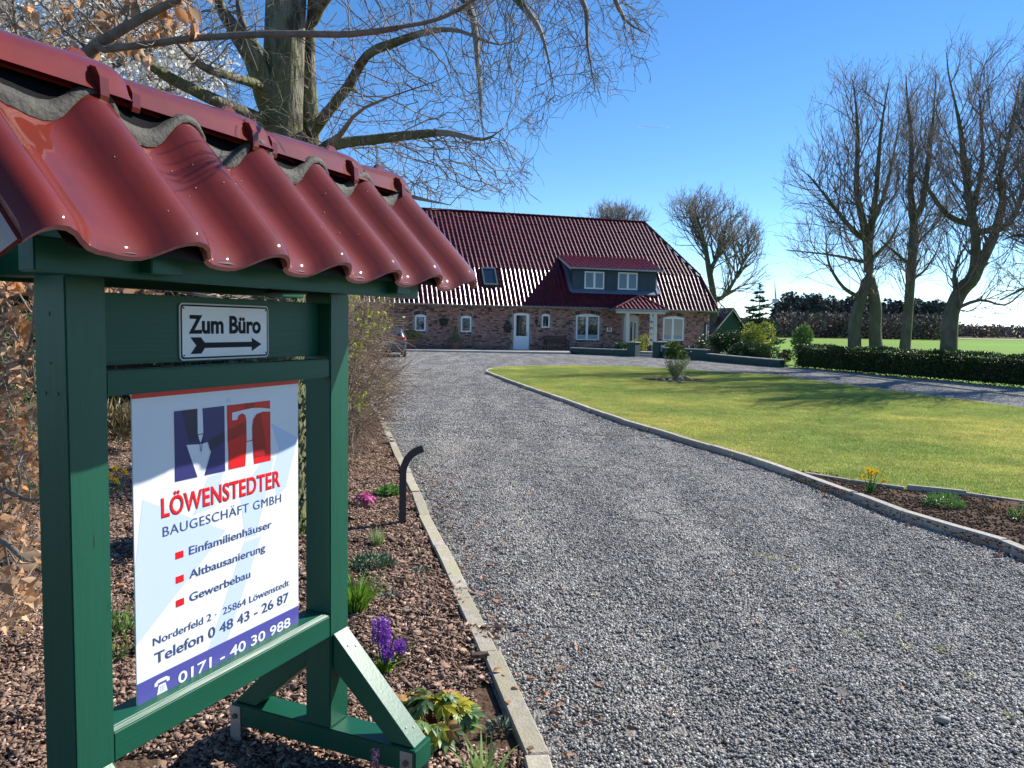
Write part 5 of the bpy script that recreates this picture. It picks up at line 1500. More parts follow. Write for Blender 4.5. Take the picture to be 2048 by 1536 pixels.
for i in range(len(st_) - 1):
    for j in range(m_):
        fs.append((i * m_ + j, i * m_ + (j + 1) % m_, (i + 1) * m_ + (j + 1) % m_, (i + 1) * m_ + j))
        win = (1 <= i <= 3) and j in (4, 5 - 1, 9, 10 - 0) and j in (4, 9) and i < 4
        mi.append(1 if (i in (2, 3) and j in (4, 9)) else 0)
fs += [tuple(range(m_)), tuple((len(st_) - 1) * m_ + j for j in range(m_))]; mi += [0, 0]
mb = MB(); mb.add(vs, fs); mb.m = mi
body = mb.build('car_body', [M_car, M_glass], CR_, smooth=True)
bm = bmesh.new(); bm.from_mesh(body.data)
for e in bm.edges:
    if len(e.link_faces) == 2 and e.calc_face_angle(0) > 0.7: e.smooth = False
bm.to_mesh(body.data); bm.free()
mb = MB(); mb.add([(-0.66, -0.012, 1.03), (0.66, -0.012, 1.03), (0.585, 0.325, 1.40), (-0.585, 0.325, 1.40)], [(0, 1, 2, 3)]); mb.v = [(x, y - 0.03 + (0.0 if z < 1.1 else 0.0), z) for x, y, z in mb.v]; mb.build('rear_window', M_glass, CR_)
for s in (-1, 1):
    mb = MB(); mb.add([(s * 0.36, -0.03, 0.88), (s * 0.80, -0.01, 0.84), (s * 0.80, -0.01, 1.00), (s * 0.38, -0.03, 0.98), (s * 0.895, 0.16, 0.86), (s * 0.86, 0.16, 1.01)], [(0, 1, 2, 3), (1, 4, 5, 2)]); mb.build('tail_lamp', M_tail, CR_)
    mb = MB(); mb.box(s * 0.66 - 0.13, s * 0.66 + 0.13, -0.045, -0.02, 0.50, 0.525); mb.build('reflector', M_tail, CR_)
    mb = MB(); mb.box(s * 0.72 - 0.014, s * 0.72 + 0.014, 0.5, 2.2, 1.43, 1.455); mb.build('roof_rail', M_galv, CR_)
mb = MB(); mb.box(-0.82, 0.82, -0.055, 0.12, 0.36, 0.62); mb.build('bumper', M_car, CR_, bevel=0.04, seg=3)
mb = MB(); mb.box(-0.70, 0.70, -0.03, 0.10, 0.27, 0.37); mb.build('diffuser', M_dark, CR_, bevel=0.01)
mb = MB(); mb.box(-0.26, 0.26, -0.045, -0.03, 0.70, 0.81); mb.build('number_plate', M_upvc, CR_)
for yy in (0.72, 3.45):
    for s in (-1, 1):
        mb = MB(); x = s * 0.80
        prof = [(0.0, -0.10), (0.30, -0.10), (0.325, -0.07), (0.325, 0.07), (0.30, 0.10), (0.21, 0.10)]
        vs = []; n_ = 20
        for r_, a in prof:
            for k in range(n_): t = 2 * PI * k / n_; vs.append((x + s * a, yy + r_ * math.cos(t), 0.325 + r_ * math.sin(t)))
        mb.add(vs, [(i * n_ + k, i * n_ + (k + 1) % n_, (i + 1) * n_ + (k + 1) % n_, (i + 1) * n_ + k) for i in range(5) for k in range(n_)])
        wh = mb.build('wheel', M_tyre, CR_, smooth=True)
        mb = MB(); vs = [(x + s * 0.08, yy, 0.325)] + [(x + s * 0.095, yy + 0.21 * math.cos(2 * PI * k / 20), 0.325 + 0.21 * math.sin(2 * PI * k / 20)) for k in range(20)]
        mb.add(vs, [(0, 1 + k, 1 + (k + 1) % 20) for k in range(20)]); mb.build('rim', M_galv, wh)
# ------------------------------------------------------------------ trees
M_bark = mat('bark_mossy', (0.24, 0.22, 0.17), (0.07, 0.06, 0.045), scale=16, rough=0.9, spec=0.15, bump=1.0, bscale=30, bdist=0.04, stretch=(1, 1, 0.3), col3=(0.16, 0.17, 0.06), scale3=3.5, lo=0.42, hi=0.58)
M_bark2 = mat('bark_dark', (0.20, 0.18, 0.13), (0.10, 0.09, 0.068), scale=5, rough=0.9, spec=0.15, bump=1.0, bscale=14, bdist=0.03, stretch=(1, 1, 0.4), col3=(0.10, 0.115, 0.05), scale3=0.9)
M_twig = mat('twig', (0.20, 0.16, 0.12), (0.34, 0.29, 0.23), scale=2.0, rough=0.85, spec=0.2, detail=2)
M_twig2 = mat('twig_dark', (0.15, 0.12, 0.095), (0.22, 0.185, 0.15), scale=1.2, rough=0.85, spec=0.2, detail=2)
def tree(name, chains, env, root_xy, label, rtip, step, infl, kill, group=None, twigs=0, twl=0.5, trop=(0, 0, 0.0), bark=M_bark2, twig=M_twig2, jit=0.16, expo=2.3, cat='tree', drift=(0, 0, 0.2), split=0.03, maxn=30000, iters=150, flare=None, rgs=1, spread=0.8, sprouts=None, poly=None):
    rg = np.random.default_rng(rgs)
    pos0, par0, r0 = skeleton(chains, step)
    if sprouts is None: pos, par = grow(pos0, par0, env, step, infl, kill, iters, trop, jit, rg, maxn)
    else:
        pos, par = pos0, par0; zmin = sprouts[0]
        cand = np.where((pos[:, 2] > zmin) & (par >= 0) & (r0 < 0.22))[0]
        for k_s, (n_s, L_s, seg_s, ang_s, up_s) in enumerate(sprouts[1]):
            pos, par, ids = sprout(pos, par, cand, n_s, L_s, seg_s, ang_s, up_s, rg, poly if k_s < 2 else None, hscale=r0 if k_s == 0 else None)
            cand = ids
        twigs = 0
    if twigs: pos, par = add_twigs(pos, par, twigs, twl, 3, rg, drift, spread=spread)
    if twigs: pos, par = add_twigs(pos, par, twigs // 2, twl * 0.6, 2, rg, drift, only_tips=False, spread=1.0)
    r = radii(pos, par, rtip, expo)
    k = len(r0); r[:k] = np.maximum(r0, 0)      # traced limbs keep their thickness
    for i in range(k, len(r)):
        p = par[i]
        if r[i] > r[p] * 0.8: r[i] = r[p] * 0.8 if p < k else r[p] * 0.97
    r = np.maximum(r, rtip)
    root = empty(name, (root_xy[0], root_xy[1], 0), 0, label, cat, group)
    off = (root_xy[0], root_xy[1], 0)
    big = r > split
    # trunk and limbs in one part, fine branches in another
    idx = np.arange(len(r))
    def sub(sel):
        keep = np.where(sel & (par >= 0))[0]
        need = np.unique(np.concatenate([keep, par[keep]]))
        mp_ = -np.ones(len(r), int); mp_[need] = np.arange(len(need))
        pp = np.full(len(need), -1, np.int32)
        kk = mp_[keep]; pp[kk] = mp_[par[keep]]
        return pos[need], pp, r[need]
    P1, Q1, R1 = sub(big)
    link('trunk', wood_mesh(name + '_trunk', P1, Q1, R1, bark, off, big=0.05, mid=0.01), root)
    P2, Q2, R2 = sub(~big)
    tag(link('branches', wood_mesh(name + '_branches', P2, Q2, R2, twig, off, big=9, mid=rtip * 2.6 if rtip > 0.002 else 0.006), root), kind='stuff')
    return root, pos, par, r

def ch(*pts, per=3): return [np.array(q) for q in pchain(pts, per)]
D1 = 33.5
t1 = [
 (None, ch((1711, 722, D1, .30), (1709, 690, D1, .27), (1711, 636, D1, .25), (1725, 589, D1, .22), (1737, 545, D1, .20), (1734, 481, D1, .19), (1725, 439, D1, .15), (1713, 378, D1 + .3, .12), (1716, 284, D1 + .4, .08), (1712, 214, D1, .045), (1705, 160, D1, .02))),
 ((0, 0), ch((1737, 545, D1, .20), (1751, 612, D1, .24), (1750, 660, D1, .25), (1754, 722, D1 - .3, .30))),
 ((0, 0), ch((1736, 500, D1, .16), (1744, 450, D1, .13), (1753, 378, D1 - .4, .10), (1762, 261, D1 - .5, .06), (1777, 167, D1 - .4, .025))),
 ((0, 0), ch((1731, 486, D1, .12), (1687, 439, D1 - .6, .09), (1655, 397, D1 - 1, .06), (1617, 350, D1 - 1.4, .03))),
 ((0, 0), ch((1725, 598, D1, .10), (1687, 575, D1 - .5, .07), (1660, 533, D1 - .9, .055), (1652, 495, D1 - 1, .03))),
 ((0, 0), ch((1727, 525, D1, .08), (1690, 515, D1 + .6, .06), (1640, 507, D1 + 1, .04), (1572, 500, D1 + 1.4, .02))),
 ((0, 0), ch((1740, 520, D1, .08), (1780, 480, D1 - .7, .06), (1800, 440, D1 - 1, .03))),
 ((0, 0), ch((1734, 470, D1, .12), (1765, 400, D1 + .7, .09), (1785, 320, D1 + 1, .05), (1800, 230, D1 + 1, .02)))]
E1 = [(1700, 610), (1640, 600), (1570, 540), (1555, 450), (1560, 350), (1600, 250), (1640, 165), (1690, 115), (1740, 120), (1800, 85), (1840, 200), (1850, 330), (1845, 430), (1800, 520), (1770, 610)]; e1 = None
G1 = 'tall bare trees behind the clipped hedge'
tree('bare_tree', t1, e1, PX(1732, D1, 0), 'leftmost tall bare tree behind the hedge, two trunks joining low down', 0.0042, 0.28, 2.2, 0.48, G1, 5600, 0.8, (0, 0, 0.42), expo=2.35, rgs=21, drift=(0, 0, 0.5), spread=0.5, sprouts=(2.4, [(170, 3.6, 11, 0.85, 0.085), (800, 1.25, 7, 0.62, 0.09), (2300, 0.6, 4, 0.6, 0.10), (3000, 0.34, 2, 0.6, 0.12)]), poly=E1)
D2 = 31.0
t2 = [
 (None, ch((1806, 725, D2, .26), (1810, 694, D2, .21), (1816, 627, D2, .18), (1823, 533, D2, .17), (1828, 448, D2, .16), (1821, 378, D2, .11), (1823, 284, D2 + .3, .08), (1814, 190, D2 + .3, .04), (1812, 150, D2, .02))),
 ((0, 0), ch((1829, 440, D2, .13), (1845, 406, D2 - .2, .11), (1859, 308, D2 - .5, .08), (1868, 214, D2 - .5, .04), (1872, 150, D2 - .3, .02))),
 ((0, 0), ch((1823, 533, D2, .07), (1790, 505, D2 - .6, .05), (1760, 480, D2 - 1, .025))),
 ((0, 0), ch((1824, 500, D2, .06), (1860, 460, D2 + .6, .045), (1885, 430, D2 + 1, .02))),
 ((0, 0), ch((1822, 560, D2, .06), (1850, 540, D2 - .6, .04), (1875, 500, D2 - 1, .02)))]
E2 = [(1790, 610), (1765, 500), (1790, 400), (1780, 250), (1810, 150), (1850, 115), (1885, 150), (1905, 270), (1905, 400), (1880, 520), (1850, 610)]; e2 = None
tree('bare_tree', t2, e2, PX(1808, D2, 0), 'slender bare tree behind the hedge, second from the left, single straight trunk', 0.0040, 0.26, 2.0, 0.46, G1, 3300, 0.75, (0, 0, 0.42), expo=2.35, rgs=22, drift=(0, 0, 0.5), spread=0.5, sprouts=(2.4, [(120, 2.9, 11, 0.85, 0.085), (560, 1.2, 7, 0.62, 0.09), (1500, 0.6, 4, 0.6, 0.10), (2000, 0.34, 2, 0.6, 0.12)]), poly=E2)
D3 = 28.0
t3 = [
 (None, ch((1893, 735, D3, .36), (1897, 702, D3, .29), (1903, 627, D3, .25), (1922, 582, D3, .25), (1948, 552, D3, .23), (1952, 500, D3, .16), (1948, 448, D3, .14), (1936, 387, D3, .12), (1927, 308, D3 + .2, .10), (1917, 237, D3 + .3, .06), (1898, 153, D3 + .3, .03), (1893, 105, D3, .015))),
 ((0, 0), ch((1948, 552, D3, .20), (1975, 500, D3 - .2, .17), (1988, 470, D3 - .3, .15), (2006, 401, D3 - .5, .12), (1999, 355, D3 - .6, .09), (2016, 284, D3 - .7, .06), (2040, 160, D3 - .5, .03))),
 ((0, 0), ch((1948, 450, D3, .11), (1912, 440, D3 - .4, .10), (1885, 420, D3 - .8, .08), (1856, 378, D3 - 1, .06), (1828, 345, D3 - 1.2, .03))),
 ((0, 0), ch((1915, 592, D3, .10), (1910, 565, D3 - .3, .09), (1910, 540, D3 - .4, .05), (1925, 500, D3 - .6, .03))),
 ((0, 0), ch((1990, 465, D3, .12), (2030, 430, D3 - .8, .09), (2060, 330, D3 - 1, .06), (2075, 220, D3 - 1, .03))),
 ((0, 0), ch((1944, 420, D3, .09), (1965, 330, D3 + .8, .07), (1960, 200, D3 + 1, .03))),
 ((0, 0), ch((1905, 620, D3, .07), (1960, 600, D3 - 1, .05), (2010, 610, D3 - 1.4, .03), (2050, 580, D3 - 1.8, .02)))]
E3 = [(1870, 620), (1825, 520), (1835, 400), (1860, 250), (1870, 120), (1895, 70), (1950, 110), (2000, 66), (2060, 80), (2120, 200), (2140, 400), (2100, 580), (1990, 640)]; e3 = None
tree('bare_tree', t3, e3, PX(1895, D3, 0), 'thickest bare tree behind the hedge, bent trunk forking twice near the right edge', 0.0040, 0.26, 2.0, 0.46, G1, 5400, 0.75, (0, 0, 0.40), expo=2.35, rgs=23, drift=(0, 0, 0.45), spread=0.5, sprouts=(2.4, [(170, 3.6, 11, 0.85, 0.085), (800, 1.25, 7, 0.62, 0.09), (2300, 0.6, 4, 0.6, 0.10), (3000, 0.34, 2, 0.6, 0.12)]), poly=E3)
D4 = 25.0
t4 = [
 (None, ch((2150, 760, D4, .30), (2145, 600, D4, .24), (2130, 500, D4, .20), (2120, 400, D4, .15), (2110, 250, D4, .08), (2100, 100, D4, .03))),
 ((0, 0), ch((2135, 540, D4, .12), (2080, 490, D4 - .5, .09), (2040, 470, D4 - .8, .05), (2005, 480, D4 - 1, .02))),
 ((0, 0), ch((2122, 420, D4, .12), (2080, 330, D4 - .5, .09), (2060, 250, D4 - .8, .05), (2050, 150, D4 - 1, .02))),
 ((0, 0), ch((2140, 580, D4, .08), (2070, 570, D4 - .9, .05), (2000, 600, D4 - 1.2, .02)))]
E4 = [(2010, 640), (1975, 560), (2000, 400), (2030, 200), (2090, 100), (2180, 120), (2260, 300), (2250, 560)]; e4 = None
tree('bare_tree', t4, e4, PX(2150, D4, 0), 'bare tree at the right edge, only its branches reach into view', 0.0042, 0.27, 2.1, 0.5, G1, 2400, 0.75, (0, 0, 0.25), expo=2.35, rgs=24, sprouts=(2.4, [(170, 3.6, 11, 0.85, 0.085), (800, 1.25, 7, 0.62, 0.09), (2300, 0.6, 4, 0.6, 0.10), (2500, 0.34, 2, 0.6, 0.12)]), poly=E4)

# big tree close to the notice stand ------------------------------------
DB = 6.2
tb = [
 (None, ch((556, 1120, DB, .27), (552, 900, DB, .24), (553, 600, DB, .22), (560, 400, DB, .20), (562, 260, DB, .168), (566, 160, DB, .16), (570, 60, DB, .155), (575, -80, DB, .15), (580, -260, DB, .12))),
 ((0, 0), ch((553, 235, DB, .12), (530, 190, DB - .1, .085), (508, 120, DB - .2, .075), (470, 60, DB - .3, .065), (440, 10, DB - .4, .06), (420, -80, DB - .5, .05))),
 ((0, 0), ch((556, 200, DB, .07), (530, 150, DB + .25, .05), (508, 90, DB + .3, .045), (482, 40, DB + .3, .04), (470, -60, DB + .3, .035))),
 ((0, 0), ch((575, 420, DB, .11), (612, 340, DB + .1, .085), (622, 270, DB + .15, .07), (617, 150, DB + .2, .062), (622, 30, DB + .2, .055), (625, -90, DB + .2, .045))),
 ((0, 0), ch((480, 130, DB - .2, .05), (455, 210, DB - .4, .0), (0, 0, 1, 0))[:1] + ch((520, 170, DB - .2, .04), (470, 155, DB - .5, .034), (400, 130, DB - .9, .028), (330, 60, DB - 1.2, .02))),
 ((0, 0), ch((550, 250, DB, .05), (440, 205, DB - .5, .045), (330, 150, DB - .8, .04), (250, 95, DB - 1, .03), (160, 70, DB - 1.2, .02))),
 ((3, 0), ch((628, 262, DB + .1, .05), (655, 225, DB - .3, .042), (698, 170, DB - .6, .036), (735, 110, DB - .9, .032), (790, 85, DB - 1.1, .028), (860, 62, DB - 1.3, .022), (920, 62, DB - 1.5, .018), (1000, 90, DB - 1.6, .012), (1060, 60, DB - 1.6, .008))),
 ((3, 0), ch((618, 330, DB + .1, .05), (670, 290, DB - .3, .04), (748, 279, DB - .8, .034), (834, 269, DB - 1.2, .028), (897, 266, DB - 1.5, .022), (967, 279, DB - 1.8, .016), (1010, 255, DB - 2, .01))),
 ((3, 0), ch((608, 350, DB, .04), (640, 300, DB - .8, .034), (680, 270, DB - 1.0, .02), (730, 215, DB - 1.3, .014), (880, 160, DB - 1.5, .008))),
 ((3, 0), ch((620, 40, DB + .2, .05), (680, -30, DB - .5, .04), (800, -60, DB - 1, .03), (930, 0, DB - 1.4, .024), (955, 120, DB - 1.6, .018), (962, 220, DB - 1.7, .012), (970, 290, DB - 1.8, .008))),
 ((3, 0), ch((622, 10, DB + .2, .05), (760, -90, DB - .4, .04), (960, -60, DB - .9, .03), (1060, 30, DB - 1.3, .022), (1090, 90, DB - 1.5, .014), (1110, 190, DB - 1.6, .008))),
 ((3, 0), ch((622, 0, DB + .2, .045), (800, -110, DB, .038), (1040, -80, DB - .5, .03), (1160, -10, DB - 1.0, .022), (1175, 90, DB - 1.2, .014), (1190, 180, DB - 1.3, .008))),
 ((3, 0), ch((1040, -80, DB - .5, .03), (1200, -40, DB - 1.0, .02), (1250, 40, DB - 1.3, .012), (1300, 70, DB - 1.4, .007))),
 ((3, 0), ch((600, 380, DB, .04), (660, 380, DB - .8, .032), (740, 370, DB - 1.2, .025), (830, 395, DB - 1.6, .018), (900, 410, DB - 1.8, .010)))]
tb[4] = ((0, 0), ch((520, 170, DB - .2, .04), (470, 155, DB - .5, .034), (400, 130, DB - .9, .028), (330, 60, DB - 1.2, .02)))
tb[12] = ((11, 0), tb[12][1])
tb = [(s_, [np.array([*q[:3], q[3] * (1 if (k_ < len(pts_) * 0.5 or i_ == 0) else 1 - 0.75 * (k_ - len(pts_) * .5) / (len(pts_) * .5))]) for k_, q in enumerate(pts_)]) for i_, (s_, pts_) in enumerate(tb)]
eb1 = envelope([(640, 60), (900, -60), (1330, -60), (1325, 40), (1290, 150), (1190, 215), (1110, 190), (1060, 300), (1075, 360), (985, 400), (900, 425), (830, 400), (700, 330), (640, 250)], DB - .9, 1.3, 2700, np.random.default_rng(8))
eb2 = envelope([(200, 60), (330, -60), (640, -60), (640, 300), (540, 260), (430, 215), (280, 150)], DB - .3, 1.3, 450, np.random.default_rng(9))
bigtree = tree('big_bare_tree', tb, np.concatenate([eb1, eb2]), PX(556, DB, 0), 'large mossy bare tree close behind the notice stand, twigs hanging over the drive', 0.0014, 0.075, 0.8, 0.12, None, 2800, 0.15, (0, 0, -0.05), bark=M_bark, twig=M_twig, expo=2.3, rgs=31, drift=(0.15, 0, -0.25), split=0.02, maxn=26000, iters=220, jit=0.22)
# ivy on the trunk
broot = bigtree[0]
M_ivy = mat('ivy_leaf', (0.018, 0.05, 0.016), (0.04, 0.085, 0.03), scale=6, rough=0.25, spec=0.6, tint=0.5)
n = 2600
hz = rng.uniform(0, 2.0, n); th = rng.uniform(0, 2 * PI, n); rr = 0.27 + rng.uniform(-0.01, 0.10, n) * (1.6 - hz * 0.5)
cx_ = PX(553, DB, 0)
C = np.c_[rr * np.cos(th), rr * np.sin(th), hz]
tag(link('ivy', leaf_mesh('ivy', C, np.c_[np.cos(th), np.sin(th), rng.normal(-0.5, 0.5, n)] + rng.normal(0, 0.4, (n, 3)), rng.uniform(0.03, 0.06, n), M_ivy, 0.9), broot), kind='stuff')

# beech with withered leaves, left of and above the stand ------------------
M_beech = mat('beech_bark', (0.22, 0.18, 0.14), (0.13, 0.105, 0.085), scale=12, rough=0.8, bump=0.4, bscale=40)
M_dry = mat('withered_leaf', (0.62, 0.27, 0.09), (0.70, 0.42, 0.22), scale=8, rough=0.7, tint=0.35, transl=0.35, mix_tint=(0.58, 0.40, 0.26))
DC = 3.7
tc = [
 (None, ch((-60, 1240, DC, .045), (-40, 900, DC, .04), (0, 600, DC, .036), (60, 330, DC - .1, .033), (120, 190, DC - .2, .030), (178, 105, DC - .25, .027), (233, 66, DC - .3, .023), (310, 22, DC - .35, .019), (370, -10, DC - .4, .016), (450, -70, DC - .4, .012))),
 ((0, 0), ch((205, 90, DC - .27, .018), (240, 76, DC - .2, .016), (258, 36, DC - .1, .014), (280, -10, DC, .012), (300, -80, DC, .008))),
 ((0, 0), ch((190, 100, DC - .26, .017), (240, 95, DC - .4, .015), (310, 86, DC - .5, .014), (383, 77, DC - .6, .013), (510, 69, DC - .7, .0125), (620, 68, DC - .8, .012), (700, 68, DC - .85, .0115), (795, 56, DC - .9, .010), (873, 40, DC - 1, .009), (936, 8, DC - 1.05, .008), (1000, -40, DC - 1.1, .006))),
 ((0, 0), ch((60, 330, DC, .02), (40, 120, DC + .2, .012), (28, 20, DC + .2, .009), (20, -60, DC + .2, .006))),
 ((0, 0), ch((0, 600, DC, .02), (120, 560, DC - .2, .015), (230, 540, DC - .3, .012), (330, 575, DC - .4, .010), (450, 600, DC - .5, .006))),
 ((0, 0), ch((-30, 820, DC, .02), (20, 760, DC - .2, .014), (60, 690, DC - .4, .009), (70, 600, DC - .5, .006))),
 ((0, 0), ch((-45, 960, DC, .02), (10, 980, DC - .3, .014), (60, 1000, DC - .5, .009), (110, 990, DC - .5, .006))),
 ((0, 0), ch((-50, 1100, DC, .02), (0, 1080, DC - .4, .014), (50, 1120, DC - .6, .011), (110, 1160, DC - .8, .007)))]
ec = np.concatenate([envelope([(-80, -60), (420, -60), (380, 60), (250, 110), (130, 140), (60, 100), (-80, 40)], DC, .5, 500, np.random.default_rng(12)),
                     envelope([(-100, 520), (60, 520), (250, 545), (560, 590), (300, 600), (80, 640), (80, 1250), (-100, 1300)], DC - .1, .5, 1000, np.random.default_rng(13))])
bc, pos_, par_, r_ = tree('beech_tree', tc, ec, PX(-60, DC, 0), 'young beech with withered orange leaves at the left edge, one long bough reaching right', 0.0018, 0.06, 0.7, 0.10, None, 1400, 0.14, (0, 0, 0), bark=M_beech, twig=M_twig, expo=2.2, rgs=33, split=0.0075, maxn=9000)
# withered leaves: each one a part, sharing a few meshes
def dry_leaf(name, L_, W_, curl, rg):
    V, F = [], []
    rows = 5
    for i in range(rows + 1):
        t = i / rows; w = W_ * math.sin(PI * min(1, t * 0.92 + 0.06)) ** 0.8; zc = -curl * L_ * (t ** 1.7) + rg.normal(0, 0.03) * L_
        fold = 0.35 + rg.uniform(-0.15, 0.3)
        V += [(-w, t * L_, zc + w * fold + rg.normal(0, 0.04) * L_), (0, t * L_, zc), (w, t * L_, zc + w * fold + rg.normal(0, 0.04) * L_)]
    for i in range(rows):
        a = i * 3; F += [(a, a + 1, a + 4, a + 3), (a + 1, a + 2, a + 5, a + 4)]
    me = np_mesh(name, V, F, M_dry, shade=np.full(len(F), rg.random()), tint=np.full(len(F), rg.random()))
    return me
rg_ = np.random.default_rng(77)
dls = [dry_leaf('withered_leaf', rg_.uniform(0.045, 0.075), rg_.uniform(0.013, 0.022), rg_.uniform(0.1, 0.8), rg_) for _ in range(9)]
nch = np.bincount(par_[par_ >= 0], minlength=len(pos_)); tips = np.where((nch <= 1) & (r_ < 0.006))[0]
def to_px(p):
    c = CM @ (p - EYE); return 1024 + FPX * c[0] / c[2], 768 + FPX * c[1] / c[2]
tp = np.array([to_px(pos_[i]) for i in tips])
okk = ((tp[:, 0] < 410) & (tp[:, 1] < 120)) | ((tp[:, 0] < 330) & (tp[:, 1] > 520) & (tp[:, 1] < 1250))
tips = tips[okk]; tp = tp[okk]
wgt = np.where(tp[:, 1] < 120, 1.6, 1.0)
wgt = wgt * np.where((tp[:, 0] > 0) & ((tp[:, 0] < 62) | ((tp[:, 0] > 200) & ((tp[:, 1] < 590) | ((tp[:, 0] < 262) & (tp[:, 1] > 790)))) | (tp[:, 1] < 120)), 5.0, 0.5)
cl = rg_.choice(len(tips), 110, p=wgt / wgt.sum())
cnt = 0
for c_ in cl:
    for q in range(rg_.integers(2, 5)):
        if cnt >= 290: break
        o = link('leaf', dls[rg_.integers(0, 9)], bc); cnt += 1
        p = pos_[tips[c_]] - np.array([*bc.location]) + rg_.normal(0, 0.018, 3)
        o.location = tuple(float(v) for v in p); o.rotation_euler = (rg_.uniform(-2.2, -0.6), rg_.normal(0, 0.5), rg_.uniform(0, 6.28)); s = float(rg_.uniform(0.95, 1.6)) if tp[c_][1] > 150 else float(rg_.uniform(0.8, 1.3)); o.scale = (s, s, s)

# the smaller and further withered leaves, past the limit of single parts
lo_ = np.where(tp[:, 1] > 400)[0]; pick = tips[rg_.choice(lo_, 1500)] if len(lo_) else tips[:1]
Cc = pos_[pick] + rg_.normal(0, 0.05, (len(pick), 3)) - np.array([*bc.location])
tag(link('withered_foliage', leaf_mesh('withered_foliage', Cc, rg_.normal(size=(len(pick), 3)) + [0, 0, -.6], rg_.uniform(0.045, 0.085, len(pick)), M_dry, 0.5, rg_, curl=0.35), bc), kind='stuff')

# white blossoming tree further back at the upper left
M_blossom = mat('white_blossom', (0.80, 0.79, 0.70), (0.88, 0.88, 0.84), scale=4, rough=0.7, tint=0.15, transl=0.3)
DW = 10.5
tw = [(None, ch((-80, 950, DW, .12), (-60, 600, DW, .11), (20, 350, DW, .09), (120, 200, DW, .07), (230, 130, DW, .05), (330, 90, DW, .03))),
      ((0, 0), ch((120, 200, DW, .05), (150, 100, DW, .04), (200, -30, DW, .03))), ((0, 0), ch((20, 350, DW, .06), (20, 150, DW, .05), (60, 0, DW, .03))), ((0, 0), ch((120, 200, DW, .04), (260, 190, DW, .03), (360, 175, DW, .02)))]
ew = envelope([(-120, -60), (330, -60), (345, 60), (440, 100), (470, 170), (360, 200), (240, 150), (100, 180), (-120, 120)], DW, 1.5, 2600, np.random.default_rng(14))
wt, wp, wpar, wr = tree('blossoming_tree', tw, ew, PX(-80, DW, 0), 'tree covered in small white blossom behind the beech at the upper left', 0.004, 0.13, 1.2, 0.22, None, 1500, 0.3, bark=M_bark, twig=M_twig, rgs=35, expo=2.3, maxn=9000)
nc = np.bincount(wpar[wpar >= 0], minlength=len(wp)); ti_ = np.where((nc == 0) | (wr < 0.006))[0]; sel = rng.choice(ti_, 9000)
C = wp[sel] + rng.normal(0, 0.045, (9000, 3)) - np.array([*wt.location])
tag(link('blossom', leaf_mesh('blossom', C, rng.normal(size=(9000, 3)), rng.uniform(0.035, 0.062, 9000), M_blossom, 1.0), wt), kind='stuff')

# trees behind the farmhouse ------------------------------------------------
DH = 66.0
th_ = [(None, ch((1432, 690, DH, .35), (1428, 600, DH, .28), (1418, 540, DH, .24), (1408, 480, DH, .16), (1390, 420, DH, .07))),
       ((0, 0), ch((1418, 545, DH, .2), (1440, 500, DH, .14), (1455, 440, DH, .06))), ((0, 0), ch((1428, 600, DH, .22), (1450, 590, DH - 1, .16), (1480, 540, DH - 1.5, .10), (1500, 490, DH - 2, .05))), ((0, 0), ch((1412, 500, DH, .14), (1380, 450, DH + 1, .06)))]
EHp = [(1400, 620), (1330, 560), (1325, 470), (1340, 400), (1400, 385), (1460, 395), (1510, 450), (1540, 530), (1520, 610), (1460, 630)]; eh = None
tree('bare_tree', th_, eh, PX(1432, DH, 0), 'round bare tree standing behind the right end of the farmhouse roof', 0.009, 0.42, 3.4, 0.72, 'bare trees behind the farmhouse', 3200, 1.3, (0, 0, 0.35), expo=2.1, rgs=41, split=0.07, maxn=12000, sprouts=(1.8, [(130, 5.0, 9, 0.8, 0.08), (560, 2.0, 6, 0.6, 0.09), (1500, 1.0, 4, 0.6, 0.1), (1800, .55, 2, .6, .1)]), poly=EHp)
DI = 78.0
ti2 = [(None, ch((1232, 690, DI, .35), (1232, 560, DI, .28), (1225, 480, DI, .18), (1215, 430, DI, .08))), ((0, 0), ch((1230, 520, DI, .2), (1255, 450, DI, .08)))]
EIp = [(1160, 500), (1165, 430), (1200, 413), (1250, 415), (1290, 425), (1305, 450), (1300, 510), (1230, 540), (1222, 700)]; ei = None
tree('bare_tree', ti2, ei, PX(1232, DI, 0), 'bare tree crown showing just above the ridge of the farmhouse roof', 0.010, 0.5, 4, 0.75, 'bare trees behind the farmhouse', 1800, 1.2, (0, 0, 0.1), expo=2.1, rgs=42, split=0.07, maxn=6000, sprouts=(1.8, [(90, 4.0, 9, 0.7, 0.10), (400, 1.8, 6, 0.6, 0.09), (1000, .9, 4, 0.6, 0.1), (1200, .5, 2, .6, .1)]), poly=[(1130, 720), (1150, 440), (1200, 413), (1250, 415), (1300, 430), (1320, 720)])

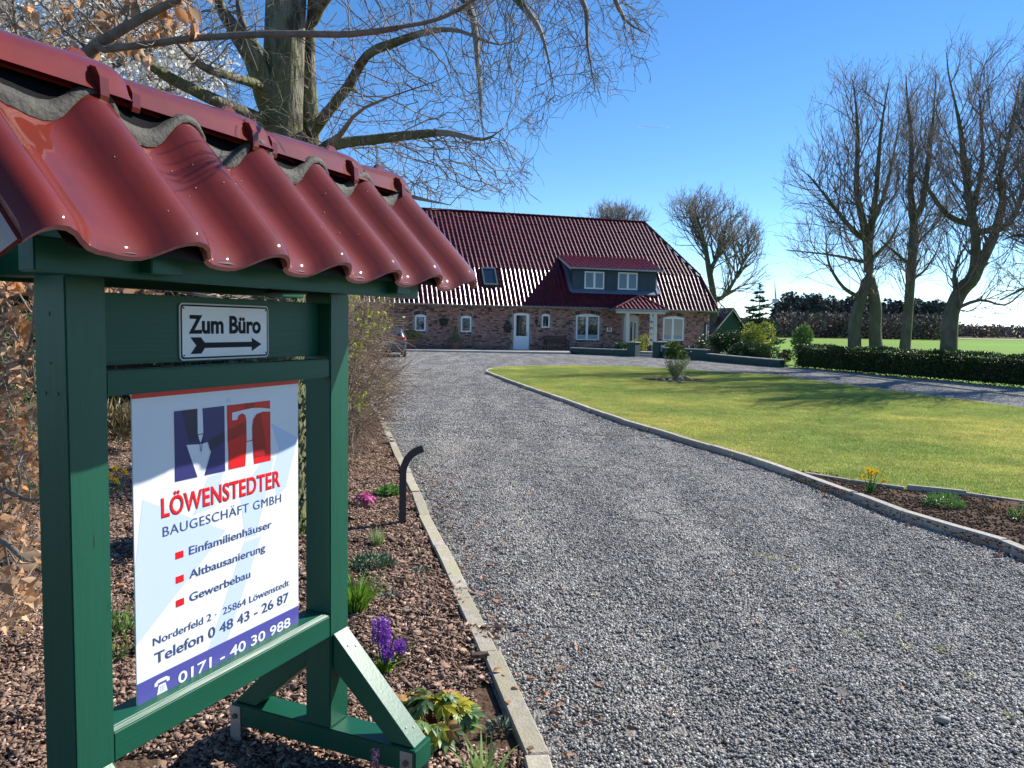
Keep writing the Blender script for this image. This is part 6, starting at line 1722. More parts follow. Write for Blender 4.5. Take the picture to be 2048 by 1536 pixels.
# bare bush between the stand and the car --------------------------------------
M_stem = mat('bush_stem', (0.40, 0.31, 0.22), (0.24, 0.17, 0.12), scale=7, rough=0.85, spec=0.2, detail=3)
DS = 9.2
sb = []
rg2 = np.random.default_rng(50)
for i, (tx, ty, dd) in enumerate(((700, 620, .3), (735, 605, -.2), (755, 640, .4), (768, 700, -.5), (790, 750, .1), (745, 700, .9), (690, 700, -.8), (660, 640, .2), (755, 820, -.7), (720, 760, -1.0), (640, 700, .7))):
    b0 = (668 + rg2.uniform(-22, 22), 935)
    mx = b0[0] + (tx - b0[0]) * 0.35; my = 935 + (ty - 935) * 0.55
    sb.append(((None if i == 0 else (0, 0)), ch((b0[0] if i == 0 else 668, 935, DS, .018), (mx, my, DS + dd * .5, .014), (tx, ty, DS + dd, .006), per=4)))
es = envelope([(560, 640), (640, 605), (700, 592), (745, 604), (770, 625), (755, 660), (750, 720), (775, 760), (750, 840), (700, 885), (600, 900), (560, 800)], DS, 1.1, 2100, np.random.default_rng(17))
bs, bp_, bpar, br_ = tree('bare_bush', sb, es, PX(668, DS, 0), 'big tangled bare bush right of the stand with a few fresh yellow-green leaves', 0.0024, 0.10, 0.9, 0.17, None, 3800, 0.42, (0.1, 0, 0.03), bark=M_stem, twig=M_stem, cat='bush', expo=2.3, rgs=43, split=0.011, maxn=16000, jit=0.12, drift=(0.35, 0, 0.15), spread=0.35)
M_fresh = mat('fresh_leaf', (0.32, 0.46, 0.05), (0.45, 0.52, 0.06), scale=5, rough=0.5, tint=0.3, transl=0.45)
nc = np.bincount(bpar[bpar >= 0], minlength=len(bp_)); tips = np.where((nc <= 1))[0]
tpx = np.array([to_px(bp_[i]) for i in tips])
cs = [(745, 650, 26), (700, 600, 22), (780, 640, 18), (800, 640, 12), (770, 600, 14), (715, 800, 25), (712, 690, 20), (760, 655, 16)]
sel = [i for i, (x, y) in zip(tips, tpx) if any((x - a) ** 2 + (y - b) ** 2 < c * c for a, b, c in cs)]
sel = np.array(sel) if len(sel) else tips[:10]
sel = rng.choice(sel, 420); C = bp_[sel] + rng.normal(0, 0.03, (len(sel), 3)) - np.array([*bs.location])
tag(link('fresh_leaves', leaf_mesh('fresh_leaves', C, rng.normal(size=(len(sel), 3)) + [0, 0, .5], rng.uniform(0.035, 0.06, len(sel)), M_fresh, 0.6), bs), kind='stuff')

# leafy clumps ------------------------------------------------------------------
def leafy(name, loc, rx, ry, h, n, size, material, label, cat='shrub', group=None, base=0.0, seed=0, pointy=0.0, stem=True, width=0.5, updir=0.5, z0=0.0, shell=0.55, lumps=7):
    rg = np.random.default_rng(seed + 500)
    root = empty(name, (loc[0], loc[1], z0), 0, label, cat, group)
    # several lumps make the outline uneven
    lc = []
    for i in range(lumps):
        t = rg.uniform(0, 2 * PI); q = rg.uniform(0.0, 0.62); zz = rg.uniform(0.25, 0.85)
        sh_ = (1 - pointy * zz)
        lc.append((q * math.cos(t) * rx * sh_, q * math.sin(t) * ry * sh_, h * zz, rg.uniform(0.32, 0.55) * (1 - 0.5 * pointy * zz)))
    idx = rg.integers(0, lumps, n); L_ = np.array(lc)[idx]
    d = unit(rg.normal(size=(n, 3))); q = rg.uniform(shell, 1.0, (n, 1)) ** 0.7
    C = L_[:, :3] + d * q * np.c_[L_[:, 3] * rx, L_[:, 3] * ry, L_[:, 3] * h * 0.8]
    C[:, 2] = np.abs(C[:, 2]) + base
    me = leaf_mesh(name + '_leaves', C, d + rg.normal(0, 0.5, (n, 3)) + [0, 0, updir], size * rg.uniform(0.6, 1.3, n), material, width, rg)
    tag(link('foliage', me, root), kind='stuff')
    if stem:
        mb = MB()
        for c in lc: mb.tube([(c[0] * .1, c[1] * .1, 0), (c[0] * .5, c[1] * .5, c[2] * .5), (c[0], c[1], c[2])], [0.02 * h, 0.014 * h, 0.006 * h], 5)
        tag(mb.build('stems', M_stem, root, smooth=True), kind='stuff')
    return root
M_leafd = mat('dark_evergreen_leaf', (0.030, 0.075, 0.022), (0.065, 0.125, 0.04), scale=3, rough=0.4, spec=0.5, tint=0.5, transl=0.15)
M_leafm = mat('mid_green_leaf', (0.11, 0.20, 0.045), (0.19, 0.28, 0.08), scale=3, rough=0.45, tint=0.45, transl=0.25)
M_needle = mat('needle_green', (0.030, 0.070, 0.025), (0.055, 0.105, 0.035), scale=3, rough=0.6, tint=0.4, transl=0.15)
M_yew = mat('hedge_leaf', (0.030, 0.065, 0.012), (0.06, 0.115, 0.022), scale=2, rough=0.5, tint=0.55, transl=0.15)

# clipped hedge along the drive
hA, hB = np.array([12.55, 35.0]), np.array([16.6, 21.8])
hd = hB - hA; hl = np.linalg.norm(hd); hd /= hl; hn = np.array([-hd[1], hd[0]])   # hn points to the right/back?
if hn[0] < 0: hn = -hn
HG = empty('clipped_hedge', (hA[0], hA[1], 0), 0, 'long clipped dark green hedge along the far side of the drive', 'hedge')
def hedge(root, A, d, nrm, length, w, h, n, size, material, seed, core=(0.012, 0.018, 0.008), name='foliage'):
    rg = np.random.default_rng(seed)
    s = rg.uniform(0, length, n); face = rg.random(n)
    und = 0.06 * np.sin(s * 1.7) + 0.04 * np.sin(s * 4.1 + 1)
    u = rg.uniform(0, 1, n); z = rg.uniform(0.02, 1, n) * h
    front = face < 0.42; top = (face >= 0.42) & (face < 0.8)
    off = np.where(front, rg.normal(0.0, 0.035, n) + und * 0.5, np.where(top, u * w, w + rg.normal(0, 0.03, n)))
    z = np.where(top, h + rg.normal(0, 0.03, n) + und * 0.6, z)
    off = np.where(z < 0.2, off + 0.06, off)
    C = np.c_[A[0] + d[0] * s + nrm[0] * off, A[1] + d[1] * s + nrm[1] * off, z] - [root.location.x, root.location.y, 0]
    nd = np.where(front[:, None], np.array([-nrm[0], -nrm[1], 0.3]), np.array([0, 0, 1.0]))
    tag(link(name, leaf_mesh(name, C, nd + rg.normal(0, 0.6, (n, 3)), size * rg.uniform(0.6, 1.3, n), material, 0.55, rg), root), kind='stuff')
    mb = MB(); a = np.array([A[0], A[1], 0]) - [root.location.x, root.location.y, 0]
    q = lambda s_, o_, z_: a + [d[0] * s_ + nrm[0] * o_, d[1] * s_ + nrm[1] * o_, z_]
    mb.add([q(0.1, .12, .1), q(length - .1, .12, .1), q(length - .1, w - .1, .1), q(.1, w - .1, .1), q(0.1, .12, h - .1), q(length - .1, .12, h - .1), q(length - .1, w - .1, h - .1), q(.1, w - .1, h - .1)],
           [(3, 2, 1, 0), (4, 5, 6, 7), (0, 1, 5, 4), (1, 2, 6, 5), (2, 3, 7, 6), (3, 0, 4, 7)])
    mb.build('twiggy_core', mat('hedge_core', core, (0.03, 0.022, 0.014), scale=8, rough=0.95, bump=1, bscale=20), root)
hedge(HG, hA, hd, hn, hl, 0.85, 0.97, 30000, 0.075, M_yew, 61)

# conifers
def conifer(name, loc, h, rad_, n, material, label, seed, size=0.2, whorls=11, trunk_r=0.08, group=None, cat='conifer', droop=0.25, sparse=1.0, gap=0.06):
    rg = np.random.default_rng(seed); root = empty(name, (loc[0], loc[1], 0), 0, label, cat, group)
    mb = MB(); mb.tube([(0, 0, 0), (0.02, 0, h * 0.5), (0, 0, h)], [trunk_r, trunk_r * 0.6, 0.008], 7)
    C, D = [], []
    for w_ in range(whorls):
        t = w_ / whorls; z = h * (gap + (0.96 - gap) * t); R_ = rad_ * (1 - t) ** 0.85 + 0.05
        for b in range(7 if t < 0.7 else 5):
            a = rg.uniform(0, 2 * PI); L_ = R_ * rg.uniform(0.75, 1.15); up = rg.uniform(-droop, 0.25)
            e = np.array([math.cos(a) * L_, math.sin(a) * L_, z + up * L_]); s = np.array([0, 0, z])
            mb.tube([s, (s + e) / 2 + [0, 0, -0.04 * L_], e], [trunk_r * 0.25, trunk_r * 0.15, 0.004], 3, cap=False)
            k = int(n / (whorls * 6) * (0.4 + L_ / rad_)); tt = rg.uniform(0.15, 1, k)
            side = np.array([-math.sin(a), math.cos(a), 0]); sp_ = (1 - tt) * 0.35 * L_ + 0.03
            C.append(s + (e - s) * tt[:, None] + side * (rg.uniform(-1, 1, k) * sp_)[:, None] + [0, 0, 0] + rg.normal(0, 0.015 * rad_, (k, 3)))
            D.append(unit(np.tile(unit(e - s), (k, 1)) + side * rg.normal(0, 0.7, (k, 1)) + rg.normal(0, 0.2, (k, 3))))
    C.append(np.c_[rg.normal(0, 0.03, 40), rg.normal(0, 0.03, 40), rg.uniform(h * 0.9, h, 40)]); D.append(rg.normal(0, 1, (40, 3)) + [0, 0, 1.5])
    mb.build('trunk', M_bark2, root, smooth=True)
    C = np.concatenate(C); D = np.concatenate(D)
    tag(link('needles', leaf_mesh('needles', C, D, size * rg.uniform(0.6, 1.2, len(C)), material, 0.28, rg), root), kind='stuff')
    return root
sp_loc = PX(1517, 52, 0)
conifer('spruce_tree', sp_loc, 4.6, 1.75, 5200, M_needle, 'young spruce standing alone right of the green shed', 71, 0.24, whorls=14, trunk_r=0.07)
# shrubs between the farmhouse end and the hedge, left to right
def PZ(px, Y): return PX(px, Y, 0)
leafy('white_flowering_shrub', PZ(1402, 45), 0.8, 0.6, 0.95, 900, 0.11, M_leafd, 'small shrub with pale flower heads at the right end of the facade', seed=1, base=0.25)
leafy('dark_shrub', PZ(1437, 44), 0.75, 0.8, 1.55, 2600, 0.10, M_needle, 'dark bronze-edged shrub in front of the green shed, left one', seed=2)
leafy('dark_shrub', PZ(1466, 43.5), 1.0, 0.8, 1.55, 3000, 0.12, M_leafd, 'broad dark evergreen shrub in front of the green shed, middle one', seed=3)
M_yellowleaf = mat('yellow_variegated_leaf', (0.40, 0.40, 0.05), (0.14, 0.22, 0.04), scale=3, rough=0.45, tint=0.4, transl=0.3, lo=0.45, hi=0.6)
leafy('variegated_shrub', PZ(1512, 43), 0.95, 0.8, 1.75, 2800, 0.13, M_yellowleaf, 'yellow and green variegated shrub beside the young spruce', seed=4)
leafy('juniper_bush', PZ(1500, 40.5), 1.2, 0.8, 0.95, 3600, 0.11, M_needle, 'low spreading juniper with feathery tips behind the low green wall', seed=5, pointy=0.3)
leafy('juniper_bush', PZ(1535, 40), 0.9, 0.7, 0.8, 2000, 0.11, mat('juniper_light', (0.08, 0.13, 0.04), (0.13, 0.18, 0.05), scale=3, rough=0.6, tint=0.4), 'lighter green feathery juniper right of the spreading one, near the hedge', seed=6)
leafy('laurel_bush', PZ(1601, 38.5), 0.95, 0.7, 1.75, 2200, 0.14, M_leafm, 'leafy green laurel bush rising behind the left end of the hedge', seed=7, pointy=0.55)
leafy('brown_bush', PZ(1571, 39), 0.6, 0.5, 0.6, 900, 0.10, mat('brownish_leaf', (0.09, 0.075, 0.03), (0.05, 0.06, 0.02), scale=4, rough=0.6, tint=0.4), 'low brownish bush at the left end of the hedge', seed=8)
leafy('ground_shrub', PZ(1428, 42.8), 0.5, 0.4, 0.7, 700, 0.08, mat('bronze_leaf', (0.16, 0.085, 0.04), (0.08, 0.05, 0.03), scale=4, rough=0.6, tint=0.4), 'bronze coloured small shrub at the foot of the farmhouse corner', seed=9)
leafy('climbing_shrub', G(1283, 708) * [1, 1, 0] + [-0.2, 0.5, 0], 0.85, 0.6, 1.15, 2400, 0.11, M_yellowleaf, 'rounded yellow-green bush spilling over the left gate pillar', seed=10, updir=0.1)
leafy('dark_shrub', PZ(1241, 46.8), 0.7, 0.5, 0.75, 1400, 0.10, M_leafd, 'dark shrub in the bed left of the front door', seed=11)
leafy('rose_bush', PZ(1345, 43.8), 0.5, 0.45, 0.9, 800, 0.09, M_leafm, 'small leafy bush behind the right gate pillar under the right window', seed=12)
yb = MB(); yb.lathe([(0.0, 0.0), (0.10, 0.03), (0.14, 0.13), (0.10, 0.23), (0.0, 0.26)], 12)
q = G(1419, 715); yo = yb.build('garden_ball', mat('yellow_ball', (0.75, 0.42, 0.02), rough=0.35), smooth=True); yo.location = (q[0], q[1], 0.36); tag(yo, 'yellow ball sitting on the low wall at the farmhouse corner', 'ball')
# rooster ornament
q = PX(1384, 43.3, 0); RO = empty('rooster_ornament', (q[0], q[1], 0.1), 0.4, 'dark metal rooster ornament with an orange comb near the right window', 'garden ornament')
mb = MB(); mb.tube([(0, 0, 0), (0, 0, 0.28)], 0.02, 5); mb.build('leg', M_iron, RO)
mb = MB(); mb.tube([(-0.22, 0, 0.62), (-0.16, 0, 0.42), (0.0, 0, 0.34), (0.12, 0, 0.44), (0.15, 0, 0.62), (0.19, 0, 0.70)], [0.03, 0.07, 0.11, 0.08, 0.045, 0.02], 8); mb.build('body', M_iron, RO, smooth=True)
mb = MB(); mb.box(0.12, 0.20, -0.01, 0.01, 0.70, 0.76); mb.box(0.18, 0.30, -0.012, 0.012, 0.34, 0.42); mb.build('comb', mat('orange_enamel', (0.55, 0.12, 0.03)), RO)
# potted plants on the terrace edge
M_terra = mat('terracotta', (0.28, 0.12, 0.08), (0.22, 0.09, 0.06), scale=8, rough=0.85)
def pot(loc, r0, r1, h, label, leaves):
    root = empty('potted_plant', (loc[0], loc[1], loc[2]), 0, label, 'potted plant', 'potted plants along the facade')
    mb = MB(); mb.lathe([(0.0, 0.0), (r0, 0.0), (r1, h * 0.86), (r1 * 1.12, h * 0.86), (r1 * 1.12, h), (r1 * 0.95, h), (r1 * 0.9, h * 0.9), (0.0, h * 0.9)], 18); mb.build('pot', M_terra, root, smooth=False)
    for nm, C, D, s, m_, w in leaves: tag(link(nm, leaf_mesh(nm, C, D, s, m_, w), root), kind='stuff')
    return root
p_ = HW(H2(820, 690, -0.6)[0], -0.6, 0.1)
n = 700; d = unit(rng.normal(size=(n, 3))) * [0.42, 0.38, 0.26]
pot(p_, 0.15, 0.20, 0.62, 'tall clay pot with a round yellow-green plant beside the car', [('foliage', d + [0.05, 0, 0.85], d, 0.10, M_yellowleaf, 0.5)])
p_ = HW(H2(911, 690, -0.6)[0], -0.6, 0.1)
n = 900; z = rng.uniform(0, 1, n); a = rng.uniform(0, 6.28, n); rr = (1 - z) * 0.20 + 0.02
C1 = np.c_[rr * np.cos(a), rr * np.sin(a), 0.62 + z * 0.75]
d = unit(rng.normal(size=(500, 3))) * [0.45, 0.3, 0.16]
pot(p_, 0.20, 0.27, 0.42, 'clay pot with a cone-shaped dwarf conifer under the second small window', [('cone_foliage', C1, np.c_[np.cos(a), np.sin(a), np.full(n, 0.6)], 0.06, M_leafm, 0.4), ('foliage', d + [0, 0, 0.52], d + [0, 0, .1], 0.08, M_leafm, 0.4)])
# lawn bush: a dwarf pine above a leafy twiggy base, stones at its foot
LBq = G(1350, 758, 0.05)
LBr = empty('lawn_bush', (LBq[0], LBq[1], 0.05), 0, 'bush on the lawn: bushy pine tuft above a twiggy leafy base', 'bush')
rg = np.random.default_rng(90)
mb = MB(); C, D, S = [], [], []
for i in range(26):
    a = rg.uniform(0, 6.28); R_ = rg.uniform(0.1, 0.52); e = np.array([R_ * math.cos(a), R_ * math.sin(a), rg.uniform(0.35, 0.85)])
    mb.tube([(e[0] * .15, e[1] * .15, 0), (e[0] * .55, e[1] * .55, e[2] * .55), e], [0.012, 0.008, 0.004], 4, cap=False)
    k = 60; t = rg.uniform(0.35, 1.05, k); C.append(e * t[:, None] * [1, 1, 1] + rg.normal(0, 0.055, (k, 3))); D.append(rg.normal(0, 1, (k, 3)) + [0, 0, .5])
mb.build('stems', M_stem, LBr, smooth=True)
C = np.concatenate(C); C[:, 2] = np.clip(C[:, 2], 0.1, 2); tag(link('foliage', leaf_mesh('fol', C, np.concatenate(D), rg.uniform(0.035, 0.07, len(C)), mat('olive_leaf', (0.20, 0.26, 0.08), (0.32, 0.36, 0.14), scale=4, rough=0.5, tint=0.4, transl=0.3), 0.5), LBr), kind='stuff')
C, D = [], []
for i in range(44):
    a = rg.uniform(0, 6.28); R_ = rg.uniform(0.0, 0.30); c = np.array([R_ * math.cos(a), R_ * math.sin(a), rg.uniform(0.70, 1.16)])
    c[2] -= R_ * 0.4
    k = 70; C.append(np.tile(c, (k, 1)) + [0, 0, 0]); D.append(rg.normal(0, 0.75, (k, 3)) + [c[0] * 2, c[1] * 2, 1.0])
C = np.concatenate(C); D = np.concatenate(D)
tag(link('pine_needles', leaf_mesh('pine', C, D, rg.uniform(0.09, 0.15, len(C)), mat('pine_needle', (0.17, 0.25, 0.05), (0.10, 0.17, 0.04), scale=4, rough=0.5, tint=0.4, transl=0.2), 0.06), LBr), kind='stuff')
M_field_stone = mat('field_stone', (0.42, 0.33, 0.24), (0.28, 0.22, 0.17), scale=9, rough=0.85, bump=0.4, bscale=40)
SN = ['stone left of the stem', 'stone right beside the stem', 'stone, the largest of the pile', 'stone leaning on the largest one', 'stone at the right end of the pile', 'stone at the front of the pile', 'stone lying alone far left', 'stone lying alone far right']
ring = [(1326, 762, .12), (1340, 764, .13), (1361, 760, .15), (1371, 757, .13), (1379, 761, .12), (1358, 765, .10), (1312, 759, .08), (1398, 764, .07)]
sp_ = [(G(1294, 758, .05)), (G(1410, 766, .05))]
sb_ = [tuple((LBq[0] + 1.05 * math.cos(t) * (1 + .08 * math.sin(3 * t)), LBq[1] + 0.62 * math.sin(t) - 0.05)) for t in np.linspace(0, 2 * PI, 22)[:-1]]
tag(ngon_sheet('bush_soil', sb_, 0.052, M_soil), kind='structure')
SG_ = 'stones around the lawn bush'
for i, (x, y, s) in enumerate(ring):
    q = G(x, y, 0.06); Rm = np.array(Matrix.Rotation(rng.uniform(0, 6), 3, 'Z'))
    v = (ICO_V * (1 + rng.uniform(-.15, .15, (12, 1))) * [s, s * .75, s * .55]) @ Rm.T
    o = link('stone', np_mesh('stone', v, ICO_F, M_field_stone, smooth=True)); o.location = (float(q[0]), float(q[1]), 0.05 + s * .3)
    tag(o, 'tan field ' + SN[i] + ', under the bush on the lawn', 'stone', SG_)

# far fields, woods and hedgerows --------------------------------------------
M_forest = mat('hazed_forest_needles', (0.06, 0.075, 0.065), (0.09, 0.10, 0.08), scale=0.1, rough=0.8, tint=0.5, world_noise=True)  # lightened and slightly blued: distance haze put into the colour
M_forestb = mat('forest_bare', (0.17, 0.125, 0.105), (0.12, 0.105, 0.09), scale=0.15, rough=0.9, tint=0.5, world_noise=True)
FD = 205.0
def wood_band(name, px0, px1, Y, heights, n_trees, mt, kindf, per, size, seed, label, rad=(2.0, 3.6)):
    rg = np.random.default_rng(seed); C, D = [], []
    for i in range(n_trees):
        px = rg.uniform(px0, px1); h = np.interp(px, *heights) * rg.uniform(0.72, 1.05); y = Y + rg.uniform(-8, 14)
        b = PX(px, y, 0); r_ = rg.uniform(*rad)
        z = rg.uniform(0.03, 1, per); 
        prof = (1 - z) ** 0.7 if kindf == 'c' else np.sqrt(np.clip(1 - ((z - 0.5) / 0.52) ** 2, 0, 1))
        a = rg.uniform(0, 6.28, per); q = r_ * prof * rg.uniform(0.6, 1, per)
        C.append(np.c_[b[0] + q * np.cos(a), y + q * np.sin(a), z * h]); D.append(np.c_[np.cos(a), np.sin(a), rg.normal(0.1 if kindf == 'c' else 0.8, 0.5, per)])
    C = np.concatenate(C)
    return tag(link(name, leaf_mesh(name, C, np.concatenate(D), size * rg.uniform(0.5, 1.3, len(C)), mt, 0.5, rg)), label, 'wood', kind='stuff')
hpx = [1550, 1570, 1600, 1700, 1800, 1870, 1892]
wood_band('conifer_wood', 1552, 1890, FD, (hpx, [8.5, 10.5, 10.8, 10.5, 9.5, 10.0, 8.0]), 190, M_forest, 'c', 330, 1.0, 101, 'dark conifer wood on the horizon beyond the field')
wood_band('bare_wood', 1560, 1900, FD - 25, ([1500, 2100], [5.5, 5.5]), 70, M_forestb, 'b', 160, 0.9, 102, 'greyish bare undergrowth along the foot of the distant wood')
wood_band('distant_hedgerow', 1880, 2200, 300, ([1500, 2200], [4.6, 4.6]), 110, mat('hedgerow_twigs', (0.22, 0.15, 0.12), (0.15, 0.12, 0.10), scale=0.1, tint=0.4, world_noise=True), 'b', 90, 1.1, 103, 'reddish-brown bare hedgerow on the horizon at the far right')
wood_band('distant_hedgerow', 1380, 1570, 230, ([1300, 1600], [5.5, 4.0]), 60, mat('hedgerow_twigs', (0.2, 0.14, 0.11)), 'b', 130, 0.9, 104, 'reddish-brown scrub on the horizon left of the conifer wood')
st2 = ngon_sheet('dry_field_strip', [(62, 212), (400, 212), (420, 262), (70, 262)], -0.015, mat('dry_grass', (0.30, 0.28, 0.10), (0.18, 0.22, 0.06), scale=0.2, rough=0.95, world_noise=True)); tag(st2, kind='structure')
# wind turbine
TD = 900.0
tb_ = PX(1548.5, TD, 0); hub = P(1547, 600.5, TD)
WT = empty('wind_turbine', (tb_[0], tb_[1], 0), 0, 'white wind turbine far away on the horizon left of the conifer wood', 'wind turbine')
M_turb = mat('turbine_white', (0.75, 0.76, 0.78), rough=0.5)
mb = MB(); mb.tube([(0, 0, 0), (0, 0, hub[2])], [1.7, 1.1], 10); mb.build('tower', M_turb, WT)
mb = MB(); mb.box(-3.0, 3.4, -2, 2, hub[2] - 1.6, hub[2] + 1.8); mb.build('nacelle', M_turb, WT)
hx = hub[0] - tb_[0] - 4
for a in (97, 217, 337):
    t = rad(a); L_ = 21.0; d = np.array([math.cos(t), 0, math.sin(t)]); s = np.array([-d[2], 0, d[0]]); c = np.array([hx * 0, -2.6, hub[2]])
    mb = MB(); mb.add([c - s * .6, c + s * .6, c + d * 4 + s * 1.2, c + d * L_ + s * .15, c + d * L_ - s * .15, c + d * 4 - s * .9, c - s * .6 + [0, .5, 0], c + s * .6 + [0, .5, 0], c + d * 4 + s * 1.2 + [0, .5, 0], c + d * L_ + s * .15 + [0, .2, 0], c + d * L_ - s * .15 + [0, .2, 0], c + d * 4 - s * .9 + [0, .5, 0]],
                      [(0, 1, 2, 5), (5, 2, 3, 4), (6, 11, 8, 7), (11, 10, 9, 8), (1, 7, 8, 2), (2, 8, 9, 3), (0, 5, 11, 6), (5, 4, 10, 11), (3, 9, 10, 4)]); mb.build('rotor_blade', M_turb, WT)
# vapour trail
ca_, cb_ = P(1276, 253.5, 9000), P(1338, 254.5, 9000)
mt_ = bpy.data.materials.new('vapour'); mt_.use_nodes = True; mt_.node_tree.nodes['Principled BSDF'].inputs['Base Color'].default_value = (0.9, 0.9, 0.92, 1); mt_.node_tree.nodes['Principled BSDF'].inputs['Alpha'].default_value = 0.55
mb = MB(); mb.tube([ca_, ca_ * .5 + cb_ * .5, cb_], [5.0, 4.0, 1.2], 8); o = mb.build('vapour_trail', mt_, smooth=True); tag(o, 'short thin white vapour trail high in the clear sky', 'vapour trail', kind='stuff')

# evergreen backdrop behind the flower bed on the left
EH = empty('evergreen_thicket', (-7.2, 11.5, 0), 0, 'dense evergreen shrubs closing the garden behind the notice stand', 'shrubs')
hedge(EH, np.array([-13.5, 9.0]), unit(np.array([9.2, 6.0])), unit(np.array([-0.55, 0.84])), 11.0, 1.6, 2.6, 15000, 0.12, M_leafd, 62)
hedge(EH, np.array([-4.3, 14.5]), unit(np.array([-1.2, 20.0])), unit(np.array([-1.0, -0.05])), 12.0, 1.6, 1.9, 12000, 0.12, M_leafm, 63, name='foliage_far')


# unseen tree line, added behind the camera to darken the window reflections
rg = np.random.default_rng(131); C, D = [], []
for i in range(90):
    bx_ = rg.uniform(-10, 130); by_ = -62 + rg.uniform(-6, 6) - 0.15 * bx_; h = rg.uniform(5, 11); n = 150
    z = rg.uniform(0.05, 1, n); q = rg.uniform(1.5, 3.5) * np.sqrt(np.clip(1 - ((z - .55) / .5) ** 2, 0, 1)) * rg.uniform(.4, 1, n); a = rg.uniform(0, 6.28, n)
    C.append(np.c_[bx_ + q * np.cos(a), by_ + q * np.sin(a), z * h]); D.append(np.c_[np.cos(a), np.sin(a), np.full(n, .8)])
C = np.concatenate(C); tag(link('added_tree_line', leaf_mesh('added_tree_line', C, np.concatenate(D) + rg.normal(0, .4, (len(C), 3)), 1.0, M_forestb, 0.25, rg)), 'unseen bare tree line added behind the camera, mirrored in the window panes', 'wood', kind='stuff')
# ------------------------------------------------------------------ flower bed plants
M_blade = mat('strap_leaf', (0.11, 0.24, 0.025), (0.19, 0.33, 0.04), scale=9, rough=0.4, tint=0.3, transl=0.35)
M_blade_d = mat('dark_strap_leaf', (0.045, 0.13, 0.03), (0.08, 0.18, 0.04), scale=9, rough=0.4, tint=0.3, transl=0.3)
def clump(name, q, n, h, w, lean, r, material, label, cat='plant', bend=0.6, group=None, seed=0, z=0.0):
    rg = np.random.default_rng(seed + 900)
    root = empty(name, (q[0], q[1], z), 0, label, cat, group)
    a = rg.uniform(0, 6.28, n); rr = rg.uniform(0, r, n)
    B = np.c_[rr * np.cos(a), rr * np.sin(a), np.zeros(n)]
    Dn = np.c_[np.cos(a), np.sin(a)] * (rg.uniform(0.15, 1, n) * lean)[:, None] + rg.normal(0, 0.12, (n, 2))
    me = blade_mesh(name, B, Dn, rg.uniform(h * 0.6, h, n), w * rg.uniform(0.7, 1.1, n), material, rg, bend=bend, segs=5)
    tag(link('leaves', me, root), kind='stuff')
    return root
def rosette(name, q, r, n, size, material, label, cat='plant', h=0.06, seed=0, z=0.0, width=0.55):
    rg = np.random.default_rng(seed + 300); root = empty(name, (q[0], q[1], z), 0, label, cat)
    d = unit(np.c_[rg.normal(size=(n, 2)), np.abs(rg.normal(0, 0.6, n))]); C = d * [r, r, h] * rg.uniform(0.3, 1, (n, 1)) ** 0.6
    tag(link('leaves', leaf_mesh('leaves', C, d + [0, 0, 0.35] + rg.normal(0, .3, (n, 3)), size * rg.uniform(0.6, 1.2, n), material, width, rg), root), kind='stuff'); return root
def hyacinth(q, spikes, col, dark, label, leaves=16, seed=0, lh=0.16):
    rg = np.random.default_rng(seed + 40)
    root = clump('hyacinth', q, leaves, lh, 0.016, 0.75, 0.03, M_blade, label, 'flower', seed=seed, bend=0.9)
    mp_ = mat('petal_%s' % dark[0], col, dark[1], scale=60, rough=0.5, tint=0.4, transl=0.3)
    for (x, y, h, hs_) in spikes:
        mb = MB(); mb.tube([(x * .3, y * .3, 0), (x, y, h), (x * 1.1, y * 1.1, h + hs_)], [0.005, 0.004, 0.002], 6); mb.build('stem', M_blade_d, root)
        n = 46; C, D, S = [], [], []
        for i in range(n):
            z = h + hs_ * i / n; a = i * 2.4; c = np.array([x * 1.05 + 0.014 * math.cos(a), y * 1.05 + 0.014 * math.sin(a), z]); o = np.array([math.cos(a), math.sin(a), 0.1])
            for k in range(6):
                C.append(c + o * 0.008); t = k * PI / 3; s_ = np.array([-o[1], o[0], 0]); D.append(o * 0.55 + s_ * math.cos(t) + np.array([0, 0, 1]) * math.sin(t)); S.append(0.015)
        link('flower_spike', leaf_mesh('spike', np.array(C), np.array(D), np.array(S), mp_, 0.45, rg, curl=0.3), root)['kind'] = 'stuff'
    return root
M_daff = mat('daffodil_yellow', (0.85, 0.62, 0.01), (0.80, 0.52, 0.01), scale=30, rough=0.5, transl=0.3)
M_daffc = mat('daffodil_corona', (0.85, 0.42, 0.005), rough=0.5, transl=0.2)
def daffodil_flower(root, c, d, s=0.03):
    d = unit(np.array(d, float)); a = unit(np.cross(d, [0.1, 0.2, 1])); b = np.cross(d, a); mb = MB()
    for k in range(6):
        t = k * PI / 3; o = a * math.cos(t) + b * math.sin(t); p = -a * math.sin(t) + b * math.cos(t)
        mb.add([c, c + o * s * .5 + p * s * .28 + d * .002, c + o * s * 1.1 + d * .004, c + o * s * .5 - p * s * .28 + d * .002], [(0, 1, 2, 3)])
    f = mb.build('flower', M_daff, root)
    cb = MB(); n_ = 8; vs = []
    for rr, hh in ((s * .22, 0), (s * .30, s * .5), (s * .42, s * .62)):
        for k in range(n_): t = k * 2 * PI / n_; vs.append(c + d * (hh + .002) + (a * math.cos(t) + b * math.sin(t)) * rr)
    cb.add(vs, [(i * n_ + k, i * n_ + (k + 1) % n_, (i + 1) * n_ + (k + 1) % n_, (i + 1) * n_ + k) for i in range(2) for k in range(n_)]); cb.build('trumpet', M_daffc, f)
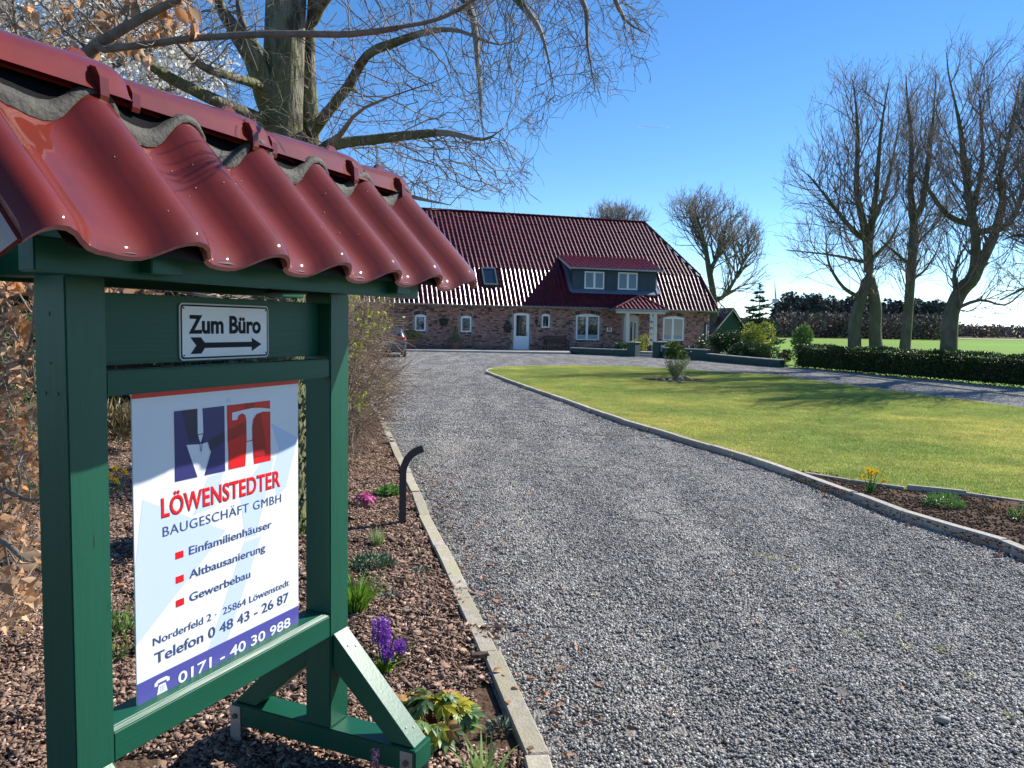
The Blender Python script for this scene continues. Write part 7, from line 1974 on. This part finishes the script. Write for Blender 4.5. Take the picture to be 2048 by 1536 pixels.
def daffodils(q, heads, label, z=0.0, seed=0, n=18, h=0.2, s=0.03):
    root = clump('daffodil', q, n, h, 0.013, 0.55, 0.035, M_blade_d, label, 'flower', seed=seed, z=z, bend=0.7)
    for (x, y, hz) in heads:
        mb = MB(); mb.tube([(x * .1, y * .1, 0), (x * .6, y * .6, hz * .6), (x, y, hz)], 0.0035, 5, cap=False); mb.build('stem', M_blade_d, root)
        daffodil_flower(root, np.array([x, y, hz]), (-0.1 + x * 2, -1, -0.05), s)
    return root
M_magenta = mat('magenta_petal', (0.60, 0.02, 0.25), (0.75, 0.06, 0.38), scale=50, rough=0.5, transl=0.25, tint=0.3)
def primrose(q, r, n, label, seed, mt=M_magenta, cat='flower'):
    root = rosette('primula', q, r, 60, 0.05, M_leafm, label, cat, 0.05, seed)
    rg = np.random.default_rng(seed); mb = MB()
    for i in range(n):
        d = unit(np.array([*rg.normal(size=2), abs(rg.normal(0, 1)) + 0.35])); c = d * [r * 0.95, r * .95, 0.13] * rg.uniform(0.8, 1); a = unit(np.cross(d, [0.3, 0.1, 1])); b = np.cross(d, a); s = rg.uniform(0.010, 0.015)
        for k in range(5):
            t = k * 2 * PI / 5; o = a * math.cos(t) + b * math.sin(t); p = -a * math.sin(t) + b * math.cos(t)
            mb.add([c, c + o * s * .6 + p * s * .5, c + o * s * 1.1, c + o * s * .6 - p * s * .5], [(0, 1, 2, 3)])
    tag(mb.build('flower_heads', mt, root), kind='stuff'); return root

# the bent lamp post beside the edging
q = G(805, 1048)
LP = empty('bollard_lamp', (q[0], q[1], 0), 0.12, 'dark grey garden lamp post bent over at the top, standing beside the edging stones', 'garden lamp')
M_anth = mat('anthracite', (0.045, 0.045, 0.052), (0.038, 0.038, 0.045), scale=9, rough=0.45, metal=0.3)
path = [(0, 0), (0, 0.44), (0.008, 0.49), (0.03, 0.545), (0.062, 0.588), (0.10, 0.618), (0.14, 0.637), (0.168, 0.645)]
vs, fs = [], []
for i, (x, z) in enumerate(path):
    a = np.array(path[min(i + 1, len(path) - 1)]) - np.array(path[max(i - 1, 0)]); a = a / np.linalg.norm(a); nx, nz = -a[1], a[0]
    for u, v in ((-1, -1), (1, -1), (1, 1), (-1, 1)): vs.append((x + nx * u * 0.029, v * 0.029, z + nz * u * 0.029))
for i in range(len(path) - 1):
    for k in range(4): fs.append((4 * i + k, 4 * i + (k + 1) % 4, 4 * i + 4 + (k + 1) % 4, 4 * i + 4 + k))
fs += [(0, 1, 2, 3), tuple(4 * (len(path) - 1) + k for k in range(4))]
mb = MB(); mb.add(vs, fs); mb.build('post', M_anth, LP, bevel=0.003, seg=2)
mb = MB(); mb.obox((0.125, 0, 0.597), np.array([0.035, 0, 0.013]), (0, 0.02, 0), np.array([-0.001, 0, 0.003])); mb.build('light_panel', M_white, LP)
mb = MB(); mb.box(-0.05, 0.05, -0.05, 0.05, -0.01, 0.006); mb.build('base_plate', M_anth, LP, bevel=0.002)

primrose(G(729, 1012), 0.135, 130, 'clump of magenta flowers between the stand and the lamp post', 1)
primrose(G(716, 886), 0.10, 26, 'small magenta flowers under the bare bush', 2)
rosette('leafy_rosette', G(778, 990), 0.11, 260, 0.055, mat('fresh_rosette', (0.10, 0.24, 0.05), (0.16, 0.30, 0.07), scale=9, rough=0.5, tint=0.3, transl=0.2), 'bright green leafy rosette left of the lamp post', h=0.09, seed=3)
clump('grass_tuft', G(755, 1092), 120, 0.18, 0.006, 0.6, 0.04, mat('pale_tuft', (0.22, 0.32, 0.10), (0.40, 0.44, 0.22), scale=9, rough=0.5, tint=0.3, transl=0.3), 'pale striped grass tuft below the lamp post', seed=4, bend=0.5)
rosette('feathery_plant', G(747, 1132), 0.15, 700, 0.035, mat('blue_green_leaf', (0.09, 0.16, 0.08), (0.14, 0.22, 0.12), scale=9, rough=0.7, tint=0.4), 'feathery blue-green plant under the pale grass tuft', h=0.08, seed=5, width=0.35)
rosette('seedling', G(843, 1113), 0.03, 16, 0.03, M_leafm, 'tiny green seedling close to the edging, upper one', h=0.03, seed=6)
rosette('grey_rosette', G(843, 1146), 0.05, 60, 0.03, mat('grey_green_leaf', (0.15, 0.19, 0.14), (0.10, 0.14, 0.10), scale=9, rough=0.8, tint=0.4), 'small grey-green rosette close to the edging', h=0.04, seed=7)
rosette('grey_rosette', G(780, 1196), 0.045, 50, 0.03, MATS['grey_green_leaf'], 'small grey-green rosette right of the strap-leaved clump', h=0.04, seed=8)
clump('daylily', G(712, 1222), 210, 0.30, 0.013, 0.75, 0.06, M_blade, 'bright green strap-leaved clump against the far post', seed=9, bend=0.75)
clump('daylily', G(690, 1150) + [-0.05, 0.1, 0], 40, 0.16, 0.012, 0.75, 0.05, M_blade, 'smaller strap-leaved clump half hidden by the far post', seed=19, bend=0.75)
hyacinth(G(768, 1345), [(-0.035, 0.03, 0.14, 0.115), (0.005, 0.0, 0.10, 0.12), (0.07, 0.02, 0.10, 0.05), (-0.01, 0.05, 0.13, 0.12), (0.02, -0.02, 0.07, 0.06)], (0.32, 0.09, 0.55), ('violet', (0.20, 0.04, 0.42)), 'purple hyacinth with several flower spikes and strap leaves beside the stand', leaves=46, seed=10, lh=0.20)
rosette('grey_rosette', G(995, 1462), 0.045, 70, 0.032, MATS['grey_green_leaf'], 'dark grey-green rosette near the bottom of the edging', h=0.05, seed=11)
clump('tulip_leaves', G(965, 1560), 26, 0.20, 0.022, 0.8, 0.06, mat('pale_green_strap', (0.20, 0.33, 0.08), (0.34, 0.44, 0.16), scale=12, rough=0.4, tint=0.3, transl=0.3), 'light green strap leaves at the bottom of the picture', seed=12, bend=0.6)
hyacinth(G(757, 1562), [(0.0, 0.0, 0.05, 0.09)], (0.85, 0.30, 0.42), ('rose', (0.80, 0.45, 0.52)), 'pink hyacinth at the bottom in front of the foot beam', leaves=8, seed=13, lh=0.08)

# leafy plant with yellow and green lobed leaves, each large leaf a part
Y0 = G(862, 1470)
YP = empty('yellow_leaved_plant', (Y0[0], Y0[1], 0), 0, 'low plant with yellow and pale green lobed leaves right of the brace', 'plant')
M_yl = mat('yellowing_leaf', (0.50, 0.46, 0.03), (0.42, 0.36, 0.03), scale=14, rough=0.45, transl=0.35)
M_gl = mat('pale_lobed_leaf', (0.22, 0.32, 0.09), (0.14, 0.24, 0.07), scale=14, rough=0.45, transl=0.3)
M_gl2 = mat('deep_lobed_leaf', (0.07, 0.15, 0.06), (0.11, 0.20, 0.08), scale=14, rough=0.45, transl=0.25)
M_bl = mat('brown_dry_leaf', (0.36, 0.19, 0.06), (0.45, 0.26, 0.09), scale=14, rough=0.7, transl=0.2)
def lobed_leaf(mt, rg):
    """five leaflets fanned from one stalk"""
    mb = MB()
    for k, (a, l) in enumerate(((-75, .7), (-38, .92), (0, 1.0), (38, .92), (75, .7))):
        t = rad(a); d = np.array([math.sin(t), math.cos(t), 0]); s = np.array([d[1], -d[0], 0]); l *= 0.075
        w = 0.0135; dr = [0, -0.002, -0.008, -0.022]
        rows = [(0, 0.2), (0.3, 0.85), (0.65, 1.0), (1.0, 0.0)]; vs = []
        for i, (q_, ww) in enumerate(rows):
            c = d * l * q_ + [0, 0, dr[i] + rg.normal(0, .0012)]
            vs += [c - s * w * ww + [0, 0, .004 * ww], c, c + s * w * ww + [0, 0, .004 * ww]]
        mb.add(vs, [(3 * i + j, 3 * i + j + 1, 3 * i + j + 4, 3 * i + j + 3) for i in range(3) for j in range(2)])
    return mb.mesh('lobed_leaf', mt, smooth=True)
rgl = np.random.default_rng(5)
LM = {0: [lobed_leaf(M_yl, rgl) for _ in range(3)], 1: [lobed_leaf(M_gl, rgl) for _ in range(3)], 2: [lobed_leaf(M_gl2, rgl) for _ in range(3)], 3: [lobed_leaf(M_bl, rgl) for _ in range(2)]}
for i in range(88):
    a = rgl.uniform(0, 6.28); R_ = math.sqrt(rgl.uniform(0.02, 1)) * 0.21; x, y = R_ * math.cos(a), R_ * math.sin(a) * 0.85; h = 0.16 - R_ * 0.35 + rgl.uniform(-0.04, 0.03)
    px_ = to_px(np.array([Y0[0] + x, Y0[1] + y, h]))
    left = x < -0.03
    kind = rgl.choice(4, p=[.14, .26, .52, .08] if left and y < 0.1 else ([.58, .10, .04, .28] if y > 0.0 else [.16, .55, .13, .16]))
    o = link('leaf', LM[kind][rgl.integers(0, len(LM[kind]))], YP); s = float(rgl.uniform(0.7, 1.15))
    o.location = (x * .8, y * .8, max(h, 0.025)); o.scale = (s, s, s); o.rotation_euler = (rgl.uniform(-0.9, 0.3), rgl.normal(0, .3), a - PI / 2 + rgl.normal(0, .5))
mb = MB()
for i in range(30):
    a = rgl.uniform(0, 6.28); R_ = rgl.uniform(0.03, 0.16); mb.tube([(0, 0, 0), (R_ * math.cos(a) * .6, R_ * math.sin(a) * .6, 0.09), (R_ * math.cos(a), R_ * math.sin(a), 0.13)], 0.0022, 4, cap=False)
tag(mb.build('stalks', mat('reddish_stalk', (0.25, 0.10, 0.05), rough=0.6), YP), kind='stuff')

# left part of the bed, seen through and beside the stand
daffodils(G(238, 985), [(-0.03, 0.0, 0.24), (0.035, 0.05, 0.20), (0.0, -0.05, 0.13), (-0.05, -0.06, 0.17)], 'yellow daffodils seen between the near post and the board', seed=21, n=10, h=0.18, s=0.038)
leafy('grass_bush', G(235, 905), 0.55, 0.4, 0.5, 1500, 0.16, mat('straw_grass', (0.38, 0.30, 0.16), (0.26, 0.22, 0.10), scale=6, rough=0.8, tint=0.4), 'dry straw-coloured grass mound behind the daffodils', cat='plant', seed=22, width=0.07, updir=1.2, stem=False)
rosette('green_creeper', G(243, 1290), 0.22, 520, 0.05, M_leafm, 'mound of small green leaves between the near post and the board', h=0.16, seed=23, width=0.4)
rosette('green_creeper', G(20, 1010), 0.25, 360, 0.10, M_blade_d, 'dark green strap leaves under the beech at the left edge', h=0.25, seed=24, width=0.14)
leafy('bamboo_shrub', G(10, 900), 0.9, 0.6, 1.5, 2200, 0.12, M_leafm, 'light green feathery shrub behind the beech at the left edge', seed=25, updir=0.3, width=0.25)
# right bed
daffodils(G(1741, 985, .06), [(-0.08, 0.0, 0.17), (-0.03, 0.02, 0.235), (0.0, 0.0, 0.225), (0.045, -0.02, 0.215), (-0.015, -0.03, 0.19), (0.14, 0.02, 0.12)], 'yellow daffodils blooming in the soil bed beside the lawn kerb', z=0.06, seed=31, n=26, h=0.20)
rosette('leafy_cushion', G(1888, 1012, .06), 0.17, 420, 0.05, MATS['fresh_rosette'], 'green leafy cushion in the soil bed right of the daffodils', h=0.12, seed=32, z=0.06, width=0.3)
rosette('leafy_cushion', G(2052, 1040, .06), 0.13, 300, 0.045, M_leafm, 'leafy cushion with small violet flowers cut by the right edge', h=0.12, seed=33, z=0.06, width=0.35)
rosette('sparse_plant', G(2005, 1022, .06), 0.12, 60, 0.04, M_bl, 'sparse brown-green plant in the soil bed near the right edge', h=0.06, seed=34, z=0.06, width=0.3)

# single fallen leaves, chips and stones -------------------------------------------
FL = 'fallen beech leaves on the bed'
spots = [(985, 1343, 'on the bed just left of the curled bark piece'), (1010, 1352, 'against the edging above the grey-green rosette'), (920, 1300, 'between the purple hyacinth and the edging'), (890, 1430, 'at the right edge of the yellow-leaved plant'),
 (700, 1480, 'in front of the foot beam under the brace'), (40, 1180, 'at the left edge below the beech twigs'), (20, 1250, 'near the left edge level with the violet band'), (60, 1460, 'at the lower left corner beside the near post'), (250, 1170, 'between near post and board'),
 (640, 1490, 'in the shade below the foot beam'), (880, 1510, 'right of the end of the foot beam'), (1068, 1500, 'on the gravel beside the lowest edging stone'), (1015, 1400, 'on the edging stone right of the yellow-leaved plant'), (1037, 1378, 'on the gravel right of the edging, below the bark piece')]
for i, (x, y, w_) in enumerate(spots):
    q = G(x, y, 0.03); o = link('fallen_leaf', dls[i % 9]); o.location = (float(q[0]), float(q[1]), 0.03); o.rotation_euler = (rng.normal(0, .3), rng.normal(0, .3), rng.uniform(0, 6.28)); s = float(rng.uniform(.5, .9)); o.scale = (s, s, s)
    tag(o, 'withered leaf ' + w_, 'leaf', FL)
q = G(960, 1313, 0.03); mb = MB(); mb.add([(-.045, -.018, 0), (.0, -.03, .004), (.05, -.01, .01), (.045, .02, .006), (-.01, .028, .0), (-.05, .012, .004), (-.04, -.014, .012), (.0, -.024, .018), (.043, -.008, .022), (.038, .016, .02), (-.01, .022, .016), (-.043, .01, .015)],
    [(0, 5, 4, 3, 2, 1), (6, 7, 8, 9, 10, 11)] + [(i, (i + 1) % 6, 6 + (i + 1) % 6, 6 + i) for i in range(6)])
o = mb.build('bark_piece', M_chip, smooth=False); o.location = (q[0], q[1], 0.03); tag(o, 'large curled piece of bark lying across the edging stone', 'bark')
q = G(1885, 1448); v = ICO_V * (1 + rng.uniform(-.1, .1, (12, 1))) * [0.040, 0.022, 0.014]
o = link('large_stone', np_mesh('large_stone', v, ICO_F, M_pebble, shade=np.full(20, .5), tint=np.zeros(20))); o.location = (q[0], q[1], 0.022); tag(o, 'one larger dark flat stone lying on the gravel at the lower right', 'stone')
q = G(1545, 1404);
